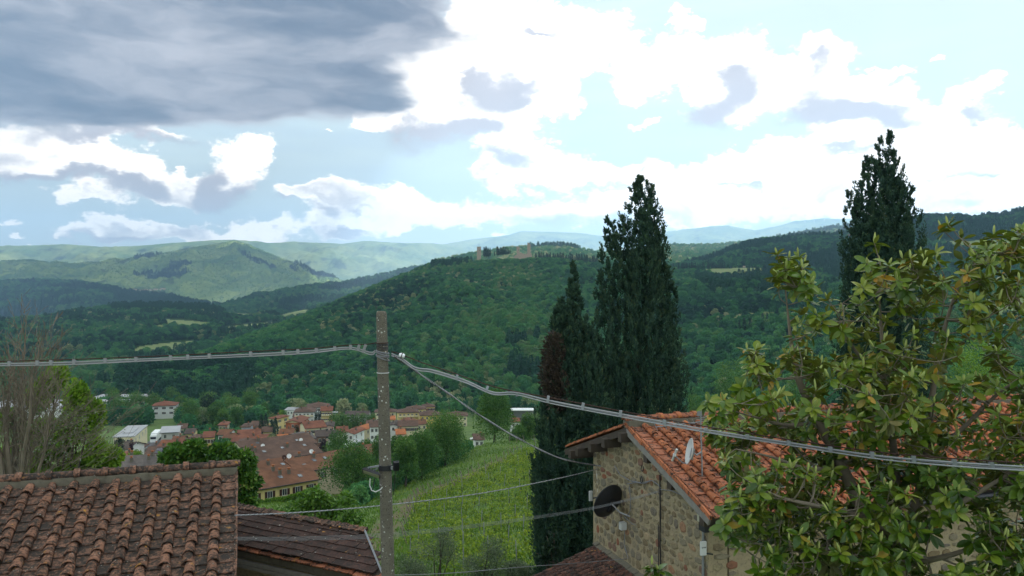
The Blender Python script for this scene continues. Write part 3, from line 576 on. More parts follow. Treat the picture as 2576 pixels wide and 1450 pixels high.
def forest():
    g = np.random.default_rng(77)
    spec = [('castle', 46000, 3.7, 0, 1.03), ('left_hill', 20000, 4.6, 0, 1.03), ('dark_hill', 15000, 5.2, 0, 1.03), ('lit_wood', 12000, 6.5, 0, 1.0), ('spur', 8000, 7.5, 0, 1.03), ('blue_hill', 9000, 9, 0, 1.02), ('mountain', 22000, 9, .0, 1.01)]
    for sh, n, size, v0, v1 in spec:
        S = SHEETS[sh]; P = S.scatter(n, v0, v1, 5+n); px = CX+P[:, 0]/P[:, 1]*F; py = CY-P[:, 2]/P[:, 1]*F
        keep = np.ones(len(P), bool)
        for (s2, poly) in FIELDS:
            if s2 == sh: keep &= ~inpoly(px, py, poly)
            if s2 == sh: keep &= ~inpoly(px, py+5, poly)
        if sh == 'castle':
            keep &= ~((px > 1680) & (px < 1925) & (P[:, 1] > 1440))
            keep &= ~((px > 1340) & (px < 1680) & (P[:, 1] > 1493))
        P, px, py = P[keep], px[keep], py[keep]; n = len(P)
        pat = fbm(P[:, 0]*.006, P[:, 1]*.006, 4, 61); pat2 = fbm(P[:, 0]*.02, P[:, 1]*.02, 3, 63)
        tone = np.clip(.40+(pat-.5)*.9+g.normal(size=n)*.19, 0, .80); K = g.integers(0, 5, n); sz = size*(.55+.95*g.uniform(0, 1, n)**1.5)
        con = (fbm(P[:, 0]*.004, P[:, 1]*.004, 3, 71) > .62)
        if sh == 'castle':
            sz = np.where((px > 1185) & (px < 1500) & (P[:, 1] > 1440), sz*.62, sz)
            con = ((px > 1270) & (px < 1480) & (py > 850) & (py < 960) & (pat2 > .42)) | ((px > 1750) & (px < 2150) & (py < 740) & (pat2 > .5)) | ((px < 640) & (py > 920) & (pat2 > .56))
            bl = (inpoly(px, py, [(870, 760), (1050, 672), (1300, 650), (1380, 690), (1250, 760), (1120, 790), (960, 860), (830, 850), (760, 850)]) & (pat2 > .47))
            bl |= (py > 955) & (px > 600) & (px < 1420) & (pat2 > .55); bl |= (px > 1690) & (pat2 > .62)
            bl &= g.uniform(0, 1, n) < .38; sz = np.where(bl, sz*.8, sz); tone = np.where(bl, g.uniform(.84, 1.0, n), tone)
            con |= inpoly(px, py, [(1085, 640), (1180, 640), (1190, 668), (1085, 680)]) & (pat2 > .4)
        elif sh == 'left_hill':
            con = (P[:, 1] > 1880) & (px > 280) & (px < 560); con |= (pat2 > .66); tone = np.where((pat2 > .60) & (g.uniform(0, 1, n) < .3), g.uniform(.82, .95, n), tone)
        elif sh == 'dark_hill': con = inpoly(px, py, [(1930, 660), (2150, 640), (2150, 740), (1900, 760)]) | (pat > .6)
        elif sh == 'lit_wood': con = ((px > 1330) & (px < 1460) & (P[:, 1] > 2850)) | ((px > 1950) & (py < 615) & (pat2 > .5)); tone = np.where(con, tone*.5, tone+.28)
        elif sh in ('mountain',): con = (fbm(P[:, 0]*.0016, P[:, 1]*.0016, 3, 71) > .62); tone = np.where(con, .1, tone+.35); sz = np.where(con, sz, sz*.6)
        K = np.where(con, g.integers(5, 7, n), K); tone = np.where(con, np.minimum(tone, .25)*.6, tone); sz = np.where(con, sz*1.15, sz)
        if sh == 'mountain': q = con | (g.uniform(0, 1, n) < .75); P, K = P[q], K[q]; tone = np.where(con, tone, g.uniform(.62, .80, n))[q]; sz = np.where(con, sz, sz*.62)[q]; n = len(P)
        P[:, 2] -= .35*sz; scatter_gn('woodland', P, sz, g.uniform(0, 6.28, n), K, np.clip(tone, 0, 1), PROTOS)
forest()
# ---------------------------------------------------------------- the town in the valley
RM = {k: roofmat('roof_'+k, c) for k, c in dict(brown=(.115, .066, .047), dark=(.085, .062, .052), red=(.19, .070, .040), orange=(.40, .135, .05), rust=(.165, .072, .038), grey=(.12, .10, .09)).items()}
WM_ = {k: wallmat('wall_'+k, c) for k, c in dict(yellow=(.62, .50, .22), cream=(.62, .55, .36), white=(.66, .66, .64), pink=(.52, .38, .32), brick=(.34, .115, .055), ochre=(.60, .43, .12), grey=(.42, .41, .39), tan=(.46, .38, .27), brown=(.20, .11, .08), blue=(.50, .54, .60)).items()}
MT['flat_roof'] = plain('grey_roof_sheet', (.33, .33, .34), .8, .2, .4)
MT['solar'] = plain('solar_panel', (.012, .016, .035), .25, .2, 2, spec=.5)
def box_mesh(name, size, mat, c=(0, 0, 0)):
    mb = MB(); mb.box(c, size); return mb.mesh(name, mat)
WIN = {}
def win_meshes(sh):
    if sh not in WIN:
        mb = MB()
        for (c, s) in (((0, 0, .62), (1.0, .14, .10)), ((0, 0, -.66), (1.14, .22, .09)), ((-.46, 0, 0), (.08, .14, 1.16)), ((.46, 0, 0), (.08, .14, 1.16)), ((0, 0, 0), (.06, .10, 1.16))): mb.box(c, s)
        ms = MB()
        for q in range(3): ms.box((0, -.02, -.40+q*.40), (.5, .06, .40))
        WIN[sh] = (mb.mesh('window', MT['frame']), box_mesh('pane', (.86, .06, 1.18), MT['glass']), ms.mesh('shutter', MT[sh]) if sh else None)
    return WIN[sh]
DOOR = box_mesh('door', (1.1, .12, 2.1), MT['shutter_brown'])
def chim_mesh():
    mb = MB(); mb.box((0, 0, .3), (.5, .5, 1.4), mi=0); mb.box((0, 0, 1.06), (.66, .66, .12), mi=0); mb.box((0, 0, 1.28), (.36, .36, .32), mi=1); mb.box((0, 0, 1.47), (.6, .6, .07), mi=1); return mb.mesh('chimney', [MT['mortar'], RM['orange']])
CHIM = chim_mesh()
SKYL = box_mesh('skylight', (.8, 1.0, .08), plain('skylight_glass', (.11, .12, .135), .2, .1, 2, spec=.6))
def solve_d(py, h):
    lo, hi = 90.0, 900.0
    for _ in range(50):
        m = (lo+hi)/2; e = -(py-CY)/F*m-h-float(np.interp(m, GD, GZ)); lo, hi = (m, hi) if e > 0 else (lo, m)
    return (lo+hi)/2
def house(px0, px1, py, h, dep, rot, roof, wall, rc, label, win=(3, 2), sh='shutter_brown', pitch=.31, chim=1, name='town_house', cat='house', d=None, ov=.6, door=True, sky=0, extra=None, gable_wall=None, group=None, sides=True):
    d = d or solve_d(py, h); ze = -(py-CY)/F*d; W = (px1-px0)/F*d; r = radians(rot); gab = roof == 'front'
    w = max(3.0, (W-dep*abs(sin(r)))/cos(r)-ov*1.2); cx = ((px0+px1)/2-CX)/F*d
    zb = min(float(np.interp(d, GD, GZ)), ze-2.5)-1.0; H = ze-zb
    c = Vector((cx, d, 0))+Vector((-sin(r), cos(r), 0))*dep*.5*abs(cos(r))+Vector((0, 0, zb))
    t = thing(name, label, cat, c, group, r); W2, D2 = w/2, dep/2
    def kid(nm, me, loc=(0, 0, 0), rz=0, par=None, sc=(1, 1, 1)):
        o = bpy.data.objects.new(nm, me); C.objects.link(o); o.parent = par or t; o.location = loc; o.rotation_euler = (0, 0, rz); o.scale = sc; return o
    mb = MB(); mb.box((0, 0, H/2), (w, dep, H)); rise = 0
    if roof in ('gable', 'front'):
        if gab:
            rise = pitch*W2; mb.add([(-W2, -D2, H), (W2, -D2, H), (0, -D2, H+rise), (-W2, D2, H), (W2, D2, H), (0, D2, H+rise)], [(0, 1, 2), (4, 3, 5)], 1)
        else:
            rise = pitch*D2; mb.add([(-W2, -D2, H), (-W2, D2, H), (-W2, 0, H+rise), (W2, -D2, H), (W2, D2, H), (W2, 0, H+rise)], [(1, 0, 2), (3, 4, 5)], 1)
    kid('wall', mb.mesh('wall', [WM_[wall], WM_[gable_wall or wall]]))
    rb = MB(); th = .22; a, b = W2+ov, D2+ov
    if roof == 'gable':
        z0 = H-pitch*ov; z1 = H+rise+.0
        for sy in (-1, 1):
            top = [(-a, sy*b, z0+th), (a, sy*b, z0+th), (a, 0, z1+th), (-a, 0, z1+th)]; bot = [(x, y, z-th) for x, y, z in top]
            rb.add(top+bot, [(0, 1, 2, 3)[::sy], (4, 5, 6, 7)[::-sy], (0, 1, 5, 4), (0, 3, 7, 4), (1, 2, 6, 5)])
    elif roof == 'front':
        z0 = H-pitch*ov; z1 = H+rise
        for sx in (-1, 1):
            top = [(sx*a, -b, z0+th), (sx*a, b, z0+th), (0, b, z1+th), (0, -b, z1+th)]; bot = [(x, y, z-th) for x, y, z in top]
            rb.add(top+bot, [(0, 1, 2, 3)[::-sx], (4, 5, 6, 7)[::sx], (0, 1, 5, 4), (0, 3, 7, 4), (1, 2, 6, 5)])
    elif roof == 'hip':
        rise = pitch*min(a, b); z0 = H-.1; k = max(0, a-b); m = max(0, b-a); z1 = z0+rise+th
        e = [(-a, -b, z0+th), (a, -b, z0+th), (a, b, z0+th), (-a, b, z0+th)]; f = [(x, y, z-th) for x, y, z in e]
        R_ = [(-k, -m, z1), (k, m, z1)]
        if k >= m: fs = [(0, 1, 9, 8), (1, 2, 9), (2, 3, 8, 9), (3, 0, 8)]
        else: fs = [(0, 1, 8), (1, 2, 9, 8), (2, 3, 9), (3, 0, 8, 9)]
        rb.add(e+f+R_, fs+[(0, 4, 5, 1), (1, 5, 6, 2), (2, 6, 7, 3), (3, 7, 4, 0), (4, 7, 6, 5)]); rise = pitch*min(a, b)
    else: rb.box((0, 0, H+.15), (w+.5, dep+.5, .3)); rb.box((0, 0, H+.4), (w*.5, dep*.5, .3))
    ro = kid('roof', rb.mesh('roof', RM[rc] if rc in RM else MT[rc]))
    fr, pa, shm = win_meshes(sh); n, fl = win; fh = min(3.0, H/max(1, fl))
    def put(x, y, z, rz, i):
        o = kid('window', fr, (x, y, z), rz); kid('pane', pa, (0, .05, 0), 0, o)
        if shm: kid('shutter', shm, (-.78, 0, 0), 0, o); kid('shutter', shm, (.78, 0, 0), 0, o)
    for q in range(fl):
        z = H-1.45-q*fh
        if z < 1.4: break
        for i in range(n):
            x = -W2+w*(i+.5)/n+R.uniform(-.15, .15)
            if door and q == fl-1 and i == n//2 and z < 4: kid('door', DOOR, (x, -D2-.03, 1.0+1.05)); continue
            put(x, -D2-.03, z, 0, i)
        if sides:
            m = max(1, int(dep/4.5))
            for i in range(m):
                y = -D2+dep*(i+.5)/m; put(W2+.03, y, z, pi/2, i)
                if rot < 0: put(-W2-.03, y, z, -pi/2, i)
    gut = MB(); yb = -b-.05
    if roof in ('gable', 'hip') and W > 5: gut.tube([(-a, yb, H-.05), (a, yb, H-.05)], .09, 6); kid('gutter', gut.mesh('gutter', MT['dark_metal']))
    for i in range(chim):
        x = R.uniform(-.6, .6)*W2; y = R.uniform(-.5, .15)*D2
        z = H+rise*(1-abs(y)/D2 if roof == 'gable' else (1-abs(x)/W2 if roof == 'front' else .55)); kid('chimney', CHIM, (x, y, z-.1), 0, ro)
    for i in range(sky):
        x = -W2+w*(i+.5)/sky+R.uniform(-.6, .6); y = -D2*R.uniform(.3, .7); o = kid('skylight', SKYL, (x, y, H+rise*(1-abs(y)/D2)+.26), 0, ro); o.rotation_euler = (math.atan(pitch), 0, 0)
    if extra: extra(t, kid, w, dep, H, rise)
    return t
def dish_thing(px, py, d, col, label, r=.5, group='satellite dishes on the town roofs'):
    p = at(px, py, d); t = thing('satellite_dish', label, 'satellite dish', p+Vector((0, 0, -r*1.6)), group)
    f = Vector((.35, -.9, .3)).normalized(); X = f.cross(Vector((0, 0, 1))).normalized(); Y = X.cross(f)
    mb = MB(); mb.lathe(p, [(0.01, 0), (r*.5, .04*r), (r*.85, .16*r), (r, .26*r), (r*.98, .22*r), (r*.5, 0), (.01, -.04)], 18, X, Y, f); mb.build('reflector', col, t, True)
    m2 = MB(); m2.tube([p-f*.05, p-f*.2+Vector((0, 0, -r)), p-f*.2+Vector((0, 0, -r*1.6))], .05, 6); m2.build('bracket', MT['metal'], t)
    m3 = MB(); m3.tube([p+Y*-r*.9, p+f*r*1.1-Y*r*.3], .025, 5); m3.box(p+f*r*1.1-Y*r*.3, (.1, .14, .1)); m3.build('feed_arm', MT['metal'], t)
def balconies(t, kid, w, dep, H, rise):
    mb = MB(); mr = MB()
    for q in range(3):
        z = H-2.3-q*2.9
        if z < 2: break
        for i in range(5):
            x = -w/2+w*(i+.5)/5; mb.box((x, -dep/2-.6, z), (w/6.2, 1.2, .15)); mr.box((x, -dep/2-1.17, z+.5), (w/6.2, .05, .85))
    kid('balcony_slab', mb.mesh('balcony_slab', MT['mortar'])); kid('balcony_front', mr.mesh('balcony_front', WM_['cream']))
def brick_end(t, kid, w, dep, H, rise):
    mb = MB(); mb.box((w/2+.02, -dep*.27, H*.46), (.08, dep*.4, H*.92)); mb.box((w/2+.02, dep*.27, H*.46), (.08, dep*.4, H*.92)); kid('brick_panel', mb.mesh('brick_panel', WM_['brick']))
def brick_front(t, kid, w, dep, H, rise):
    mb = MB(); mb.box((-w*.28, -dep/2-.02, H*.46), (w*.4, .08, H*.92)); mb.box((w*.28, -dep/2-.02, H*.46), (w*.4, .08, H*.92)); kid('brick_panel', mb.mesh('brick_panel', WM_['brick']))
def solar(t, kid, w, dep, H, rise):
    for i in range(4):
        for q in range(2):
            y = -dep*.18-q*dep*.14; o = kid('solar_panel', box_mesh('solar_panel', (w*.13, dep*.13, .08), MT['solar']), (-w*.05+i*w*.135, y, H+rise*(1-abs(y)/(dep/2))+.32)); o.rotation_euler = (math.atan(.31), 0, 0)
# nearest rows of houses under the village
def row(P1, P2, d1, h, dep, rc, wall, label, **kw):
    """house whose front eave runs between two picture points at a common height"""
    z = -(P1[1]-CY)/F*d1; d2 = -z*F/(P2[1]-CY); a = Vector(((P1[0]-CX)/F*d1, d1)); b = Vector(((P2[0]-CX)/F*d2, d2)); v = b-a; ang = math.degrees(atan2(v.y, v.x)); m = (a+b)/2
    pxm = CX+m.x/m.y*F; pym = CY-z/m.y*F; Wpx = (v.length*cos(radians(ang))+dep*abs(sin(radians(ang))))*F/m.y
    return house(pxm-Wpx/2, pxm+Wpx/2, pym, h, dep, ang, kw.pop('roof', 'gable'), wall, rc, label, d=m.y, **kw)
row((612, 1232), (795, 1201), 150, 3.6, 11, 'rust', 'yellow', 'yellow terrace house nearest the hedge with brown shutters and low orange brown roof', win=(5, 1), sky=3, chim=3, sh='shutter_brown', door=False)
row((600, 1198), (752, 1170), 163, 5.0, 9, 'rust', 'yellow', 'terrace house with rusty tiled roof stepping up behind the yellow hedge house', win=(3, 1), sky=2, chim=3)
row((740, 1186), (850, 1164), 170, 6.0, 11, 'rust', 'tan', 'terrace house with blank beige gable wall beside the dark oak', win=(3, 1), sky=3, chim=2, roof='gable')
row((845, 1160), (960, 1138), 188, 5.5, 10, 'rust', 'tan', 'long rust red roofed terrace end half hidden behind the round oak', win=(3, 1), sky=2, chim=1)
row((600, 1166), (800, 1135), 190, 5.5, 13, 'brown', 'cream', 'large block with plain dark brown roof and cream gable behind the rusty terrace', win=(4, 1), sky=4, chim=3)
row((610, 1136), (790, 1112), 218, 5.0, 12, 'brown', 'cream', 'dark brown roofed block in front of the blossoming tree', win=(4, 1), sky=2, chim=2)
house(255, 425, 1196, 5, 16, 14, 'gable', 'cream', 'grey', 'broad greyish brown roof with three chimney pots just above the old tile ridge', win=(4, 1), chim=4, d=172, pitch=.33)
house(270, 410, 1222, 5, 9, 14, 'gable', 'cream', 'brown', 'low brown roof with cream gable directly behind the old tile ridge', win=(3, 1), chim=1, d=150)
HS = [
 (667, 709, 1053, 7, 9, -22, 'hip', 'yellow', 'red', 'yellow house with dark red hipped roof behind the four cypresses', (4, 2), 'shutter_green', {}),
 (602, 632, 1075, 6, 8, 8, 'hip', 'blue', 'brown', 'pale bluish house with hipped brown roof at the edge of the wood', (2, 2), 'shutter_brown', {}),
 (628, 664, 1071, 6, 8, 4, 'gable', 'tan', 'brown', 'old stone coloured house joined to the pale bluish one', (3, 2), 'shutter_brown', {}),
 (632, 664, 1084, 4, 6, 10, 'hip', 'pink', 'orange', 'small low house with bright orange hipped roof left of the cypresses', (2, 1), 'shutter_brown', {}),
 (717, 757, 1064, 6.5, 14, 0, 'front', 'brick', 'red', 'brick red house with cream gable facing the viewer and one tall window', (1, 2), '', dict(gable_wall='cream', door=False)),
 (754, 833, 1076, 7, 11, 27, 'gable', 'cream', 'red', 'long yellow house with brick panels on its gable end', (5, 2), 'shutter_brown', dict(extra=brick_end, sides=False)),
 (812, 844, 1073, 6, 10, 10, 'front', 'pink', 'dark', 'pinkish grey house with shallow dark gable next to the brick ended house', (2, 2), '', {}),
 (732, 807, 1104, 6, 11, 22, 'hip', 'cream', 'grey', 'cream house under a big greyish hipped roof in the town centre', (4, 2), 'shutter_brown', dict(chim=2)),
 (798, 820, 1098, 5.5, 9, 20, 'gable', 'brown', 'dark', 'dark reddish brown block right behind the greyish hipped roof', (2, 2), '', {}),
 (694, 733, 1107, 4.5, 8, 24, 'gable', 'pink', 'orange', 'small pink house with orange roof beside the parked cars', (2, 1), '', {}),
 (586, 637, 1121, 4.5, 11, 12, 'hip', 'white', 'brown', 'white bungalow with brown hipped roof right of the linden tree', (3, 1), 'shutter_brown', {}),
 (580, 674, 1110, 4, 9, 6, 'gable', 'cream', 'red', 'long low house with deep red roof behind the white bungalow', (4, 1), '', dict(chim=2)),
 (592, 662, 1095, 4, 9, 18, 'gable', 'tan', 'red', 'row of low red roofs under the small orange house', (3, 1), '', {}),
 (560, 586, 1102, 4, 7, 0, 'gable', 'cream', 'rust', 'small cream house with rust roof at left end of the town', (2, 1), '', {}),
 (736, 795, 1037, 9, 11, 9, 'hip', 'white', 'brown', 'three storey apartment block with rows of cream balconies', (5, 3), '', dict(extra=balconies, name='apartment_block', cat='apartments')),
 (768, 838, 1025, 8.5, 13, 16, 'hip', 'white', 'brown', 'white apartment building with brown roof behind the balconied block', (5, 3), 'shutter_brown', dict(name='apartment_block', cat='apartments')),
 (803, 840, 1034, 10.5, 9, 10, 'gable', 'yellow', 'red', 'tall yellow house with pink shutters between conifer and grove', (3, 3), 'shutter_brown', dict(extra=balconies)),
 (734, 762, 1049, 5, 9, 8, 'gable', 'yellow', 'brown', 'low plain yellow building below the balconied block', (2, 1), '', {}),
 (712, 747, 1033, 5, 12, 5, 'flat', 'white', 'flat_roof', 'flat roofed white building left of the apartment blocks', (4, 1), '', dict(chim=0, name='white_building', cat='building')),
 (842, 882, 1085, 4, 8, 16, 'gable', 'cream', 'red', 'low cream house with faded red roof left of the orange gable', (3, 1), '', {}),
 (876, 932, 1079, 5.5, 9, -20, 'front', 'cream', 'orange', 'cream gabled house with the brightest orange roof', (3, 2), '', {}),
 (850, 900, 1091, 6, 10, -12, 'front', 'white', 'red', 'white house with red gable roof above the round maple', (2, 2), '', {}),
 (928, 956, 1074, 7, 9, 12, 'gable', 'white', 'brown', 'tall white house hidden partly by the concrete pole', (2, 3), '', {}),
 (918, 952, 1066, 6, 8, 8, 'hip', 'ochre', 'brown', 'ochre house with brown hipped roof left of the pole', (3, 2), 'shutter_brown', {}),
 (888, 916, 1118, 3.5, 7, 8, 'flat', 'grey', 'flat_roof', 'grey flat roofed garage with a row of small square openings', (4, 1), '', dict(chim=0, name='garage', cat='garage')),
 (822, 852, 1096, 4, 8, 14, 'gable', 'grey', 'dark', 'low dark roofed shed in front of the pinkish house', (2, 1), '', {}),
 (866, 926, 1045, 4, 10, 0, 'gable', 'grey', 'dark', 'low dark roofs behind the plane tree grove', (3, 1), '', {}),
 (996, 1058, 1038, 8, 9, 12, 'hip', 'yellow', 'brown', 'yellow apartment house with corner balconies, first of the stepped yellow row', (5, 3), '', dict(extra=balconies, name='apartment_block', cat='apartments')),
 (1022, 1076, 1030, 8, 9, 12, 'hip', 'yellow', 'brown', 'middle yellow apartment house of the stepped yellow row', (5, 3), '', dict(name='apartment_block', cat='apartments')),
 (1062, 1100, 1024, 8.5, 9, 14, 'hip', 'yellow', 'brown', 'farthest and highest yellow house of the stepped yellow row', (3, 2), 'shutter_brown', dict(name='apartment_block', cat='apartments')),
 (1053, 1116, 1045, 7, 10, 10, 'hip', 'ochre', 'brown', 'broad ochre house with overhanging hipped brown roof', (5, 2), '', {}),
 (1119, 1178, 1047, 5.5, 10, 4, 'hip', 'cream', 'brown', 'cream house with long hipped roof carrying a metal frame', (5, 2), '', {}),
 (1010, 1054, 1062, 5, 8, 14, 'front', 'yellow', 'red', 'small yellow gabled house in front of the stepped yellow row', (2, 1), '', {}),
 (1030, 1080, 1068, 5, 9, 16, 'gable', 'cream', 'rust', 'cream house with faded red roof above the big tree', (3, 1), '', {}),
 (998, 1055, 1072, 6.5, 9, 8, 'gable', 'cream', 'brown', 'long cream two storey house with dark shutters right of the pole', (5, 2), 'shutter_brown', {}),
 (978, 1002, 1071, 6.5, 10, 0, 'front', 'white', 'dark', 'narrow white gabled house touching the right side of the pole', (1, 2), '', {}),
 (940, 998, 1037, 6, 9, 6, 'hip', 'cream', 'brown', 'white and cream house with brown roof far behind the pole', (4, 2), '', {}),
 (972, 998, 1056, 5, 8, 12, 'gable', 'cream', 'orange', 'little house with orange roof just right of the pole', (2, 1), '', {}),
 (994, 1024, 1092, 4, 8, 14, 'gable', 'pink', 'orange', 'low orange roof below the long cream house', (2, 1), '', {}),
 (1283, 1310, 1062, 5, 8, 6, 'gable', 'white', 'red', 'white house with red roof seen between the two tall trees', (2, 2), '', {}),
 (1194, 1216, 1106, 5, 8, 6, 'gable', 'white', 'brown', 'white house glimpsed through the foliage beside the construction fence', (2, 2), '', {}),
 (378, 446, 1021, 8, 12, 14, 'hip', 'white', 'red', 'white villa with red roof standing among the far trees', (3, 2), 'shutter_brown', dict(name='villa', cat='villa', chim=2)),
 (392, 462, 1088, 6, 14, 18, 'gable', 'grey', 'flat_roof', 'grey rendered workshop with pale sheet roof behind the lorry', (2, 2), '', dict(name='workshop', cat='workshop', chim=0, pitch=.15)),
 (462, 490, 1091, 4, 8, 10, 'gable', 'yellow', 'dark', 'small yellow house with dark roof right of the workshop', (2, 1), '', {}),
 (292, 326, 1129, 5, 8, -12, 'gable', 'white', 'dark', 'white house with steep dark roof in front of the warehouse', (2, 1), '', {}),
 (308, 355, 1133, 4, 9, 8, 'hip', 'white', 'brown', 'white bungalow with shallow brown hipped roof below the warehouse', (3, 1), '', {}),
 (274, 332, 1156, 5, 9, 10, 'hip', 'white', 'red', 'white house with reddish roof half hidden by the lime green tree', (3, 2), '', {}),
 (394, 452, 1126, 5, 9, 4, 'gable', 'pink', 'red', 'pink house with plain brick red roof beside the lorry', (3, 1), '', {}),
 (370, 402, 1129, 4, 8, 8, 'hip', 'white', 'dark', 'tiny white bungalow with dark hipped roof in front of the lorry', (2, 1), '', {}),
 (356, 428, 1149, 4, 11, 10, 'gable', 'cream', 'brown', 'brown roofed house carrying dark solar panels', (3, 1), '', dict(extra=solar)),
 (430, 462, 1112, 4.5, 8, 12, 'gable', 'cream', 'rust', 'cream cottage with rust roof between the workshop and the linden tree', (2, 1), '', {}),
 (466, 500, 1106, 5, 8, 6, 'hip', 'white', 'brown', 'white hipped roof cottage just above the linden tree', (3, 1), '', {}),
 (505, 545, 1100, 5.5, 8, 16, 'gable', 'ochre', 'red', 'ochre house with red gable roof above the middle of the linden', (3, 2), 'shutter_brown', {}),
 (545, 580, 1094, 5, 8, 4, 'gable', 'white', 'rust', 'white house with rust roof left of the pale bluish house', (3, 2), '', {}),
 (440, 476, 1078, 5.5, 8, 18, 'gable', 'cream', 'brown', 'cream house with brown roof at the wood edge beyond the workshop', (3, 2), '', {}),
 (545, 575, 1070, 5, 8, 10, 'hip', 'tan', 'red', 'tan house with red hipped roof at the wood edge left of the pale bluish house', (2, 2), '', {}),
 (655, 690, 1086, 5, 8, 12, 'gable', 'yellow', 'brown', 'small yellow house with brown roof beneath the town cypresses', (3, 1), '', {}),
 (700, 738, 1092, 4.5, 8, 4, 'gable', 'cream', 'rust', 'cream house with rusty roof beside the street with parked cars', (3, 1), '', {}),
 (640, 676, 1122, 4.5, 9, 18, 'hip', 'cream', 'dark', 'cream house with dark hipped roof right of the white bungalow', (3, 1), '', {}),
 (498, 536, 1046, 5, 10, 10, 'hip', 'tan', 'red', 'lone reddish hipped roof sunk in the wood', (2, 1), '', {}),
]
for (a, b, py, h, dep, rot, roof, wall, rc, lab, win, sh, kw) in HS: house(a, b, py, h, dep, rot, roof, wall, rc, lab, win=win, sh=sh, **kw)
house(266, 358, 1100, 7, 22, 14, 'flat', 'cream', 'flat_roof', 'yellow and grey flat roofed warehouse left of the lorry', win=(5, 1), sh='', chim=0, name='warehouse', cat='warehouse', door=False)
house(190, 330, 1012, 7, 40, 4, 'flat', 'white', 'flat_roof', 'long white factory hall with pale roof at the foot of the wooded hill', win=(8, 1), sh='', chim=0, name='factory_hall', cat='factory', door=False)
house(-80, 262, 1030, 6, 40, 2, 'flat', 'white', 'flat_roof', 'big white factory hall seen through the bare tree at left', win=(14, 1), sh='', chim=0, name='factory_hall', cat='factory', door=False)
for (px, py, d, c, lab) in [(869, 1122, 185, 'w', 'white satellite dish on the ridge of the rust red terrace end'), (661, 1122, 205, 'w', 'white satellite dish at left end of the dark brown roofs'), (757, 1107, 228, 'w', 'white satellite dish in front of the cream hipped roof house'), (783, 1136, 192, 'w', 'white satellite dish under the eave of the dark brown block'), (727, 1148, 172, 'w', 'white satellite dish between the rusty terrace chimneys'), (715, 1151, 171, 'r', 'dark red satellite dish on the rusty terrace ridge'), (777, 1115, 215, 'w', 'small white satellite dish at the corner of the dark brown block'), (620, 1127, 230, 'r', 'dark red satellite dish on wall of the white bungalow')]:
    dish_thing(px, py, d, MT['white'] if c == 'w' else MT['shutter_brown'], lab)
def lorry():
    d = solve_d(1113, 0.3); p = Vector(((388-CX)/F*d, d, float(np.interp(d, GD, GZ))+.05)); t = thing('lorry', 'white articulated lorry parked on the road by the warehouse', 'lorry', p, None, radians(14))
    def kid(nm, mb, m): o = link(nm, mb.mesh(nm, m)); o.parent = t; return o
    b = MB(); b.box((0, 4.5, 2.5), (2.5, 9, 2.9)); kid('trailer', b, MT['white'])
    b = MB(); b.box((0, -1.3, 1.9), (2.4, 2.0, 2.6)); b.box((0, -1.2, 3.3), (2.2, 1.6, .5)); kid('cab', b, MT['white'])
    b = MB(); b.box((0, -2.33, 2.35), (2.1, .06, .9)); kid('windscreen', b, MT['glass'])
    b = MB(); b.box((0, 3.6, .85), (1.1, 11, .3)); kid('chassis', b, MT['dark_metal'])
    for y in (-1.6, 5.5, 6.9, 8.2):
        for x in (-1.05, 1.05): b = MB(); b.lathe((x, y, .5), [(0.01, -.15), (.5, -.15), (.5, .15), (.01, .15)], 12, (0, 1, 0), (0, 0, 1), (1, 0, 0)); kid('wheel', b, MT['dark_metal'])
lorry()
def car(px, py, col, label, rz):
    d = solve_d(py, 0.0); p = Vector(((px-CX)/F*d, d, float(np.interp(d, GD, GZ))+.05)); t = thing('parked_car', label, 'car', p, 'cars parked in the town', rz)
    def kid(nm, mb, m): o = link(nm, mb.mesh(nm, m, True)); o.parent = t; return o
    b = MB(); pr = [(-2.1, .4), (-2.1, .8), (-1.95, .92), (-1.1, .98), (-.6, 1.42), (.9, 1.45), (1.6, 1.0), (2.1, .9), (2.15, .4)]; k = len(pr)
    b.add([(x, -.85, z) for x, z in pr]+[(x, .85, z) for x, z in pr], [tuple(range(k)), tuple(range(k, 2*k))[::-1]]+[(i, i+k, (i+1) % k+k, (i+1) % k) for i in range(k)]); kid('body', b, col)
    b = MB(); b.box((.15, 0, 1.2), (1.7, 1.74, .3)); kid('side_glass', b, MT['glass'])
    for x in (-1.3, 1.35):
        for y in (-.8, .8): b = MB(); b.lathe((x, y, .33), [(0.01, -.1), (.33, -.1), (.33, .1), (.01, .1)], 12, (1, 0, 0), (0, 0, 1), (0, 1, 0)); kid('wheel', b, MT['dark_metal'])
for a in [(716, 1090, MT['white'], 'white car, larger of the two in the side street', .4), (708, 1095, MT['metal'], 'silver car just below the white one in the side street', .3), (1195, 1108, MT['white'], 'white car glimpsed under the big trees by the construction fence', .2), (912, 1212, MT['white'], 'white car behind the trunk of the round oak', .3)]: car(*a)
def lamp(px, py0, py1, label, heads=1):
    d = solve_d(py1, 0.0); zt = -(py0-CY)/F*d; zb = float(np.interp(d, GD, GZ)); x = (px-CX)/F*d; t = thing('street_lamp' if heads == 1 else 'floodlight_mast', label, 'street lamp' if heads == 1 else 'floodlight mast', (x, d, zb))
    b = MB()
    if heads == 1: b.tube([(x, d, zb-.3), (x, d, zt-.7), (x-.3, d, zt-.1), (x-1.3, d, zt)], [.1, .08, .07, .06], 6)
    else: b.tube([(x, d, zb-.3), (x, d, zt)], [.16, .1], 6)
    b.build('post', MT['metal'], t); b = MB()
    if heads == 1: b.box((x-1.5, d, zt), (.7, .3, .15))
    else:
        b.box((x, d, zt), (3.0, .2, .2))
        for i in range(4): b.box((x-1.3+i*.87, d-.15, zt+.3), (.6, .3, .5))
    b.build('lamp_head', MT['white'], t)
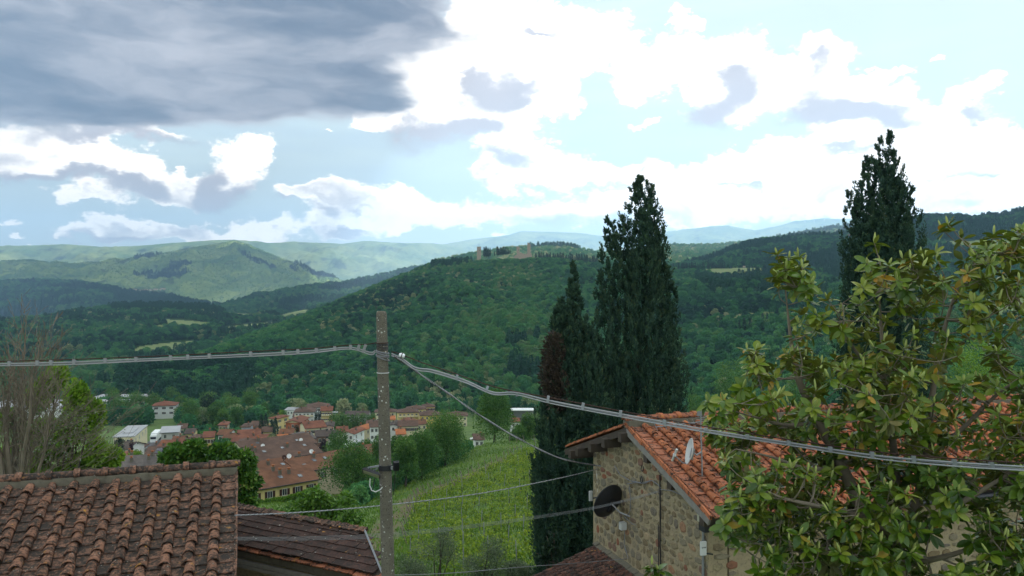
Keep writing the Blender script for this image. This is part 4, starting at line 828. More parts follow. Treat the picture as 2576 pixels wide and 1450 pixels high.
lamp(843, 1038, 1068, 'tall floodlight mast rising in front of the plane tree grove', 4); lamp(854, 1022, 1046, 'second floodlight mast behind the grove near the wood', 4); lamp(704, 1083, 1097, 'curved street lamp beside the four cypresses'); lamp(854, 1072, 1086, 'curved street lamp next to the low cream house'); lamp(1134, 1027, 1042, 'curved street lamp by the green sports field'); lamp(896, 1020, 1035, 'thin street lamp on the field edge left of the pole'); lamp(922, 1020, 1035, 'thin street lamp on the field edge nearest the pole')
def stand():
    d = 455; p0 = at(1287, 1050, d); p1 = at(1340, 1052, d); z0 = float(np.interp(d, GD, GZ)); m = (p0+p1)/2; L = (p1-p0).length
    t = thing('grandstand', 'grey grandstand with white roof edge by the sports field', 'grandstand', (m.x, m.y, z0)); zt = (CY-1030)/F*d
    b = MB(); b.box((m.x, m.y+3, (z0+zt)/2), (L, .4, zt-z0)); b.box((m.x+L/2, m.y, (z0+zt)/2), (.4, 6, zt-z0)); b.box((m.x-L/2, m.y, (z0+zt)/2), (.4, 6, zt-z0)); b.build('wall', MT['flat_roof'], t)
    b = MB(); b.box((m.x, m.y-.6, zt), (L+1, 7.6, .5)); b.build('roof', MT['white'], t)
    for i in range(3): b = MB(); b.box((m.x, m.y+1.5-i*1.2, z0+2.2-i*.7), (L-1, 1.0, .5)); b.build('bench_row', MT['mortar'], t)
stand()
def roads():
    for k, pts in enumerate([[(905, 1250), (930, 1240), (1000, 1222), (1075, 1190), (1150, 1168)], [(330, 1135), (372, 1120), (395, 1108), (450, 1098), (600, 1097), (690, 1096), (712, 1092), (720, 1075)]]):
        V = []; Fa = []
        P = [np.array(at(px, py, solve_d(py, 0.0))) for px, py in pts]
        Q = []
        for a, b in zip(P[:-1], P[1:]):
            for s_ in np.linspace(0, 1, 12, endpoint=False): Q.append(a+(b-a)*s_)
        for i, q in enumerate(Q):
            tdir = Q[min(i+1, len(Q)-1)]-Q[max(i-1, 0)]; nn = np.array([-tdir[1], tdir[0], 0]); nn /= np.linalg.norm(nn)
            for s_ in (-2.6, 2.6):
                r = q+nn*s_; V.append((r[0], r[1], float(gz(r[0], r[1]))+.12))
        for i in range(len(Q)-1): Fa.append((2*i, 2*i+1, 2*i+3, 2*i+2))
        tag(link('road', npmesh('road', np.array(V), np.array(Fa), MT['asphalt'])), kind='structure')
roads()
def netting():
    for (a, b, d, lab) in [((1184, 1143, 1155), (1220, 1141, 1152), 208, 'upper piece of bright orange safety netting below the tall trees'), ((1158, 1157, 1168), (1198, 1154, 1163), 196, 'lower sagging piece of bright orange safety netting on the bank')]:
        t = thing('safety_netting', lab, 'netting', at(a[0], a[2], d)); mb = MB(); n = 10
        for i in range(n):
            u0, u1 = i/n, (i+1)/n; q = []
            for u in (u0, u1):
                px = a[0]+(b[0]-a[0])*u; s = 1.5*sin(u*9); q += [at(px, a[1]+(b[1]-a[1])*u+s, d+sin(u*12)*.4), at(px, a[2]+(b[2]-a[2])*u, d)]
            mb.add([q[0], q[1], q[3], q[2]], [(0, 1, 2, 3)])
        o = mb.build('net', MT['orange_net'], t); sm = o.modifiers.new('thickness', 'SOLIDIFY'); sm.thickness = .06
        mp = MB()
        for u in (0, .5, 1): px = a[0]+(b[0]-a[0])*u; mp.tube([at(px, a[2]+6, d+.1), at(px, a[1]-3, d+.1)], .05, 5)
        mp.build('stake', MT['rust'], t)
netting()
# trees in and around the town -------------------------------------------------
for (px, d_, zt, lab) in [(657, 332, 1045, 'leftmost of the four town cypresses, broad'), (669, 332, 1042, 'tallest of the four town cypresses'), (684, 325, 1058, 'third town cypress from the left'), (693, 322, 1052, 'rightmost of the four town cypresses, leaning tip')]:
    x = (px-CX)/F*d_; zb = float(gz(x, d_)); top = (CY-zt)/F*d_; t = thing('cypress_tree', lab, 'cypress', (x, d_, zb), 'four cypresses in the town'); g = np.random.default_rng(px)
    V, Fa, T = cypress_mesh([(0, 0, .4, top-zb, 1.15), (.3, .2, .4, (top-zb)*.85, .8)], 1500, .55, g); link('crown', npmesh('crown', V, Fa, LM['cyp'], T)).parent = t
    mb = MB(); mb.tube([(0, 0, -.5), (0, 0, (top-zb)*.6)], [.2, .08], 6); link('trunk', mb.mesh('trunk', MT['bark'])).parent = t
BT = [  # px, py_top, width, d, kind, label
 (885, 1128, 170, 142, 'mid', 'wide round oak with dark trunk left of the concrete pole', dict(n=9000, leaf=.34, z0=.28, nl=20)), (852, 1086, 88, 225, 'mid', 'neat rounded maple above the rust red terrace', dict(n=4200, leaf=.38, nl=16)),
 (1020, 1106, 95, 140, 'mid', 'dense tree right behind the concrete pole', dict(n=6000, leaf=.34, nl=16)), (1120, 1052, 165, 168, 'mid', 'broad spreading tree in front of the cream houses', dict(n=10000, leaf=.36, nl=22, z0=.2)), (1060, 1092, 130, 150, 'mid', 'bushy tree with full crown low in the hollow', dict(n=8000, leaf=.34, nl=18, z0=.1)),
 (1243, 988, 140, 205, 'mid', 'tallest tree of the group at the vineyard top', dict(n=10000, leaf=.42, nl=20, z0=.2)), (1372, 1026, 75, 225, 'mid', 'tree at the right end of the vineyard crest beside the cypress', dict(n=3500)), (1330, 1044, 70, 215, 'mid', 'smaller tree between the tall tree and the cypress', dict(n=3500)), (1306, 1075, 60, 208, 'mid', 'low leafy tree on the vineyard crest', dict(n=2500, z0=.1)),
 (1000, 1094, 75, 175, 'mid', 'round tree top touching the pole on its right', dict(n=3500)), (960, 1098, 90, 190, 'mid', 'tree top behind the pole in front of the white house', dict(n=4000)), (920, 1108, 60, 205, 'mid', 'dark green tree beside the grey garage', dict(n=2500)),
 (716, 1030, 24, 400, 'mid', 'compact bright green tree beside the yellow house', dict(n=1200)), (708, 1030, 22, 420, 'bright', 'slender light green tree by the flat white building', dict(n=900)), (746, 1069, 22, 345, 'dark', 'dark bushy tree in front of the brick house', dict(n=900, z0=.05)),
 (795, 1032, 14, 400, 'dark', 'pointed dark conifer right of the balconied block', dict(n=900, z0=.05)), (804, 1030, 14, 398, 'dark', 'second pointed conifer next to the tall yellow house', dict(n=900, z0=.05)),
 (813, 1103, 24, 262, 'purple', 'small purple leaved tree beside the cream hipped house', dict(n=900, z0=.1)), (686, 1093, 50, 248, 'bloom', 'cream blossoming tree among the dark roofs', dict(n=2600, z0=.15, leaf=.5)), (580, 1112, 30, 240, 'mid', 'green tree at the left edge of the town roofs', dict(n=1200)),
 (340, 1137, 66, 190, 'bright', 'lime green round tree in front of the solar roof', dict(n=3600, leaf=.36)), (300, 1100, 34, 225, 'dark', 'dark cedar in front of the yellow warehouse', dict(n=1700)), (330, 1108, 14, 235, 'purple', 'small dark purple tree beside the warehouse wall', dict(n=500)), (424, 1150, 40, 205, 'dark', 'dark evergreen right of the solar roof', dict(n=1500)),
 (1840, 915, 170, 250, 'mid', 'big round tree behind the house ridge', dict(n=8000, leaf=.42, nl=20)), (1750, 985, 70, 240, 'mid', 'smaller tree right of the big cypress', dict(n=3000)), (1790, 1000, 70, 215, 'mid', 'low tree just above the red tiled ridge', dict(n=3000)), (2010, 940, 130, 230, 'mid', 'leafy tree seen through the magnolia', dict(n=5000)), (2470, 860, 260, 190, 'bright', 'bright green wood edge tree behind the magnolia at right', dict(n=9000, leaf=.5, nl=20)), (2330, 900, 180, 200, 'mid', 'green tree behind the centre of the magnolia', dict(n=6000, leaf=.5)), (2590, 900, 160, 170, 'mid', 'green tree at the right frame edge behind the magnolia', dict(n=5000, leaf=.5)), (2180, 950, 150, 210, 'mid', 'dark green tree between the right cypress and the roof', dict(n=5000, leaf=.5))]
for (px, pt, w, d, kd, lab, kw) in BT: broad_tree(px, pt, w, d, kd, lab, group='single trees around the town', **kw)
def groves():
    g = np.random.default_rng(4)
    for i in range(9):
        px = 835+i*13; broad_tree(px, 1037+g.uniform(-2, 3)+abs(i-4)*.4, 24, 372+g.uniform(-6, 6), 'mid', 'clipped plane tree in the green grove by the floodlight mast', 'plane_tree', 'plane tree grove in the town', leaf=.5, n=900, seed=i, z0=.1, flat=.6)
    P = []
    for _ in range(120):                # loose trees on the valley floor between houses and hill
        px = g.uniform(-150, 1480); d = g.uniform(430, 640); P.append((px, d))
    WB = [(300, 640, 990, 1085, 46)]
    for i in range(56):
        px = g.uniform(275, 668); d = g.uniform(400, 590); d = d if px < 600 else g.uniform(430, 590); zb = float(gz((px-CX)/F*d, d)); hgt = g.uniform(9, 17); py = CY-(zb+hgt)/d*F
        if 372 < px < 450 and d < 500 and py < 1062: continue
        kd = 'dark' if g.uniform() < .18 else ('bloom' if g.uniform() < .07 else 'mid')
        broad_tree(px, py, hgt*g.uniform(.75, 1.1)*F/d, d, kd, 'woodland tree standing between the town and the far factory', 'broadleaf_tree', 'trees between town and factory', leaf=.75, n=2000, seed=i+50, z0=.08)
    pts = []
    for i in range(1500):
        px = g.uniform(-300, 2700); d = g.uniform(430, 640)
        if 640 < px < 1400 and d < 500: continue
        if 130 < px < 640 and d < 560: continue
        if 150 < px < 340 and 540 < d < 610: continue
        if px < 280 and 340 < d < 560: continue
        if 370 < px < 450 and d < 590: continue
        pts.append(((px-CX)/F*d, d, float(gz((px-CX)/F*d, d))))
    for i in range(90):
        px = g.uniform(462, 600); d = g.uniform(270, 400); pts.append(((px-CX)/F*d, d, float(gz((px-CX)/F*d, d))-2.4))
    for i in range(520):
        px = g.uniform(262, 655); d = g.uniform(395, 560)
        if 365 < px < 455 and d < 520: continue
        if 262 < px < 365 and d < 430: continue
        if 480 < px and d < 420: continue
        pts.append(((px-CX)/F*d, d, float(gz((px-CX)/F*d, d))-1.5))
    P = np.array(pts); n = len(P); bl = (g.uniform(0, 1, n) < .14)
    scatter_gn('woodland', P, np.where(P[:, 1] < 402, g.uniform(1.8, 3.4, n), g.uniform(3.2, 6.2, n)), g.uniform(0, 6, n), np.where(g.uniform(0, 1, n) < .08, 5, g.integers(0, 5, n)), np.where(bl, g.uniform(.84, .97, n), g.uniform(.15, .65, n)), PROTOS)
    pts = []
    for i in range(700):                # bushes on the banks
        px = g.uniform(880, 1300); d = g.uniform(118, 185); x = (px-CX)/F*d; pts.append((x, d, px))
    pts = [(x, d, float(gz(x, d))-.3) for x, d, px in pts if not inpoly([px], [CY-float(gz(x, d))/d*F], VINE)[0] and not inpoly([px], [CY-float(gz(x, d))/d*F], TRACK)[0] and px < 900+ (d-118)*4.2]
    P = np.array(pts); n = len(P); scatter_gn('shrubs', P, g.uniform(.7, 1.7, n), g.uniform(0, 6, n), g.integers(0, 5, n), g.uniform(.2, .75, n), PROTOS)
groves()
# castle on its hill ----------------------------------------------------------
def castle():
    S = SHEETS['castle']; d = 1490.0; k = d/F; st = wallmat('castle_stone', (.33, .26, .19)); zg = lambda px: float(S.at(px, 652)[0][2])
    t = thing('ruined_castle', 'ruined stone castle with three square towers on the wooded hilltop', 'castle', ((1300-CX)*k, d, (CY-652)*k))
    for (a, b, top, bot, nm) in [(1200, 1210, 622, 648, 'flat topped'), (1299.5, 1307, 621.5, 645, 'flat topped')]:
        w = (b-a)*k; mb = MB(); x = ((a+b)/2-CX)*k; z0, z1 = (CY-bot)*k-6, (CY-top)*k; mb.box((x, d, (z0+z1)/2), (w, w, z1-z0)); mb.box((x, d, z1+.3), (w+.7, w+.7, .6)); o = mb.build('tower', st, t)
        o2 = MB(); o2.box((x+.8, d-w/2-.05, z1-6), (.9, .2, 1.6)); o2.build('window', MT['dark_metal'], o)
    mb = MB(); x = (1330.5-CX)*k; w = 8*k; z0, z1 = (CY-645)*k-6, (CY-611)*k
    mb.add([(x-w/2, d-w/2, z0), (x+w/2, d-w/2, z0), (x+w/2, d+w/2, z0), (x-w/2, d+w/2, z0), (x-w/2, d-w/2, z1), (x-w*.05, d-w/2, z1), (x+w*.12, d-w/2, z1-1.8), (x+w/2, d-w/2, z1-4), (x-w/2, d+w/2, z1), (x-w*.05, d+w/2, z1), (x+w*.12, d+w/2, z1-1.8), (x+w/2, d+w/2, z1-4)],
           [(0, 1, 7, 6, 5, 4), (3, 8, 9, 10, 11, 2), (0, 4, 8, 3), (1, 2, 11, 7), (4, 5, 9, 8), (5, 6, 10, 9), (6, 7, 11, 10)]); mb.build('tower', st, t).__setitem__('label', 'tallest tower with broken sloping top')
    mb = MB(); prof = [(1293, 645), (1296, 642), (1301, 643), (1307, 638), (1311, 636), (1316, 639), (1320, 641), (1326, 638), (1332, 637), (1337, 638.5), (1339, 645)]
    for (a, pa), (b, pb) in zip(prof[:-1], prof[1:]):
        xa, xb = (a-CX)*k, (b-CX)*k; z0 = (CY-652)*k-4; za, zb = (CY-pa)*k, (CY-pb)*k; y = d-4
        mb.add([(xa, y, z0), (xb, y, z0), (xb, y, zb), (xa, y, za), (xa, y+1.6, z0), (xb, y+1.6, z0), (xb, y+1.6, zb), (xa, y+1.6, za)], [(0, 1, 2, 3), (5, 4, 7, 6), (3, 2, 6, 7), (0, 3, 7, 4), (1, 5, 6, 2)])
    mb.build('curtain_wall', st, t)
    mp = MB(); x = (1205-CX)*k
    mp.tube([(x, d, (CY-622)*k), (x, d, (CY-612)*k)], .12, 4); mp.build('flagpole', MT['dark_metal'], t)
castle()
def hill_cypresses():
    g = np.random.default_rng(9); protos = []
    for k in range(3):
        V, Fa, T = cypress_mesh([(0, 0, .3, 10, 1.15+.12*k), (.25, .1, .3, 8.6, .8)], 330, 1.1, np.random.default_rng(30+k), W=.5); protos.append(npmesh('crown', V, Fa, LM['cyp'], T))
    mb = MB(); mb.tube([(0, 0, -1), (0, 0, 4)], [.3, .15], 5); tk = mb.mesh('trunk', MT['bark'])
    def cyp(p, h, lab, grp):
        t = thing('cypress_tree', lab, 'cypress', p, grp)
        for nm, me in (('crown', protos[g.integers(0, 3)]), ('trunk', tk)): o = bpy.data.objects.new(nm, me); C.objects.link(o); o.parent = t; o.scale = (h/10*g.uniform(.8, 1.15),)*2+(h/10,)
    S = SHEETS['castle']; k = 1490/F
    for px, bot, top in [(1218, 643, 624), (1223, 643, 622), (1228, 643, 625), (1233, 641, 625), (1244, 640, 632), (1251, 639, 622), (1255, 639, 627), (1259, 638, 623), (1263, 638, 625), (1267, 638, 622), (1272, 637, 623), (1278, 637, 625), (1283, 636, 629)]:
        cyp(((px-CX)*k, 1490, (CY-bot-4)*k), (bot+4-top)*k, 'slim dark cypress in the clump between the castle towers', 'cypresses between the castle towers')
    for i in range(40):
        px = 1346+i*4.0+g.uniform(-1.5, 1.5); bot = 648+(px-1346)*.085; hh = g.uniform(12, 22)*(1 if px > 1400 else .9)
        cyp(((px-CX)*k, 1490+g.uniform(-8, 8), (CY-bot-3)*k), hh*k, 'slim dark cypress in the long avenue right of the castle', 'cypress avenue along the castle ridge')
    for i in range(32):
        px = 1692+i*4.2+g.uniform(-1.5, 1.5)
        if 1772 < px < 1776: continue
        p = S.at(px, 676)[0]; cyp(p, g.uniform(11, 17)*p[1]/F, 'slim dark cypress in the row beside the hilltop field', 'cypress row beside the hilltop field')
    for px, py, h in [(1838, 838, 22), (1860, 836, 28), (1872, 834, 32), (1887, 832, 30), (1918, 820, 30), (1930, 818, 28), (2400, 800, 30), (2412, 798, 28), (2425, 796, 32), (2440, 790, 30), (2452, 786, 26), (2520, 776, 30)]:
        p = S.at(px, py)[0]; cyp(p, h*p[1]/F, 'dark cypress standing on the right hand slope', 'cypresses on the right hand slope')
    SL = SHEETS['left_hill']
    for px, py, h in [(262, 880, 18), (272, 880, 20), (282, 878, 16), (318, 880, 17), (330, 879, 18)]:
        p = SL.at(px, py)[0]; cyp(p, h*p[1]/F, 'dark cypress beside the farmstead on the left hill', 'cypresses on the left hill')
hill_cypresses()
def farm(px, py, w, h, sh, label, rc='red', wall='pink'):
    p = SHEETS[sh].at(px, py)[0]; d = p[1]; W = w/F*d; H = h/F*d
    t = thing('farmhouse', label, 'farmhouse', p); mb = MB(); mb.box((0, 0, H/2), (W, W*.5, H+2)); link('wall', mb.mesh('wall', WM_[wall])).parent = t
    rb = MB(); r = W*.1; z = H+1; b = W*.3; a = W*.54
    rb.add([(-a, -b, z), (a, -b, z), (a, 0, z+r), (-a, 0, z+r), (a, b, z), (-a, b, z)], [(0, 1, 2, 3), (3, 2, 4, 5), (0, 3, 5), (1, 4, 2), (0, 5, 4, 1)]); link('roof', rb.mesh('roof', RM[rc])).parent = t
    for i in range(4):
        o = link('window', win_meshes('')[0]); o.parent = t; o.location = (-W*.36+i*W*.24, -W*.25-.05, H*.6); q = link('pane', win_meshes('')[1]); q.parent = o
for a in [(394, 810, 15, 6, 'left_hill', 'pink stone farmhouse at the top of the sloping green field'), (409, 806, 5, 3, 'left_hill', 'small shed beside the pink farmhouse', 'orange', 'yellow'), (274, 876, 10, 7, 'left_hill', 'reddish farmhouse among dark cypresses on the left hill', 'red', 'brown'), (295, 877, 6, 5, 'left_hill', 'tan cottage right of the cypress farmhouse', 'brown', 'tan'), (678, 842, 8, 6, 'left_hill', 'orange roofed cottage below the vine rows', 'orange', 'white'), (579, 862, 10, 4, 'left_hill', 'white farm building by the blossoming tree', 'grey', 'white'),
          (1872, 676, 6, 5, 'castle', 'little house at the edge of the hilltop field', 'rust', 'tan'), (1906, 655, 16, 5, 'dark_hill', 'long farmhouse on the dark hill above the field', 'red', 'pink'), (2410, 590, 16, 8, 'dark_hill', 'reddish house in the trees on the right skyline', 'rust', 'pink'), (2142, 600, 16, 8, 'dark_hill', 'house just left of the tall right cypress on the skyline', 'rust', 'pink'), (1998, 838, 8, 7, 'castle', 'small pale house in the wood behind the magnolia', 'brown', 'grey')]: farm(*a)
def far_village():
    g = np.random.default_rng(3); S = SHEETS['mountain']
    for i in range(14):
        px = 330+i*6.5+g.uniform(-2, 2); p = S.at(px, 733+g.uniform(-3, 3)+ (i > 11)*-6)[0]; d = p[1]; W = g.uniform(9, 16); t = thing('far_house', 'tiny pale house in the village strung across the far mountain foot', 'house', p, 'far mountain village houses')
        mb = MB(); mb.box((0, 0, 3), (W, 8, 12)); link('wall', mb.mesh('wall', WM_['tan'])).parent = t
        rb = MB(); z = 9; a, b = W*.55, 4.6; rb.add([(-a, -b, z), (a, -b, z), (a, 0, z+2), (-a, 0, z+2), (a, b, z), (-a, b, z)], [(0, 1, 2, 3), (3, 2, 4, 5), (0, 3, 5), (1, 4, 2), (0, 5, 4, 1)]); link('roof', rb.mesh('roof', RM['red'])).parent = t
far_village()
def turbines():
    for i, px in enumerate((2025, 2048, 2074)):
        d = 12300; k = d/F; x = (px-CX)*k; z0 = (CY-562)*k; z1 = (CY-541)*k; t = thing('wind_turbine', 'white wind turbine on the far blue ridge', 'wind turbine', (x, d, z0), 'wind turbines on the far ridge')
        mb = MB(); mb.tube([(x, d, z0), (x, d, z1)], [3, 1.8], 6); mb.build('tower', MT['white'], t); mb = MB()
        for q in range(3): a = q*2.094+i; mb.tube([(x, d-3, z1), (x+40*sin(a), d-3, z1+40*cos(a))], [1.8, .6], 4)
        mb.build('rotor', MT['white'], t)
turbines()
def crane():
    p = [at(1390, 1012, 330), at(1393, 988, 330), at(1402, 1002, 330), at(1396, 1012, 330)]
    t = thing('crane', 'yellow crane jib poking up beside the cypress', 'crane', p[0]); zb = float(gz(p[0].x, 330))
    mb = MB(); mb.tube([p[0]+Vector((0, 0, zb-p[0].z)), p[0], p[1]], .18, 5); mb.tube([p[3]+Vector((0, 0, zb-p[3].z)), p[3], p[1]], .14, 5); mb.build('mast', MT['yellow'], t); m2 = MB(); m2.tube([p[1], p[2]], .14, 5); m2.build('jib', MT['yellow'], t)
crane()
# ---------------------------------------------------------------- near houses
AX = Vector((.9487, .3162, 0)); BX = Vector((-.3162, .9487, 0))     # ridge direction of the village roofs, and across
def cover_mesh(L=.43, r0=.074, r1=.110, n=7, th=.018):
    """barrel tile: half round, wider at the lower end (-y), with a real edge"""
    mb = MB(); o = []
    for (y, r) in ((L/2, r0), (-L/2, r1)):
        for rr in (r, r-th):
            for j in range(n): a = pi*j/(n-1); mb.v.append((rr*cos(a), y, rr*sin(a)*.92))
    t0, t1, b0, b1 = 0, n, 2*n, 3*n
    for j in range(n-1): mb.f += [(t0+j, t0+j+1, b0+j+1, b0+j), (b1+j, b1+j+1, t1+j+1, t1+j), (b0+j, b0+j+1, b1+j+1, b1+j)]
    mb.f += [(t0, b0, b1, t1), (t0+n-1, t1+n-1, b1+n-1, b0+n-1)]; mb.m = [0]*len(mb.f); return mb
def flat_mesh(W=.34, L=.42, th=.024):
    mb = MB(); mb.box((0, 0, 0), (W, L, th)); mb.box((-W/2+.012, 0, .03), (.024, L, .04)); mb.box((W/2-.012, 0, .03), (.024, L, .04)); return mb
def basis(o, x, y): x = x.normalized(); y = y.normalized(); z = x.cross(y).normalized(); return Matrix.Translation(o) @ Matrix((x, y, z)).transposed().to_4x4()
def tile(name, me, M4, parent, pinv, jit=.012, rj=.03):
    o = bpy.data.objects.new(name, me); C.objects.link(o); o.parent = parent; o.matrix_parent_inverse = pinv
    o.matrix_basis = M4 @ Matrix.Translation((R.gauss(0, jit), R.gauss(0, jit), R.gauss(0, .004))) @ Matrix.Rotation(R.gauss(0, rj), 4, 'Z') @ Matrix.Rotation(R.gauss(0, .012), 4, 'Y'); return o
def joined(name, me, mats4, parent, mat):
    """the pieces past the limit: the same tiles joined into one part"""
    if not mats4: return
    V = np.array([v.co for v in me.vertices]); Fl = [tuple(p.vertices) for p in me.polygons]; vs = []; fs = []
    for k, m in enumerate(mats4):
        A = np.array(m); vs.append(V @ A[:3, :3].T+A[:3, 3]); fs += [tuple(i+k*len(V) for i in f) for f in Fl]
    m2 = bpy.data.meshes.new(name); m2.from_pydata(np.concatenate(vs).tolist(), [], fs); m2.materials.append(mat); tag(link(name, m2, parent), kind='stuff')
def tile_roof(parent, O, ux, uy, ncol, nrow, sp, ex, cov, flat, limit=300, gaps=(), skip=None):
    """O: top left corner (as seen), ux along the eave, uy UP the slope; columns of barrel tiles over flat tiles"""
    nz = ux.cross(uy).normalized(); cm = cover_mesh().mesh('cover_tile', cov, True); fm = flat_mesh(sp-.03, ex+.1).mesh('flat_tile', flat); pinv = WM(parent).inverted()
    tilt = Matrix.Rotation(radians(-3.6), 4, 'X'); tiltf = Matrix.Rotation(radians(-4.8), 4, 'X'); nc = nf = 0; rest_c = []; rest_f = []
    for c in range(ncol):
        for r in range(nrow):
            p = O+ux*(c*sp)-uy*((r+.5)*ex); off = R.gauss(0, .012)
            if skip and skip(p): continue
            pf = p+ux*(sp*.5)+nz*.04; Mf = basis(pf, ux, uy) @ tiltf
            if nf < limit: tile('flat_tile', fm, Mf, parent, pinv, .005, .008); nf += 1
            else: rest_f.append(Mf)
            if c == 0: continue
            s_ = -.09 if (c, r) in gaps else 0
            Mc = basis(p+nz*.075+uy*(s_), ux, uy) @ tilt
            if nc < limit: tile('cover_tile', cm, Mc, parent, pinv); nc += 1
            else: rest_c.append(Mc @ Matrix.Rotation(R.gauss(0, .03), 4, 'Z'))
    joined('cover_tile_field', cm, rest_c, parent, cov); joined('flat_tile_field', fm, rest_f, parent, flat)
def slab(mb, O, ux, w, uy, l, nz, th, mi=0): mb.box(O+ux*w/2-uy*l/2-nz*th/2, (w, l, th), ux, uy, nz, mi)
def left_house():
    rp = at(597, 1189, 17.5); s = tan(radians(16.5)); U = (BX+Vector((0, 0, s))).normalized(); N = AX.cross(U).normalized(); n = 14; sp = .392; ex = .318
    t = thing('tiled_house', 'old house at lower left with weathered brown tile roof crusted by lichen', 'house', Vector((rp.x-3, rp.y-2, -11)))
    O = rp-AX*(n*sp); rows = 15
    tile_roof(t, O-U*.12, AX, U, n, rows, sp, ex, MT['clay_old'], MT['clay_flat'], gaps=((7, 1), (9, 0), (8, 0), (4, 1), (5, 1), (6, 1), (10, 2)))
    mb = MB(); slab(mb, O-N*.03, AX, n*sp-.05, U, rows*ex, N, .12); mb.build('roof_deck', MT['wood'], t)
    # edge tiles standing along the right verge
    em = MB(); em.box((0, 0, 0), (.03, .40, .13)); em = em.mesh('verge_tile', MT['clay_old']); pinv = WM(t).inverted()
    for r in range(rows): tile('verge_tile', em, basis(rp-U*((r+.5)*ex+.05)+N*.03, AX, U) @ Matrix.Rotation(radians(3), 4, 'X'), t, pinv, .004, .01)
    # ridge: mortar bed and round ridge tiles with narrow joint covers
    mb = MB(); L = n*sp
    for i in range(28):
        a = O+AX*(L*i/28); mb.box(a+AX*(L/56)+BX*.02+Vector((0, 0, .03+R.uniform(-.01, .01))), (L/28, .34+R.uniform(-.03, .03), .24), AX, BX)
    mb.build('ridge_mortar', MT['mortar'], t)
    rm = cover_mesh(.62, .125, .13, 7, .02).mesh('ridge_tile', MT['clay_flat'], True); jm = cover_mesh(.12, .155, .16, 7, .03).mesh('ridge_joint', MT['clay_old'], True)
    for i in range(11):
        c = rp-AX*(.25+i*.52)+Vector((0, 0, .155)); tile('ridge_tile', rm, basis(c, -BX, AX), t, pinv, .006, .015); tile('ridge_joint', jm, basis(c-AX*.26, -BX, AX), t, pinv, .006, .03)
    # far slope and walls
    D2 = (BX-Vector((0, 0, s))).normalized(); mb = MB(); slab(mb, O+D2*4.2-Vector((0, 0, .02)), AX, L, D2, 4.2, AX.cross(D2), .14); mb.build('rear_roof', MT['clay_flat'], t)
    mb = MB(); e = rp-U*(rows*ex)
    for a in (0, -L+.3):
        q = rp+AX*(a-.15); zr = rp.z-.2; y0 = -rows*ex*cos(radians(16.5))+.35
        mb.add([q+BX*y0+Vector((0, 0, -zr-12+zr*0)) if 0 else Vector(((q+BX*y0).x, (q+BX*y0).y, -12)), Vector(((q+BX*3.9).x, (q+BX*3.9).y, -12)), Vector(((q+BX*3.9).x, (q+BX*3.9).y, zr-3.9*s)), Vector((q.x, q.y, zr)), Vector(((q+BX*y0).x, (q+BX*y0).y, zr+y0*s))], [(0, 1, 2, 3, 4)])
    o = mb.build('wall', MT['mortar'], t); so_ = o.modifiers.new('thickness', 'SOLIDIFY'); so_.thickness = .3
left_house()
def plane_pt(px, py, P0, N):
    r = at(px, py, 1.0); k = P0.dot(N)/r.dot(N); return r*k
def hut():
    e = Vector((.877, -.481, 0)); P0 = at(957, 1444, 18.0); sl = tan(radians(17)); U = (Vector((.481, .877, 0))+Vector((0, 0, sl))).normalized(); N = e.cross(U).normalized()
    poly = [plane_pt(*q, P0, N) for q in [(560, 1362), (962, 1446), (918, 1338), (760, 1308), (560, 1270)]]
    t = thing('stone_hut', 'low stone hut with dark brown flat tile roof spotted by white lichen', 'hut', Vector((P0.x-3, P0.y+2, -13)))
    mb = MB(); mb.add([p-N*.05 for p in poly]+[p-N*.2 for p in poly], [(0, 1, 2, 3, 4), (9, 8, 7, 6, 5)]+[(i, i+5, (i+1) % 5+5, (i+1) % 5) for i in range(5)]); mb.build('roof_deck', MT['wood'], t)
    q2 = [((p-P0).dot(e), (p-P0).dot(U)) for p in poly]; fm = MB(); fm.box((0, 0, 0), (.305, .30, .022)); fm = fm.mesh('flat_tile', MT['clay_brown']); pinv = WM(t).inverted(); k = 0; rest = []
    for r in range(26):
        for c in range(-30, 4):
            u = c*.31+(r % 2)*.155; v = (r+.4)*.235
            if inpoly([u], [v], q2)[0]:
                M4 = basis(P0+e*u+U*v+N*.015, e, U) @ Matrix.Rotation(radians(-4.5), 4, 'X')
                if k < 300: tile('flat_tile', fm, M4, t, pinv, .006, .012); k += 1
                else: rest.append(M4)
    joined('flat_tile_field', fm, rest, t, MT['clay_brown'])
    em = MB(); em.box((0, 0, 0), (.42, .22, .035)); em = em.mesh('eave_tile', MT['clay_red_flat'])
    for c in range(16): tile('eave_tile', em, basis(P0-e*(c*.42+.1)-U*.02-N*.07, e, U) @ Matrix.Rotation(radians(-2), 4, 'Y'), t, pinv, .01, .02)
    mb = MB(); mb.box(P0-e*3.4+Vector((.05, .1, -.26)), (7.0, .1, .22), e, Vector((.481, .877, 0))); mb.build('mortar_band', MT['mortar'], t)
    for zz, nm in ((-.42, 'eave_board'), (-.52, 'eave_board')): mb = MB(); mb.box(P0-e*3.4+Vector((-.01, -.02, zz)), (7.0, .09, .085), e, Vector((.481, .877, 0)), (0, 0, 1)); mb.build(nm, MT['board'], t)
    h = Vector((.481, .877, 0)); mb = MB(); mb.box(P0-e*3.2+h*.55+Vector((0, 0, -3.6)), (6.4, .4, 6.2), e, h); mb.build('wall', STONEWALL, t)
    mb = MB(); mb.tube([poly[1]+N*.06, poly[2]+N*.06], .025, 4); mb.build('flashing', MT['metal'], t)
    mb = MB(); a, b = poly[2], poly[4]
    for i in range(70):
        f = i/70; p = a+(b-a)*f; mb.box(p+N*.03+Vector((0, 0, R.uniform(-.02, .01))), ((b-a).length/66, .2+R.uniform(-.05, .05), .09), (a-b).normalized(), U, N)
    mb.build('ridge_mortar', MT['clay_flat'], t)
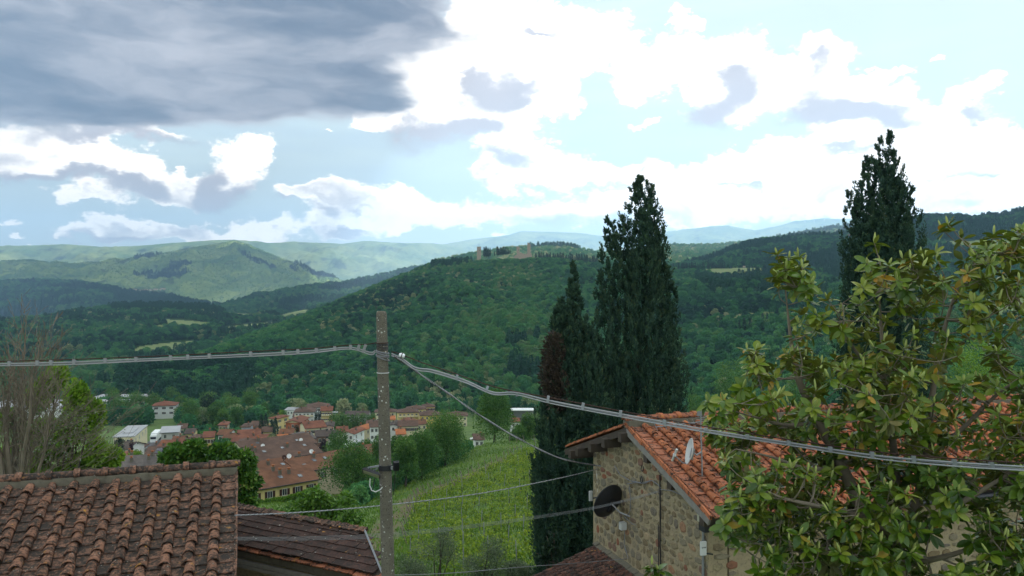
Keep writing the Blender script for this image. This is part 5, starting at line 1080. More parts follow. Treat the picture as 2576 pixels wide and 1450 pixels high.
def stonemat(name):
    t = NT(name); v = t.coord(kind='Generated'); r = t.rand(); co = t.coord(); n = t.noise(co, 7, 5, .65)
    c = t.ramp(r, [(0, (.17, .125, .07)), (.25, (.24, .19, .115)), (.5, (.19, .165, .12)), (.72, (.30, .245, .15)), (.86, (.155, .13, .105)), (.93, (.26, .095, .05)), (1, (.40, .34, .21))])
    c = t.mix(t.M('MULTIPLY', t.ss(n, .45, .7), .6), c, (.05, .043, .034)); t.col(c, .95); t.bump(t.noise(co, 22, 5, .7), .7, .012); return t.m
MT['stone'] = stonemat('rubble_stone')
def stonewall():
    t = NT('rubble_mortar'); co = t.coord(); n = t.noise(co, 3, 6, .65); n2 = t.noise(co, 14, 5, .65); c = t.mix(n, (.22, .175, .11), (.40, .325, .205)); c = t.mix(t.M('MULTIPLY', t.ss(n2, .5, .75), .5), c, (.05, .043, .035)); t.col(c, .97); t.bump(n2, .8, .03); return t.m
STONEWALL = stonewall()
hut()
E0 = Vector((4.34, 17.5, -4.98))          # front corner of the right house's verge at the eave
SL = tan(radians(18)); HW = 4.05
def right_house():
    U = (BX+Vector((0, 0, SL))).normalized(); N = AX.cross(U).normalized(); Rr = E0+AX*.3+BX*.6; W = 6.3; Lg = 15.2; apex = E0+BX*HW+Vector((0, 0, HW*SL))
    t = thing('stone_house', 'stone house with orange terracotta tile roof and dark gable eaves right of the cypresses', 'house', Rr+Vector((3, 3, 0))+Vector((0, 0, -12-Rr.z)))
    rows = 14; ex = HW/cos(radians(18))/rows; O = apex-U*.08
    tile_roof(t, O, AX, U, 37, rows, .405, ex, MT['clay_red'], MT['clay_red_flat'])
    pinv = WM(t).inverted(); mb = MB(); slab(mb, apex-N*.05, AX, Lg, U, HW/cos(radians(18)), N, .14); mb.build('roof_deck', MT['wood'], t)
    em = MB(); em.box((0, 0, 0), (.05, .40, .10)); em = em.mesh('verge_tile', MT['clay_red'])
    for r in range(rows): tile('verge_tile', em, basis(apex-U*((r+.5)*ex)+N*.02-AX*.03, AX, U) @ Matrix.Rotation(radians(4), 4, 'X'), t, pinv, .004, .015)
    mb = MB(); mb.box(apex-AX*.02-U*(HW/cos(radians(18))/2)-N*.13, (.05, HW/cos(radians(18)), .16), AX, U, N); mb.build('barge_board', MT['board'], t)
    # far slope, seen from below and as the thin left edge
    D2 = (BX-Vector((0, 0, SL))).normalized(); N2 = AX.cross(D2).normalized(); L2 = (HW+.25)/cos(radians(18)); mb = MB(); slab(mb, apex+D2*L2-N2*.03, AX, Lg, D2, L2, N2, .10); mb.build('rear_deck', MT['wood'], t)
    em2 = MB(); em2.box((0, 0, 0), (.4, .42, .05)); em2 = em2.mesh('verge_tile', MT['clay_red'])
    for r in range(13): tile('verge_tile', em2, basis(apex+D2*((r+.5)*.33)+N2*.05+AX*.12, AX, D2) @ Matrix.Rotation(radians(-4), 4, 'X'), t, pinv, .006, .02)
    mb = MB(); mb.box(apex+D2*L2/2-N2*.13-AX*.02, (.06, L2, .17), AX, D2, N2); mb.build('barge_board', MT['wood'], t)
    # ridge
    mb = MB()
    for i in range(60): mb.box(apex+AX*(.1+i*.252)+Vector((0, 0, .04+R.uniform(-.01, .01))), (.25, .36+R.uniform(-.03, .03), .22), AX, BX)
    mb.build('ridge_mortar', MT['mortar'], t)
    rm = cover_mesh(.60, .125, .13, 7, .02).mesh('ridge_tile', MT['clay_red_flat'], True); jm = cover_mesh(.14, .155, .165, 7, .03).mesh('ridge_joint', MT['clay_red'], True)
    for i in range(29):
        c = apex+AX*(.2+i*.52)+Vector((0, 0, .155)); tile('ridge_tile', rm, basis(c, -BX, AX), t, pinv, .006, .015); tile('ridge_joint', jm, basis(c+AX*.26, -BX, AX), t, pinv, .006, .04)
    # walls
    zb = -13.0; H0 = Rr.z+.10; G0 = Rr; G1 = Rr+BX*W; top = apex+AX*.3; zt = top.z-.16
    def gp(b, z): q = Rr+BX*b; return Vector((q.x, q.y, z))
    mb = MB(); th = .5; fr = [gp(0, zb), gp(W, zb), gp(W, H0), gp(HW-.6, zt), gp(0, H0)]; bk = [p+AX*th for p in fr]
    mb.add(fr+bk, [(4, 3, 2, 1, 0), (5, 6, 7, 8, 9)]+[(i, (i+1) % 5, (i+1) % 5+5, i+5) for i in range(5)]); gw = mb.build('gable_wall', STONEWALL, t)
    mb = MB(); mb.box(Rr+AX*(Lg/2+th)+BX*.25+Vector((0, 0, (zb+H0)/2-Rr.z)), (Lg-.1, .5, H0-zb), AX, BX); fw = mb.build('front_wall', STONEWALL, t)
    mb = MB(); mb.box(Rr+AX*(Lg/2+th)+BX*(W-.25)+Vector((0, 0, (zb+H0)/2-Rr.z)), (Lg-.1, .5, H0-zb), AX, BX); mb.build('rear_wall', STONEWALL, t)
    # rubble stones of the gable, each a lumpy block standing proud of the mortar
    prot = []
    for k in range(9):
        mb = MB(); n = 7+k % 3; g = np.random.default_rng(500+k); ang = np.sort(np.linspace(0, 2*pi, n, endpoint=False)+g.uniform(-.25, .25, n)); rr = g.uniform(.42, .54, n)
        o = [(cos(a)*r, sin(a)*r, -.5) for a, r in zip(ang, rr)]; m = [(x*.98, y*.98, .25) for x, y, _ in o]; i_ = [(x*.72+g.uniform(-.03, .03), y*.72, .5+g.uniform(-.12, .12)) for x, y, _ in o]
        mb.add(o+m+i_, [tuple(range(2*n, 3*n))]+[(j, (j+1) % n, (j+1) % n+n, j+n) for j in range(n)]+[(j+n, (j+1) % n+n, (j+1) % n+2*n, j+2*n) for j in range(n)]); prot.append(mb.mesh('stone', MT['stone']))
    g = random.Random(5); z = H0+1.15; cand = []
    while z > -8.6:
        hh = g.uniform(.13, .25); b = g.uniform(-.05, .1)
        while b < W-.05:
            ww = g.uniform(.14, .42)
            zc = z-hh/2; lim = H0+.0+min(b, W-b)*SL*1.0
            if zc < lim+.05 and b+ww < W+.03: cand.append((b+ww/2, zc+g.uniform(-.03, .03), ww, hh*g.uniform(.85, 1.15)))
            b += ww+g.uniform(.012, .05)
        z -= hh+.018
    g.shuffle(cand); wi = WM(gw).inverted(); rest = []
    for k, (b, zc, ww, hh) in enumerate(cand):
        p = gp(b, zc)-AX*g.uniform(-.004, .006); M4 = basis(p, -BX, Vector((0, 0, 1))) @ Matrix.Rotation(g.uniform(-.14, .14), 4, 'Z') @ Matrix.Diagonal((ww*1.0, hh*1.0, .038, 1))
        if k < 300:
            o = bpy.data.objects.new('stone', prot[k % 9]); C.objects.link(o); o.parent = gw; o.matrix_parent_inverse = wi; o.matrix_basis = M4
        else: rest.append((k % 9, M4))
    V = []; Fs = []; off = 0
    for k, M4 in rest:
        A = np.array(M4); v = np.array([q.co for q in prot[k].vertices]) @ A[:3, :3].T+A[:3, 3]; V.append(v); Fs += [tuple(i+off for i in p.vertices) for p in prot[k].polygons]; off += len(v)
    m2 = bpy.data.meshes.new('stone_field'); m2.from_pydata(np.concatenate(V).tolist(), [], Fs)
    tt = NT('rubble_field'); isl = tt.nd('ShaderNodeNewGeometry').outputs['Random Per Island']; nn = tt.noise(tt.coord(), 7, 5, .65)
    c = tt.ramp(isl, [(0, (.17, .125, .07)), (.25, (.24, .19, .115)), (.5, (.19, .165, .12)), (.72, (.30, .245, .15)), (.86, (.155, .13, .105)), (.93, (.26, .095, .05)), (1, (.40, .34, .21))]); tt.col(tt.mix(tt.M('MULTIPLY', tt.ss(nn, .45, .7), .6), c, (.05, .043, .034)), .95); tt.bump(tt.noise(tt.coord(), 22, 5, .7), .7, .012)
    m2.materials.append(tt.m); tag(link('stone_field', m2, gw), kind='stuff')
    # rubble and brick courses of the long front wall behind the magnolia
    V = []; Fs = []; off = 0; z = H0-.15
    while z > -9.5:
        hh = g.uniform(.08, .2); a = .1
        while a < Lg-.3:
            ww = g.uniform(.18, .5)
            if g.random() < .6:
                p = Rr+AX*(a+ww/2)-BX*.012; p.z = z-hh/2; A = np.array(basis(p, AX, Vector((0, 0, 1))) @ Matrix.Diagonal((ww, hh, .05, 1))); k = g.randrange(9)
                v = np.array([q.co for q in prot[k].vertices]) @ A[:3, :3].T+A[:3, 3]; V.append(v); Fs += [tuple(i+off for i in pp.vertices) for pp in prot[k].polygons]; off += len(v)
            a += ww+.05
        z -= hh+.05
    m3 = bpy.data.meshes.new('stone_field'); m3.from_pydata(np.concatenate(V).tolist(), [], Fs); m3.materials.append(tt.m); tag(link('stone_field', m3, fw), kind='stuff')
    # purlin ends under both eaves of the gable
    for b, dz in ((-.25, 0), (1.2, 0), (2.4, 0), (HW-.6, .02), (4.5, 0), (5.4, 0), (6.35, 0), (6.9, 0)):
        h_ = HW-.6-abs(b-(HW-.6)); z0 = H0+.0+(h_-0)*SL-.22+.02
        mb = MB(); p = Rr+BX*b; p.z = z0; mb.box(p-AX*.05, (.95 if b > 3 else .55, .20, .24), AX, BX); mb.build('beam', MT['wood'], t)
    mb = MB(); ge = E0-BX*.08+Vector((0, 0, -.16)); mb.tube([ge+AX*.1, ge+AX*Lg], .075, 8); mb.build('gutter', MT['dark_metal'], t)
    mb = MB(); mb.tube([at(1501, 1175, 23.9), at(1503, 1215, 23.9), at(1506, 1262, 23.8)], .02, 6); mb.build('conduit', MT['plastic_white'], t)
    mb = MB(); dp = Rr-AX*.06+BX*.12; mb.tube([Vector((dp.x, dp.y, H0-.3)), Vector((dp.x, dp.y, -9))], .03, 8); mb.build('drainpipe', MT['metal'], t)
    def on(px, py): return plane_pt(px, py, Rr-AX*.07, AX)
    mb = MB(); mb.tube([on(1660, 1195), on(1661, 1300), on(1660, 1350), on(1662, 1450)], .02, 5); mb.tube([on(1656, 1320), on(1657, 1450)], .012, 5); mb.build('wall_cable', MT['dark_metal'], t)
    mb = MB()
    for pts in ([(1546, 1172), (1560, 1195), (1585, 1210), (1615, 1215), (1640, 1209)], [(1640, 1209), (1656, 1220), (1662, 1228)], [(1662, 1232), (1690, 1235), (1720, 1248), (1745, 1258)], [(1578, 1218), (1600, 1214), (1620, 1217), (1640, 1209)], [(1583, 1222), (1586, 1255), (1585, 1285), (1575, 1305)], [(1570, 1300), (1590, 1318), (1600, 1322)], [(1572, 1330), (1570, 1370), (1580, 1405)]): mb.tube([on(*q) for q in pts], .012, 5)
    mb.build('wall_cable', MT['cable_grey'], t)
    mb = MB()
    for q in ((1618, 1178), (1616, 1206)):
        c = on(*q); pts = [c+BX*(.06*cos(a))-AX*.03+Vector((0, 0, .06*sin(a)-.02)) for a in np.linspace(pi, 2*pi, 7)]; mb.tube([pts[0]+Vector((0, 0, .08))]+pts+[pts[-1]+Vector((0, 0, .1))+BX*-.06], .014, 5)
    mb.build('iron_hook', MT['dark_metal'], t)
    for q, s_, m, nm in (((1570, 1323), (.1, .16, .2), MT['plastic_white'], 'junction_box'), ((1772, 1299), (.16, .14, .26), MT['plastic_beige'], 'meter_box'), ((1775, 1325), (.16, .12, .2), MT['dark_metal'], 'meter_box')): mb = MB(); mb.box(on(*q)-AX*.04, (s_[1], s_[0]*1.6, s_[2]), AX, BX); mb.build(nm, m, t)
right_house()
def lean_to():
    W0 = plane_pt(1503, 1378, E0+AX*.28, AX); dn = (-AX+Vector((0, 0, -.36))).normalized(); t = thing('lean_to_roof', 'low lean-to with mossy brown barrel tiles against the stone gable', 'lean-to', Vector((W0.x-1.5, W0.y-2, -12)))
    N = (-BX).cross(dn); N = N if N.z > 0 else -N; U = -dn; X = U.cross(N)*-1; X = X if X.dot(-BX) > 0 else -X
    cm = cover_mesh(.46, .085, .11).mesh('cover_tile', MT['clay_lean'], True); pinv = WM(t).inverted()
    for c in range(24):
        for r in range(9):
            p = W0-BX*(c*.215+.1)+dn*((r+.5)*.36); x = U.cross(N); tile('cover_tile', cm, basis(p+N*.06, -x if 0 else U.cross(N).normalized()*1, U) @ Matrix.Rotation(radians(-3), 4, 'X'), t, pinv, .012, .04)
    mb = MB(); mb.box(W0-BX*2.6+dn*1.65-N*.05, (5.3, 3.3, .12), BX, dn, N); mb.build('roof_deck', MT['clay_flat'], t)
    mb = MB()
    for i in range(26): mb.box(W0-BX*(i*.205+.05)+N*.05+Vector((0, 0, R.uniform(-.01, .03))), (.21, .2, .18), BX, dn, N)
    mb.build('wall_mortar', MT['mortar'], t)
    mb = MB(); mb.box(W0-BX*2.6+dn*2.9+Vector((0, 0, -3.0)), (5.0, .4, 5.2), BX, AX); mb.build('wall', STONEWALL, t)
lean_to()
# ---------------------------------------------------------------- concrete pole, lamps, cables
def pole():
    d = 14.0; a = at(959.5, 783, d); b = at(977, 1480, d); ax = (a-b).normalized(); t = thing('concrete_pole', 'tall round concrete utility pole speckled with white lichen', 'utility pole', b+Vector((0, 0, -6)))
    m = NT('pole_concrete'); co = m.coord(); n = m.noise(co, 45, 4, .7); n2 = m.noise(co, 2.2, 5, .6); c = m.mix(n2, (.080, .070, .055), (.16, .142, .112)); c = m.mix(m.ss(n, .55, .66), c, (.03, .028, .025))
    v = m.vor(co, 17); sp = m.M('MULTIPLY', m.ss(v.outputs['Distance'], .30, .22), m.ss(m.noise(co, 4.5, 3), .50, .60)); c = m.mix(sp, c, (.46, .46, .43)); v2 = m.vor(co, 42); c = m.mix(m.M('MULTIPLY', m.ss(v2.outputs['Distance'], .22, .15), m.ss(m.noise(co, 7, 2), .5, .6)), c, (.36, .35, .31)); m.col(c, .95); m.bump(n, .6, .008)
    mb = MB(); bot = b-ax*6.5; top = a; X = Vector((1, 0, 0)); Y = ax.cross(X).normalized(); L = (top-bot).length; r0 = .150; r1 = .092
    pr = [(r0+(r1-r0)*f, L*f) for f in (0, .3, .55, .7, .8, .9, .97)]+[(r1*1.0, L*.992), (r1*.93, L*.998), (r1*.7, L), (.001, L)]; mb.lathe(bot, pr, 28, X, Y, ax); mb.build('shaft', m.m, t, True)
    def at_y(py): f = (py-783)/(1480-783); return a+(b-a)*f
    def rad(py): f = (at_y(py)-bot).length/L; return r0+(r1-r0)*f
    for i, (py, mat, rr, tilt) in enumerate([(863, 'rust', .008, .02), (866, 'dark_metal', .007, -.02), (869, 'dark_metal', .007, .03), (873, 'dark_metal', .007, -.05), (877, 'dark_metal', .007, .02), (881, 'dark_metal', .006, .05), (886, 'cable_grey', .013, -.12), (891, 'cable_grey', .013, -.16), (896, 'cable_grey', .012, -.1), (901, 'cable_grey', .012, -.22)]):
        c = at_y(py); r = rad(py)+rr; mb = MB(); mb.tube([c+X*r*cos(q)+Y*r*sin(q)+ax*(tilt*r*cos(q)*2) for q in np.linspace(0, 2*pi, 25)], rr, 6, cap=False); mb.build('wire_wrap', MT[mat], t)
    c = at_y(938); r = rad(938)+.004; mb = MB(); mb.tube([c+X*r*cos(q)+Y*r*sin(q) for q in np.linspace(0, 2*pi, 25)], .008, 6, cap=False); mb.build('strap', MT['plastic_white'], t)
    return at_y, rad, X, Y, ax
PY_, PR_, PX_, PYV, PAX = pole()
def flood():
    c = PY_(1176); r = PR_(1176)
    t = thing('floodlight_pair', 'black clamp band holding two small floodlights on the concrete pole', 'floodlight', c)
    mb = MB(); mb.lathe(c-PAX*.045, [(r+.002, 0), (r+.014, 0), (r+.014, .09), (r+.002, .09)], 28, PX_, PYV, PAX); mb.build('clamp_band', MT['dark_metal'], t)
    mb = MB(); mb.box(c+PX_*(-r-.09)+Vector((0, -.06, .02)), (.2, .03, .03), Vector((1, 0, .18)).normalized()); mb.box(c+PX_*(-r-.1)+Vector((0, -.06, -.05)), (.18, .02, .02), Vector((1, 0, .5)).normalized()); mb.box(c+PX_*(r+.05)+Vector((0, -.05, 0)), (.1, .05, .05)); mb.build('arm', MT['metal'], t)
    def head(p, X, Y, label, sx=.17, sy=.11):
        Z = X.cross(Y).normalized(); mb = MB(); mb.add([p+X*x*sx+Y*y*sy+Z*z for z, s_ in ((0, 1), (.05, .82)) for x, y in ((-1*s_, -1*s_), (1*s_, -1*s_), (1*s_, 1*s_), (-1*s_, 1*s_))], [(3, 2, 1, 0), (4, 5, 6, 7)]+[(i, (i+1) % 4, (i+1) % 4+4, i+4) for i in range(4)])
        for k in range(5): mb.box(p+Z*.06+X*(-.1+k*.05)*sx/.17, (.012*sx/.17, .15, .03), X, Y, Z)
        o = mb.build('lamp_head', MT['dark_metal'], t); o['label'] = label; m2 = MB(); m2.box(p-Z*.004, (1.7*sx, 1.55*sy, .006), X, Y, Z); m2.build('lens', MT['plastic_beige'], o)
    head(at(934, 1193, 13.75), Vector((.86, .3, -.38)).normalized(), Vector((-.1, .75, -.4)).normalized(), 'left floodlight turned down with pale lens')
    head(at(996, 1172, 13.9), Vector((-.9, -.4, 0)).normalized(), Vector((0, .2, -1)).normalized(), 'right floodlight seen from its ribbed back', .055, .09)
    mb = MB(); mb.tube([at(x, y, 13.8) for x, y in ((931, 1204), (930, 1222), (935, 1234), (945, 1238), (957, 1232), (962, 1226))], .011, 6); mb.build('flex', MT['plastic_white'], t)
    mb = MB(); mb.tube([at(x, y, 13.8) for x, y in ((943, 1203), (940, 1218), (938, 1230), (934, 1238))], .008, 6); mb.tube([at(x, y, 13.95) for x, y in ((994, 1185), (994, 1205), (992, 1225), (990, 1245))], .007, 6); mb.build('flex', MT['dark_metal'], t)
flood()
def spline(pts, n):
    P = [Vector(p) for p in pts]; P = [P[0]*2-P[1]]+P+[P[-1]*2-P[-2]]; out = []; m = len(P)-3
    for k in range(n+1):
        f = min(k/n*m, m-1e-6); i = int(f); u = f-i; p0, p1, p2, p3 = P[i:i+4]
        out.append(.5*((2*p1)+(-p0+p2)*u+(2*p0-5*p1+4*p2-p3)*u*u+(-p0+3*p1-3*p2+p3)*u**3))
    return out
def bundle(label, mess, cab, clips, r=.0085, ncab=3, wob=.010, seed=1):
    t = thing('cable_bundle', label, 'cable', mess[0]); g = random.Random(seed); n = 150
    m = spline(mess, n); c = spline(cab, n); mb = MB(); mb.tube([p+Vector((0, 0, .012)) for p in m], .009, 6); mb.build('messenger_wire', MT['rust'], t)
    for q in range(ncab):
        ph = g.uniform(0, 6); mb = MB(); pts = []
        for i, p in enumerate(c):
            a = ph+i*.13; pts.append(p+Vector((0, (q % 2-.5)*r*1.2, (q-(ncab-1)/2)*-r*2.15+wob*sin(a)*.6*(1 if q else .5))))
        mb.tube(pts, r, 7); mb.build('cable', MT[('cable_white', 'cable_grey', 'cable_white')[q]], t)
    hgt = (ncab*r*2+.012)
    for f in clips:
        i = min(n-1, max(0, int(f*n))); p = (c[i]+m[i])/2+Vector((0, 0, -.004)); dr = (c[min(i+1, n)]-c[max(i-1, 0)]).normalized(); hh = abs(m[i].z-c[i].z)+hgt*.6; mb = MB()
        if hh < .16: mb.box(p, (.045, r*4.2, hh), dr, Vector((0, 1, 0)), dr.cross(Vector((0, 1, 0)))); mb.build('clip', MT['metal'], t)
    return t
LB = [(946, 872), (925, 869), (880, 871), (780, 880), (600, 889), (400, 899), (200, 907), (60, 911), (-140, 916)]
def DL(px): return 14-1.3*(946-px)/1000
bundle('grey cable bundle running from the pole to the left frame edge', [at(x, y-1, DL(x)) for x, y in [(948, 865)]+LB[1:]], [at(x, y+6+(3 if x > 900 else 0), DL(x)) for x, y in [(944, 876), (932, 880)]+LB[2:]], [.12, .17, .21, .25, .31, .36, .40, .43, .48, .55, .58, .61, .66, .71, .76, .82, .85, .90], seed=3)
RB = [(985, 888), (1010, 895), (1060, 915), (1130, 938), (1250, 978), (1395, 1006), (1600, 1045), (1800, 1081), (2000, 1112), (2200, 1140), (2400, 1158), (2576, 1169), (2760, 1180)]
def DR(px): return 14-5.4*(px-985)/1600
bundle('thick grey cable bundle sagging from the pole across the roof to the right frame edge', [at(x, y-1, DR(x)) for x, y in RB], [at(x, y, DR(x)) for x, y in [(985, 893), (1012, 905), (1045, 927), (1090, 934), (1170, 960), (1240, 990), (1300, 991), (1395, 1013), (1600, 1052), (1800, 1089), (2000, 1120), (2200, 1149), (2400, 1167), (2576, 1179), (2760, 1190)]], [.14, .27, .33, .39, .44, .49, .53, .57, .61, .65, .69, .73, .77, .81, .85, .89, .93, .97], r=.0092, seed=8)
def insulator():
    p = at(1011, 895, 13.9); t = thing('insulator', 'white porcelain egg insulator on the rusty wire beside the pole', 'insulator', p); Z = Vector((.8, 0, -.25)).normalized(); X = Vector((0, 1, 0)); Y = Z.cross(X)
    mb = MB(); mb.lathe(p, [(.001, -.055), (.03, -.05), (.044, -.02), (.036, 0), (.044, .02), (.03, .05), (.001, .055)], 14, X, Y, Z); mb.build('egg', MT['porcelain'], t, True)
    mb = MB(); mb.tube([p+Z*s_*.01+X*.05*cos(a)+Y*.05*sin(a)*.9 for s_, a in [(0, q) for q in np.linspace(0, 6.28, 13)]], .007, 5); mb.build('wire_loop', MT['rust'], t)
insulator()
def twist(label, pts, r, n=220, turns=120, mats=('cable_white', 'cable_grey'), band=False, cat='cable', name='overhead_cable'):
    P = spline(pts, n); t = thing(name, label, cat, P[0])
    for q in range(2):
        mb = MB(); L = []
        for i, p in enumerate(P): a = turns*2*pi*i/n+q*pi; L.append(p+Vector((0, cos(a), sin(a)))*r*.8)
        mb.tube(L, r, 5); mb.build('strand', MT[mats[q]], t)
    if band:
        mb = MB(); P2 = spline(pts, n*4)
        for q in range(1): mb.tube([p+Vector((0, cos(i*.55), sin(i*.55)))*r*2.0 for i, p in enumerate(P2)], .0045, 4); mb.build('spiral_tie', MT['dark_metal'], t)
def line(label, pts, r=.006, mat='cable_grey', name='overhead_wire', k=90):
    P = spline(pts, k); t = thing(name, label, 'wire', P[0]); mb = MB(); mb.tube(P, r, 5); mb.build('wire', MT[mat], t)
twist('pale spiral wrapped cable slanting from the pole to the stone gable', [at(x, y, d) for x, y, d in ((992, 897, 13.9), (1030, 922, 14.3), (1060, 944, 14.8), (1130, 992, 16), (1210, 1047, 17.5), (1300, 1101, 19.5), (1400, 1150, 21.8), (1490, 1170, 23.6), (1530, 1173, 23.4))], .013, turns=6, band=True)
twist('twisted silver wire from the left roof behind the pole to the stone gable', [at(x, y, d) for x, y, d in ((590, 1297, 15.5), (760, 1289, 16.4), (960, 1272, 17.6), (1200, 1243, 19.6), (1400, 1205, 21.8), (1505, 1180, 23.8))], .009, turns=150)
for i in range(4): line('%s of four thin wires crossing the hut roof towards the black dish' % ('uppermost', 'second highest', 'third', 'lowest')[i], [at(x, y+i*(3.2-1.8*abs(x-955)/700), d) for x, y, d in ((590, 1352, 15), (760, 1351, 15.8), (955, 1343, 17), (1180, 1321, 18.6), (1400, 1291, 20.4), (1520, 1270, 20.9), (1662, 1234, 20.3))], .0028, 'metal')
line('single grey wire with ties low across the olive trees to the gable foot', [at(x, y, d) for x, y, d in ((985, 1444, 14.3), (1010, 1447, 14.6), (1150, 1441, 16.5), (1300, 1428, 18.5), (1450, 1417, 20.8), (1578, 1406, 21.6))], .008, 'cable_grey', 'overhead_cable')
# dishes, antennas, boxes on the stone house --------------------------------------------------------------
def dish(p, f, r, mat, label, arm=True, mount=None, ry=1.08):
    f = f.normalized(); X = f.cross(Vector((0, 0, 1))).normalized(); Y = X.cross(f); t = thing('satellite_dish', label, 'satellite dish', p)
    mb = MB(); mb.lathe(p, [(.001, 0), (r*.35, .025*r), (r*.7, .11*r), (r*.95, .21*r), (r, .235*r), (r*1.0, .20*r), (r*.95, .17*r), (r*.6, .03*r), (r*.3, -.04*r), (.001, -.05*r)], 32, X, Y*ry, f); mb.build('reflector', mat, t, True)
    mb = MB(); mb.box(p-f*.06*r-Y*r*.15, (.1, .5*r+.1, .07), X, Y, f); mb.build('back_plate', MT['dark_metal'] if mat != MT['plastic_white'] else MT['metal'], t)
    if arm:
        e = p+f*r*1.25-Y*r*.55; mb = MB(); mb.tube([p-Y*r*.98+f*.2*r, p-Y*r*1.02+f*.5*r, e], .016, 6); mb.build('feed_arm', MT['metal'], t); mb = MB(); mb.tube([e-Y*.16+X*.1, e+Y*.16-X*.1], .028, 8); mb.tube([e-X*.10, e+X*.10], .02, 6); mb.box(e, (.10, .06, .06), X, Y, f); mb.build('receiver', MT['plastic_white'], t)
    if mount is not None: mb = MB(); mb.tube([p-f*.08*r, (p+mount)/2-Vector((0, 0, .08)), mount], .022, 6); mb.build('bracket', MT['metal'], t)
wp = plane_pt(1585, 1300, E0+AX*.28, AX)
pd = wp-AX*.62+BX*.45+Vector((0, 0, .27)); pd = at(1536, 1266, pd.y); dish(pd, Vector((-.55, .78, .32)), .50, MT['dark_metal'], 'big black satellite dish mounted on the stone gable wall', False, wp, 1.0)
mastp = plane_pt(1767, 1205, E0, (BX+Vector((0, 0, SL))).cross(AX)); 
def mast():
    d = mastp.y; b = at(1767, 1204, d); tp = at(1762, 1038, d); t = thing('antenna_mast', 'grey roof mast with comb shaped television aerials', 'aerial', b)
    mb = MB(); mb.tube([b-Vector((0, 0, .1)), tp], .018, 8); mb.build('mast', MT['metal'], t)
    mb = MB(); mb.lathe(b-Vector((0, 0, .12)), [(.2, 0), (.16, .06), (.07, .13), (.02, .16)], 12); mb.build('mortar_base', MT['mortar'], t)
    mb = MB(); q = at(1763, 1062, d); e = at(1650, 1075, d+.6); mb.tube([q, e], .013, 6); dr = (e-q).normalized(); sd_ = Vector((.25, .3, .9)).cross(dr).normalized()
    for i in range(9): c = q+(e-q)*(.15+.85*i/8); mb.tube([c-Vector((.04, 0, -.09)), c+Vector((.04, 0, -.09))], .006, 4)
    mb.build('aerial', MT['metal'], t); mb = MB(); q = at(1762, 1042, d)
    for i in range(5): c = q+Vector((0, 0, -.03-.05*i)); mb.tube([c-Vector((.12-.01*i, 0, 0)), c+Vector((.12, .02, 0))], .006, 4)
    mb.box(q+Vector((-.03, -.03, .02)), (.1, .07, .12)); mb.build('aerial', MT['metal'], t)
mast()
dish(at(1740, 1137, mastp.y-.05), Vector((-.98, .02, .22)), .30, MT['plastic_white'], 'white satellite dish on the roof mast above the orange tiles', True, at(1765, 1137, mastp.y), 1.05)
def wifi(px, py, w, h, d, label, text=None, br=None):
    p = at(px, py, d); t = thing('wireless_panel', label, 'antenna panel', p); X = Vector((.95, .3, 0)).normalized(); Y = Vector((-.3, .95, 0)).normalized(); mb = MB(); mb.box(p, (w, .05, h), X, Y); o = mb.build('housing', MT['plastic_white'], t); bv = o.modifiers.new('bevel', 'BEVEL'); bv.width = .015; bv.segments = 2
    mb = MB(); mb.tube([p+Y*.03, p+Y*.12+Vector((0, 0, -h*.4)), p+(br if br is not None else X*.25)+Vector((0, 0, -h*.5))], .02, 6); mb.build('bracket', MT['dark_metal'], t)
    if text:
        fc = bpy.data.curves.new('lettering', 'FONT'); fc.body = text; fc.size = .045; fc.extrude = .001; fc.align_x = 'CENTER'; tmp = bpy.data.objects.new('lettering_curve', fc); lm = bpy.data.meshes.new_from_object(tmp); lm.materials.clear(); lm.materials.append(MT['dark_metal']); bpy.data.objects.remove(tmp); fo = bpy.data.objects.new('lettering', lm); C.objects.link(fo)
        fo.matrix_basis = basis(p-Y*.029+Vector((0, 0, h*.05)), X, Vector((0, 0, 1))); fo.parent = t; fo.matrix_parent_inverse = WM(t).inverted()
wifi(1769, 1380, .155, .32, 18.0, 'white wireless panel with small lettering by the front corner of the stone house', 'tp-link'); wifi(1486, 1248, .11, .30, 23.6, 'white wireless panel hanging left of the black dish', None, Vector((.3, .1, .1)))
def wall_lamp():
    p = at(1497, 1280, 23.3); t = thing('wall_lamp', 'small grey lamp bracket at the left corner of the stone gable', 'lamp', p); mb = MB(); mb.tube([p, p+Vector((.35, 0, -.28))], .025, 6); mb.build('arm', MT['metal'], t); mb = MB(); mb.lathe(p, [(.001, -.07), (.07, -.05), (.07, .05), (.001, .08)], 12); mb.build('lamp_head', MT['metal'], t)
wall_lamp()
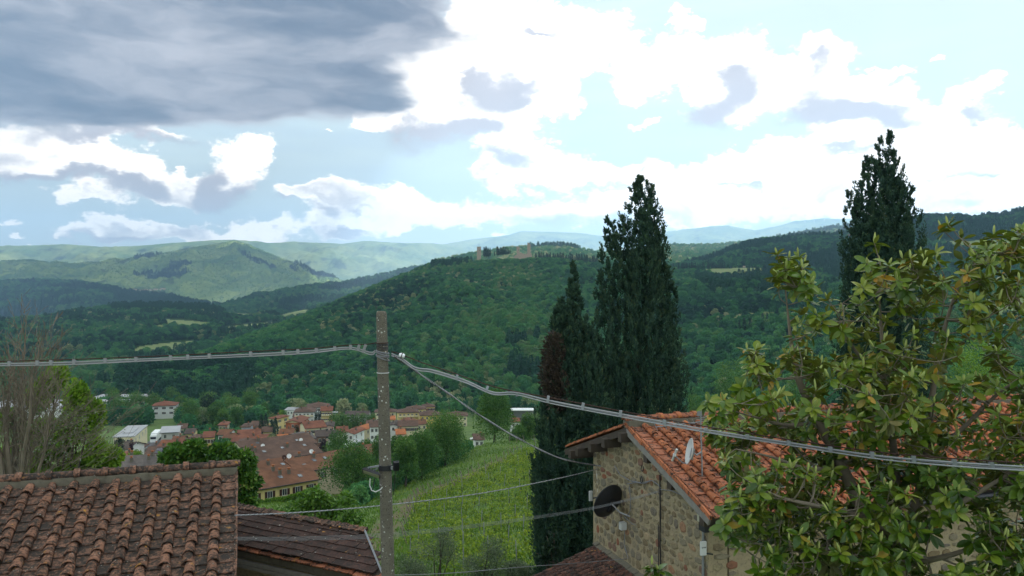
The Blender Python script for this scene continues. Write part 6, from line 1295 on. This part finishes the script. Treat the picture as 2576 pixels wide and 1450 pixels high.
# ---------------------------------------------------------------- near trees
def near_cypress(px_c, py_top, d, spires, n, label, L=.15, extra=None, hz=0):
    """spires: (dx px, py_top, py_bottom, radius px)"""
    g = np.random.default_rng(int(px_c)); x = (px_c-CX)/F*d; zb = float(gz(x, d)); k = d/F
    t = thing('cypress_tree', label, 'cypress', (x, d, zb)); S = []
    for (dx, pt, pb, r, dy) in spires: S.append((dx*k, dy, max(.6, (CY-pb)*k-zb), (CY-pt)*k-zb, r*k))
    V, Fa, T = plume_cypress(S, n//15, 40, L, g); link('crown', npmesh('crown', V, Fa, LM['cyp'], T)).parent = t
    mb = MB(); mb.tube([(0, 0, -1), (0, 0, 2), (S[0][0]*.6, S[0][1]*.6, ((CY-py_top)*k-zb)*.6)], [.35, .3, .05], 8)
    for s_ in S[1:]: mb.tube([(0, 0, 1.2), (s_[0]*.5, s_[1]*.5, 3), (s_[0]*.8, s_[1]*.5, s_[3]*.45)], [.2, .16, .04], 6, cap=False)
    link('trunk', mb.mesh('trunk', MT['bark'])).parent = t
    if extra:
        P, D_, ix = crown_points([(dx*k, dy, (CY-(pt+pb)/2)*k-zb, r*k, r*k, (pb-pt)/2*k) for (dx, pt, pb, r, dy) in extra], 4200, g, .35, .3); V, Fa = leaves(P, D_, .17*g.uniform(.5, 1.4, 4200), .07, g); T = np.clip(.5+g.normal(size=4200)*.25, 0, 1); link('dead_foliage', npmesh('dead_foliage', V, Fa, LM['brown'], T)).parent = t
    return t
near_cypress(1600, 445, 42, [(8, 452, 1420, 46, 0), (6, 447, 760, 30, .2), (-30, 548, 1400, 56, .6), (42, 472, 1400, 46, .8), (-72, 548, 1380, 38, .2), (-58, 600, 1400, 62, -.6), (58, 590, 1400, 58, .4), (84, 690, 1400, 40, 0), (15, 540, 1420, 74, -.9), (20, 452, 660, 42, .1), (42, 470, 660, 36, .3), (0, 462, 680, 40, .4), (-58, 560, 780, 44, 0), (30, 520, 760, 62, -.2), (-20, 660, 1420, 92, -.8), (45, 700, 1420, 84, -.7), (92, 800, 1400, 38, .3), (44, 470, 900, 24, .5), (78, 600, 1000, 22, .7), (104, 730, 900, 14, .7), (-90, 690, 1300, 40, 0), (-96, 850, 1400, 34, -.4), (70, 860, 1420, 60, -1.0), (-60, 860, 1420, 64, -1.1), (0, 800, 1420, 80, -1.3)], 78000, 'tall multi stemmed cypress, largest one, just behind the stone house')
near_cypress(1440, 668, 37, [(2, 668, 1460, 44, 0), (10, 720, 1460, 60, .4), (-18, 770, 1460, 62, -.3), (-40, 780, 1480, 52, -.2), (-30, 755, 1300, 46, .1), (34, 800, 1460, 66, -.4), (-26, 850, 1480, 78, -.5), (40, 900, 1480, 72, -.6), (-52, 940, 1480, 56, -.3), (0, 960, 1480, 96, -.7), (-50, 1150, 1480, 48, -.3)], 60000, 'shorter cypress with brown dead patch on its left side', extra=[(-50, 835, 930, 26, -.7), (-52, 880, 1000, 30, -.8), (-40, 930, 1030, 30, -1.0)])
near_cypress(2212, 335, 44, [(26, 336, 1200, 34, 0), (6, 405, 1200, 62, .3), (-30, 400, 1200, 46, .2), (-50, 500, 1200, 56, 0), (45, 460, 1200, 62, -.2), (58, 520, 1200, 58, .4), (-15, 540, 1200, 90, -.6), (30, 580, 1200, 84, -.8), (-18, 400, 610, 44, .1), (26, 376, 600, 46, -.1), (8, 350, 520, 34, .2), (-45, 478, 720, 46, .1), (62, 468, 690, 50, 0), (22, 440, 700, 60, -.2), (-66, 610, 1200, 52, -.3), (82, 472, 700, 22, 0), (-72, 484, 760, 22, .2), (28, 336, 640, 26, 0), (20, 430, 900, 60, -.4), (-40, 440, 800, 30, -.3), (0, 650, 1200, 100, -1.0)], 66000, 'lone cypress on the skyline behind the magnolia')
def branch_mesh(mb, p, d, L, r, depth, g, tips, spread=.5, up=.15, seg=3, n=4, mn=.004, kids=(2, 4)):
    pts = [p]; rr = [r]; q = p.copy(); dd = d.copy()
    for i in range(seg):
        dd = (dd+Vector((g.gauss(0, .12), g.gauss(0, .12), g.gauss(0, .08)+up*.3))).normalized(); q = q+dd*(L/seg); pts.append(q.copy()); rr.append(max(mn, r*(1-.55*(i+1)/seg)))
    mb.tube(pts, rr, n if r > .02 else 3, cap=False)
    if depth == 0: tips.append((q, dd)); return
    for k in range(g.randint(*kids)):
        i = g.randint(1, seg); b = pts[i]; sdir = (dd+Vector((g.gauss(0, spread), g.gauss(0, spread), g.gauss(0, spread*.7)+up))).normalized()
        branch_mesh(mb, b, sdir, L*g.uniform(.55, .8), rr[i]*.62, depth-1, g, tips, spread, up, seg, n, mn, kids)
def bare_tree():
    g = random.Random(21); d = 27.0; t = thing('bare_tree', 'leafless grey brown tree with a fine mesh of twigs at far left', 'tree', at(30, 1330, d)); mb = MB(); tips = []
    for (px, top, rad) in [(20, 800, .10), (65, 770, .12), (95, 800, .08), (-30, 830, .10), (45, 860, .08), (120, 840, .07), (-70, 860, .09), (5, 900, .07), (150, 930, .06), (80, 880, .07)]:
        b = at(25+(px-30)*.25, 1330, d+g.uniform(-.8, .8)); e = at(px, top+60, d+g.uniform(-1.6, 1.6)); L = (e-b).length; P = [b+(e-b)*f+Vector((g.gauss(0, .08), g.gauss(0, .1), 0))*(0 if f in (0, 1) else 1) for f in (0, .2, .4, .6, .8, 1)]
        mb.tube(P, [rad*1.3, rad*1.1, rad*.85, rad*.6, rad*.36, .010], 6, cap=False); dr = (e-b).normalized()
        for i in range(22):
            f = g.uniform(.22, .98); q = b+(e-b)*f; branch_mesh(mb, q, (dr+Vector((g.gauss(0, .30), g.gauss(0, .32), g.uniform(-.15, .3)))).normalized(), L*.22*(1.15-f*.6), rad*.20*(1.1-f)+.006, 2, g, tips, .38, .14, 3, 4, .007, (2, 3))
    for i in range(34):                                   # low arching whips towards the right
        q = at(g.uniform(20, 190), g.uniform(1080, 1240), d-.5); branch_mesh(mb, q, Vector((g.uniform(.5, 1), g.gauss(0, .3), g.uniform(.2, .8))).normalized(), g.uniform(1.0, 1.9), .016, 2, g, tips, .4, .1, 3, 4, .0055, (2, 4))
    o = mb.build('branches', MT['bark_grey']); o.parent = t; o.matrix_parent_inverse = WM(t).inverted()
    gg = np.random.default_rng(5); P = np.array([q for q, _ in tips]); k = gg.choice(len(P), min(len(P), 900), replace=False); P = np.repeat(P[k], 3, 0)+gg.normal(size=(len(k)*3, 3))*.04; P = P[P[:, 2] < (CY-1020)/F*d]
    V, Fa = leaves(P, gg.normal(size=P.shape), .07, .05, gg); l = link('lichen_tuft', npmesh('lichen_tuft', V, Fa, LM['olive'], gg.uniform(.2, .8, len(P)))); l.parent = t; l.matrix_parent_inverse = WM(t).inverted(); l['kind'] = 'stuff'
bare_tree()
def leafy(px_c, base_py, d, lobes_px, n, L, mat, label, name, cat='tree', stems=3, aspect=.6, seed=1, droop=0.0, shell=.35, up=.25):
    g = np.random.default_rng(seed); k = d/F; b = at(px_c, base_py, d); t = thing(name, label, cat, b)
    lob = []
    for (px, py, rx, ry) in lobes_px:
        for q in range(3):
            lob.append(((px-px_c)*k+g.normal()*rx*k*.35, g.normal()*rx*k*.55, (base_py-py)*k+g.normal()*ry*k*.25, rx*k*.72, rx*k*.72, ry*k*.72))
    P, Dr, idx = crown_points(lob, n, g, shell, up); Dr[:, 2] -= droop; lt = g.uniform(0, 1, len(lob))[idx]; V, Fa = leaves(P, Dr, L*g.uniform(.6, 1.25, n), L*aspect*g.uniform(.8, 1.2, n), g)
    link('crown', npmesh('crown', V, Fa, mat, np.clip(.45+(lt-.5)*.35+g.normal(size=n)*.2, 0, 1))).parent = t
    mb = MB(); rg = random.Random(seed)
    for l in lob[::2]:
        s_ = Vector((rg.gauss(0, .1), rg.gauss(0, .1), -.3)); e = Vector(l[:3]); m = s_.lerp(e, .5)+Vector((rg.gauss(0, .15), rg.gauss(0, .15), -.1)); mb.tube([s_, m, e, e+Vector((rg.gauss(0, .3), rg.gauss(0, .3), l[5]*.6))], [.07, .045, .022, .008], 5, cap=False)
    link('branches', mb.mesh('branches', MT['bark'])).parent = t; return t
leafy(150, 1330, 33, [(95, 1010, 28, 50), (140, 960, 30, 40), (200, 990, 30, 55), (235, 1050, 26, 50), (180, 1080, 45, 55), (120, 1110, 45, 55), (245, 1130, 26, 40), (200, 1170, 55, 40), (70, 1150, 40, 50), (150, 1210, 80, 35), (30, 1060, 25, 35), (20, 1180, 40, 40)], 46000, .19, LM['bright'], 'bright spring green tree entangled with the bare twigs at left', 'broadleaf_tree', seed=31)
leafy(520, 1400, 36, [(440, 1150, 34, 26), (490, 1125, 36, 26), (555, 1130, 40, 28), (600, 1160, 36, 30), (520, 1175, 50, 30), (440, 1190, 30, 22), (580, 1200, 50, 32), (635, 1215, 22, 26), (610, 1250, 34, 32), (480, 1215, 50, 25), (625, 1280, 24, 26), (540, 1240, 60, 30)], 15000, .20, LM['linden'], 'rich green linden tree with pale hanging bracts above the old tile roof', 'linden_tree', aspect=.75, seed=33, droop=.5, shell=.45)
leafy(790, 1440, 38, [(700, 1305, 29, 17), (760, 1270, 30, 22), (800, 1245, 29, 20), (840, 1280, 30, 24), (870, 1260, 18, 17), (735, 1330, 25, 15), (690, 1330, 18, 12), (885, 1310, 25, 20), (850, 1330, 29, 18), (900, 1345, 27, 15), (790, 1305, 34, 18), (665, 1305, 12, 8)], 5200, .22, LM['walnut'], 'light green walnut tree with large drooping leaves behind the hut roof', 'walnut_tree', aspect=.5, seed=35, droop=.55, shell=.3)
for (c, lobs, lab, sd_) in [(1090, [(1030, 1420, 36, 34), (1080, 1385, 40, 36), (1110, 1350, 34, 28), (1130, 1400, 36, 34), (1060, 1440, 50, 26)], 'grey green olive tree just right of the pole foot', 41), (1215, [(1190, 1420, 36, 34), (1235, 1380, 34, 36), (1260, 1415, 34, 34), (1215, 1440, 50, 30)], 'grey green olive tree in the middle below the vineyard', 43), (1300, [(1290, 1430, 36, 26), (1330, 1440, 36, 22), (1370, 1450, 30, 16)], 'low grey green olive tree beside the lean to roof', 45)]:
    leafy(c, 1520, 46, lobs, 7000, .13, LM['olive'], lab, 'olive_tree', seed=sd_, aspect=.28, shell=.2)
leafy(1400, 1480, 33, [(1385, 1370, 14, 20), (1395, 1400, 20, 16), (1370, 1410, 16, 12), (1392, 1340, 8, 16)], 700, .16, LM['dark'], 'small loquat like shrub at the foot of the shorter cypress', 'shrub', 'shrub', seed=47)
def hedge():
    pts = [(600, 1254), (660, 1262), (720, 1253), (770, 1238), (800, 1226)]; d = 145; g = np.random.default_rng(6); t = thing('hedge', 'clipped green hedge in front of the yellow terrace house', 'hedge', at(690, 1270, d)); P = []
    for i in range(7000):
        f = g.uniform(0, len(pts)-1.001); a, b = pts[int(f)], pts[int(f)+1]; u = f-int(f); px = a[0]+(b[0]-a[0])*u; py = a[1]+(b[1]-a[1])*u
        dd = 138+(px-600)/200*14; c = np.array(at(px, py+17, dd)); h = (20-abs(u-.5)*4)*dd/F; th = g.uniform(0, 2*pi); rr = g.uniform(.8, 1)
        P.append(c+np.array([g.normal()*.1, cos(th)*1.0*rr, h*(.5+.5*sin(th)*rr)]))
    P = np.array(P); V, Fa = leaves(P, g.normal(size=P.shape)+[0, -.4, .5], .42*g.uniform(.6, 1.3, len(P)), .26, g); o = link('foliage', npmesh('foliage', V, Fa, LM['bright'], np.clip(.22+g.normal(size=len(P))*.17, 0, 1))); o.parent = t; o.matrix_parent_inverse = WM(t).inverted()
hedge()
# ---------------------------------------------------------------- vineyard and grass
def vineyard():
    g = np.random.default_rng(12); P = []; posts = []
    rows = list(np.arange(56, 122, 4.2))+list(np.arange(124, 205, 3.2)); RT = []
    for r, dd in enumerate(rows):
        for x in np.arange(-34, 26, .8):
            y = dd+.004*(x+10)**2+x*.22; z = float(gz(x, y)); px = CX+x/y*F; py = CY-z/y*F
            if inpoly([px], [py], VINE)[0] and px < 1560:
                if g.uniform() < .93: P.append((x+g.normal()*.08, y+g.normal()*.08, z)); RT.append(((r*37) % 7)/7-.5)
                if (int((x+34)/.8)+r*3) % 8 == 0 and g.uniform() < .8: posts.append((x, y, z))
    P = np.array(P); m = 40; Q = np.repeat(P, m, 0); n = len(Q); Q = Q+np.stack([g.normal(size=n)*.34, g.normal(size=n)*.13, g.uniform(.35, 1.1, n)], 1)
    V, Fa = leaves(Q, g.normal(size=Q.shape)+[0, 0, .5], .28*g.uniform(.6, 1.3, n), .22, g); o = link('vine_foliage', npmesh('vine_foliage', V, Fa, LM['vine'], np.clip(.42+.25*np.repeat(RT, m)+.35*(np.repeat(g.uniform(0, 1, len(P)), m)-.5)+g.normal(size=n)*.18+(Q[:, 2]-np.repeat(P[:, 2], m)-1)*.25, 0, 1))); tag(o, kind='stuff')
    mb = MB()
    for p in P[::2]: mb.tube([(p[0], p[1], p[2]-.1), (p[0]+g.normal()*.05, p[1], p[2]+.8)], .04, 3, cap=False)
    tag(mb.build('vine_stems', MT['bark']), kind='stuff')
    sm = MB(); sm.tube([(0, 0, -.3), (0, 0, 2.15)], .045, 5); sm = sm.mesh('vineyard_post', MT['metal']); wm = MB(); wm.tube([(0, 0, -.3), (0, 0, 1.9)], .07, 5); wm = wm.mesh('vineyard_post', MT['bark_grey'])
    g.shuffle(posts)
    for p in posts[:170]:
        o = bpy.data.objects.new('vineyard_post', sm); C.objects.link(o); o.location = p; o.rotation_euler = (g.normal()*.04, g.normal()*.04, 0); tag(o, 'slim grey metal post standing among the vine rows', 'post', 'posts of the vineyard')
    ed = VINE[1:9]; k = 0
    for (a, b) in zip(ed[:-1], ed[1:]):
        for u in np.linspace(0, 1, 5, endpoint=False):
            px = a[0]+(b[0]-a[0])*u-4; py = a[1]+(b[1]-a[1])*u; d = 130.0
            for _ in range(40): x = (px-CX)/F*d; d += (-(py-CY)/F*d-(-float(gz(x, d))))*-2.2 if False else 0
            ds = np.linspace(56, 215, 600); zz = gz((px-CX)/F*ds, ds); pys = CY-zz/ds*F; i = int(np.argmin(np.abs(pys-py))); d = ds[i]; p = ((px-CX)/F*d, d, float(zz[i]))
            o = bpy.data.objects.new('vineyard_end_post', wm); C.objects.link(o); o.location = p; o.rotation_euler = (g.normal()*.1, -.35+g.normal()*.1, 0); tag(o, 'leaning wooden end post along the left edge of the vineyard', 'post', 'leaning end posts of the vineyard')
    fp = [(1318, 1128), (1345, 1122), (1366, 1116), (1382, 1112), (1396, 1108), (1300, 1132), (1282, 1140), (1410, 1104)]
    for px, py in fp:
        d = 194.0; x = (px-CX)/F*d; o = bpy.data.objects.new('fence_post', wm); C.objects.link(o); o.location = (x, d, float(gz(x, d))); o.rotation_euler = (g.normal()*.1, g.normal()*.12, 0); tag(o, 'weathered wooden fence post on the grassy crest above the vineyard', 'post', 'fence posts on the vineyard crest')
vineyard()
def grass():
    g = np.random.default_rng(14); n = 60000; d = 52+ (g.uniform(0, 1, n)**1.4)*160; px = g.uniform(560, 1500, n); x = (px-CX)/F*d; z = gz(x, d); py = CY-z/d*F
    k = ~(inpoly(px, py, VINE) & (g.uniform(0, 1, n) < .55)) & ~(inpoly(px, py, TRACK) & (g.uniform(0, 1, n) < .7)) & (d < 205); P = np.stack([x, d, z], 1)[k]; n = len(P)
    Dr = np.stack([g.normal(size=n)*.35, g.normal(size=n)*.35, np.ones(n)], 1); V, Fa = leaves(P, Dr, .42*g.uniform(.4, 1.3, n), .16, g); pat = fbm(P[:, 0]*.12, P[:, 1]*.12, 4, 5)
    m = leafmat('grass_blade', [(0, (.065, .14, .016)), (.5, (.135, .235, .03)), (.8, (.22, .29, .055)), (1, (.30, .29, .13))], trans=.35); tag(link('tall_grass', npmesh('tall_grass', V, Fa, m, np.clip(.35+(pat-.5)*1.1+g.normal(size=n)*.15, 0, 1))), kind='stuff')
grass()
# ---------------------------------------------------------------- the magnolia in front
def magnolia():
    g = random.Random(77); gn = np.random.default_rng(77); t = thing('magnolia_tree', 'large leaved glossy magnolia filling the right foreground', 'magnolia', at(2265, 1900, 10.6))
    lm = NT('magnolia_leaf'); r = lm.rand(); geo = lm.nd('ShaderNodeNewGeometry'); at_ = lm.attr('tint')
    def leafm(name, f, geo, t_):
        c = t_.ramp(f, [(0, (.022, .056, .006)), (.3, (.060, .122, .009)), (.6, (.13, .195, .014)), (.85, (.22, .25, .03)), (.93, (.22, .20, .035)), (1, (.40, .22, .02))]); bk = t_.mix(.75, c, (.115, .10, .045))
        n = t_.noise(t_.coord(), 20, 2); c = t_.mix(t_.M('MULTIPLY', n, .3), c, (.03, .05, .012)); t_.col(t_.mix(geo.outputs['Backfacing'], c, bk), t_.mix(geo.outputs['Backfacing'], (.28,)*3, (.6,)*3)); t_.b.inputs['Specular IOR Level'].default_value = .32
        tr = t_.nd('ShaderNodeBsdfTranslucent'); t_.L.new(t_.mix(1.0, c, (1.6, 1.5, .6), 'MULTIPLY'), tr.inputs[0]); mx = t_.nd('ShaderNodeMixShader'); mx.inputs[0].default_value = .2; t_.L.new(t_.b.outputs[0], mx.inputs[1]); t_.L.new(tr.outputs[0], mx.inputs[2]); t_.L.new(mx.outputs[0], t_.out.inputs[0]); return t_.m
    m_obj = leafm('magnolia_leaf', r, geo, lm); l2 = NT('magnolia_foliage'); m_st = leafm('magnolia_foliage', l2.attr('tint'), l2.nd('ShaderNodeNewGeometry'), l2)
    protos = []
    for k in range(6):                                   # curved, keeled leaf along +y
        ns = 6; vs = []; Lh = 1.0; wd = .20+.03*(k % 3); cv = (-.10, .05, -.22, .12, -.32, -.05)[k]; tw = (.2, -.2, .1, -.3, 0, .3)[k]
        for i in range(ns+1):
            u = i/ns; w = wd*(sin(pi*min(1, u*.93+.04))**.75)*(1 if u < 1 else .05); z = cv*u*u; a = tw*u
            for s_ in (-1, 0, 1): vs.append((s_*w*cos(a), u, z+(abs(s_)*.06*w/.2)+s_*w*sin(a)))
        fs = [(i*3+j, i*3+j+1, i*3+j+4, i*3+j+3) for i in range(ns) for j in (0, 1)]
        protos.append((np.array(vs), fs))
    pm = []
    for vs, fs in protos:
        me = bpy.data.meshes.new('leaf'); me.from_pydata(vs.tolist(), [], fs); me.materials.append(m_obj); me.polygons.foreach_set('use_smooth', [True]*len(fs)); pm.append(me)
    out = [(1960, 632), (2010, 640), (2040, 690), (2080, 740), (2130, 760), (2170, 690), (2200, 610), (2260, 640), (2330, 640), (2380, 560), (2440, 640), (2500, 590), (2576, 570), (2680, 600), (2700, 1500), (1980, 1500), (1900, 1440), (1850, 1380), (1810, 1300), (1830, 1230), (1810, 1160), (1780, 1070), (1790, 1010), (1860, 1000), (1900, 870), (1960, 900), (2000, 850), (1990, 790), (1950, 730)]
    holes = [(2000, 960, 50, 40), (2090, 850, 26, 60), (2440, 900, 50, 50), (2500, 1010, 60, 50), (1950, 1130, 40, 40), (2360, 1400, 60, 45), (2400, 1330, 60, 35), (1900, 1400, 40, 40), (2130, 1210, 30, 40), (2560, 880, 30, 60), (2100, 1000, 30, 30), (2260, 1100, 40, 24), (2050, 1120, 26, 30), (2480, 1240, 40, 24), (2420, 1130, 36, 24)]
    limbs_px = [[(2265, 1900, 10.6), (2262, 1600, 10.6), (2258, 1420, 10.6), (2240, 1380, 10.7), (2180, 1300, 10.9), (2120, 1180, 11.0), (2060, 1060, 11.1), (2010, 960, 11.0), (1990, 860, 10.9), (1975, 720, 10.8)], [(2258, 1400, 10.6), (2225, 1330, 10.2), (2130, 1290, 9.9), (2040, 1270, 9.7), (1960, 1250, 9.6), (1880, 1210, 9.7)], [(2250, 1390, 10.6), (2255, 1250, 10.8), (2245, 1100, 11.0), (2225, 960, 11.1), (2215, 800, 11.1), (2205, 660, 11.0)], [(2262, 1380, 10.6), (2300, 1280, 10.6), (2330, 1150, 10.7), (2345, 1000, 10.8), (2370, 850, 10.9), (2420, 700, 11.0), (2480, 620, 11.0)], [(2275, 1370, 10.6), (2360, 1300, 10.2), (2460, 1240, 10.0), (2560, 1180, 9.9), (2660, 1120, 9.8)], [(2330, 1150, 10.7), (2420, 1080, 10.6), (2500, 1000, 10.5), (2590, 930, 10.4), (2660, 840, 10.4)], [(2060, 1060, 11.1), (1980, 1070, 11.0), (1900, 1050, 10.8), (1830, 1030, 10.7)], [(2120, 1180, 11.0), (2030, 1180, 10.7), (1940, 1150, 10.4), (1850, 1130, 10.2)], [(2225, 960, 11.1), (2150, 880, 11.0), (2110, 800, 10.9), (2090, 770, 10.8)], [(2258, 1420, 10.6), (2180, 1400, 10.2), (2060, 1390, 9.9), (1950, 1380, 9.8), (1880, 1360, 9.8)], [(2275, 1420, 10.6), (2380, 1400, 10.2), (2500, 1360, 10.0), (2620, 1330, 10.0)]]
    mb = MB(); nodes = []; bark = MT['bark_grey']
    for li, L in enumerate(limbs_px):
        P = spline([at(*q) for q in L], 28); r0 = (.15, .055, .075, .07, .055, .04, .035, .04, .03, .045, .045)[li]; rad = [max(.010, r0*(1-i/28)**.8) for i in range(29)]; mb.tube(P, rad, 8, cap=False); nodes += [(p, rad[i]) for i, p in enumerate(P) if i > (9 if li == 0 else 3)]
    tips = []; tries = 0; ctr = at(2265, 1100, 10.6)
    while len(tips) < 1200 and tries < 60000:
        tries += 1; px = g.uniform(1770, 2690); py = g.uniform(545, 1480)
        if not inpoly([px], [py], out)[0]: continue
        if any(((px-a)/c)**2+((py-b)/e)**2 < 1 for a, b, c, e in holes) and g.random() < .93: continue
        if g.random() < (.5 if py < 880 else (.22 if py < 1050 else 0)): continue
        dd = g.uniform(9.3, 11.8) if py > 950 else g.uniform(9.9, 11.7)
        if dd < DR(px)+.35 and abs(py-np.interp(px, [q[0] for q in RB], [q[1] for q in RB])) < 60: dd = DR(px)+.5+g.uniform(0, 1.2)
        p = at(px, py, dd)
        if any((p-q).length < .09 for q, _ in tips): continue
        tips.append((p, None))
    edge = [(1955, 640), (1985, 650), (2000, 690), (2200, 612), (2385, 566), (2420, 600), (2500, 590), (2560, 580), (2330, 645), (2270, 650), (1780, 1010), (1800, 1040), (1880, 880), (1900, 900), (1640, 1420), (1655, 1435)]
    for px, py in edge: tips.append((at(px, py, 10.4 if px > 1700 else 9.8), None))
    base_l = at(1650, 1600, 9.8); mb.tube([base_l, at(1648, 1440, 9.8)], [.02, .01], 5, cap=False); nodes.append((at(1649, 1470, 9.8), .01))
    fin = []
    for p, _ in tips:
        best = min(nodes, key=lambda q: (q[0]-p).length+(.25 if q[0].z > p.z else 0)); b = best[0]; v = p-b; L = v.length
        m = b.lerp(p, .5)+Vector((g.gauss(0, .05), g.gauss(0, .05), -.10*L)); dr = (p-m).normalized(); dr = (dr+Vector((0, 0, .55))).normalized(); P = spline([b, m, p], 6); mb.tube(P, [max(.006, min(best[1]*.6, .016)*(1-.5*i/6)) for i in range(7)], 5, cap=False); fin.append((p, dr))
        if L > .35: nodes.append((m, .012))
    o = mb.build('trunk', bark, t, True)
    LV = []; BD = []
    for p, dr in fin:
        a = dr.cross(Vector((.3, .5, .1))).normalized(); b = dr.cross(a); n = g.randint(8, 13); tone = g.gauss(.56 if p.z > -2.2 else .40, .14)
        for i in range(n):
            th = i*2.4+g.uniform(-.3, .3); el = g.uniform(-.55, .55)+.35*(i/n); rd = a*cos(th)+b*sin(th); y = (rd*cos(el)+dr*sin(el)+Vector((0, 0, -.12))).normalized(); L = g.uniform(.11, .195)*(1.0 if i < n*.7 else .8)
            z = (dr-y*dr.dot(y)).normalized(); x = y.cross(z)
            q = p-dr*g.uniform(0, .13)*(1-i/n)+y*.015; M4 = Matrix.Translation(q) @ Matrix((x, y, z)).transposed().to_4x4() @ Matrix.Diagonal((L*1.0, L, L, 1)); tn = tone+g.gauss(0, .14)+(i/n)*.16-.08
            if g.random() < .014: tn = g.uniform(.93, 1)
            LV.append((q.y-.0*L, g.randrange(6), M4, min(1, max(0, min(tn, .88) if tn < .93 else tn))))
        for q in range(g.choice((1, 1, 2, 1))):
            bd = (dr+Vector((g.gauss(0, .15), g.gauss(0, .15), .5))).normalized(); BD.append((p, bd, g.uniform(.08, .15)))
    LV.sort(key=lambda q: q[0]); pinv = WM(t).inverted(); k = 0; rest = []
    for q in LV:
        p = q[2].translation; px = CX+p.x/p.y*F; py = CY-p.z/p.y*F
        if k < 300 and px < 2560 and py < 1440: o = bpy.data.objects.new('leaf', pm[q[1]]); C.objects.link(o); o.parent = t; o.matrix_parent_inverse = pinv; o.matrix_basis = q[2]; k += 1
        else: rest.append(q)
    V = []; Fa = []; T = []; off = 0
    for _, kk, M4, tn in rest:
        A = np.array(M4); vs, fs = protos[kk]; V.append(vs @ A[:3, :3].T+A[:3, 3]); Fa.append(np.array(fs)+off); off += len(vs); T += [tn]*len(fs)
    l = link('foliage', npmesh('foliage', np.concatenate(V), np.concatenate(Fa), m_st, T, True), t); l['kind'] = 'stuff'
    bm_ = plain('pale_bud', (.27, .31, .09), .6, .2, 9); mb = MB()
    for p, dr, L in BD: mb.tube([p, p+dr*L*.4, p+dr*L*.8, p+dr*L], [.008, .017, .012, .002], 5, cap=False)
    o = mb.build('bud', bm_, t, True); o['kind'] = 'stuff'
magnolia()
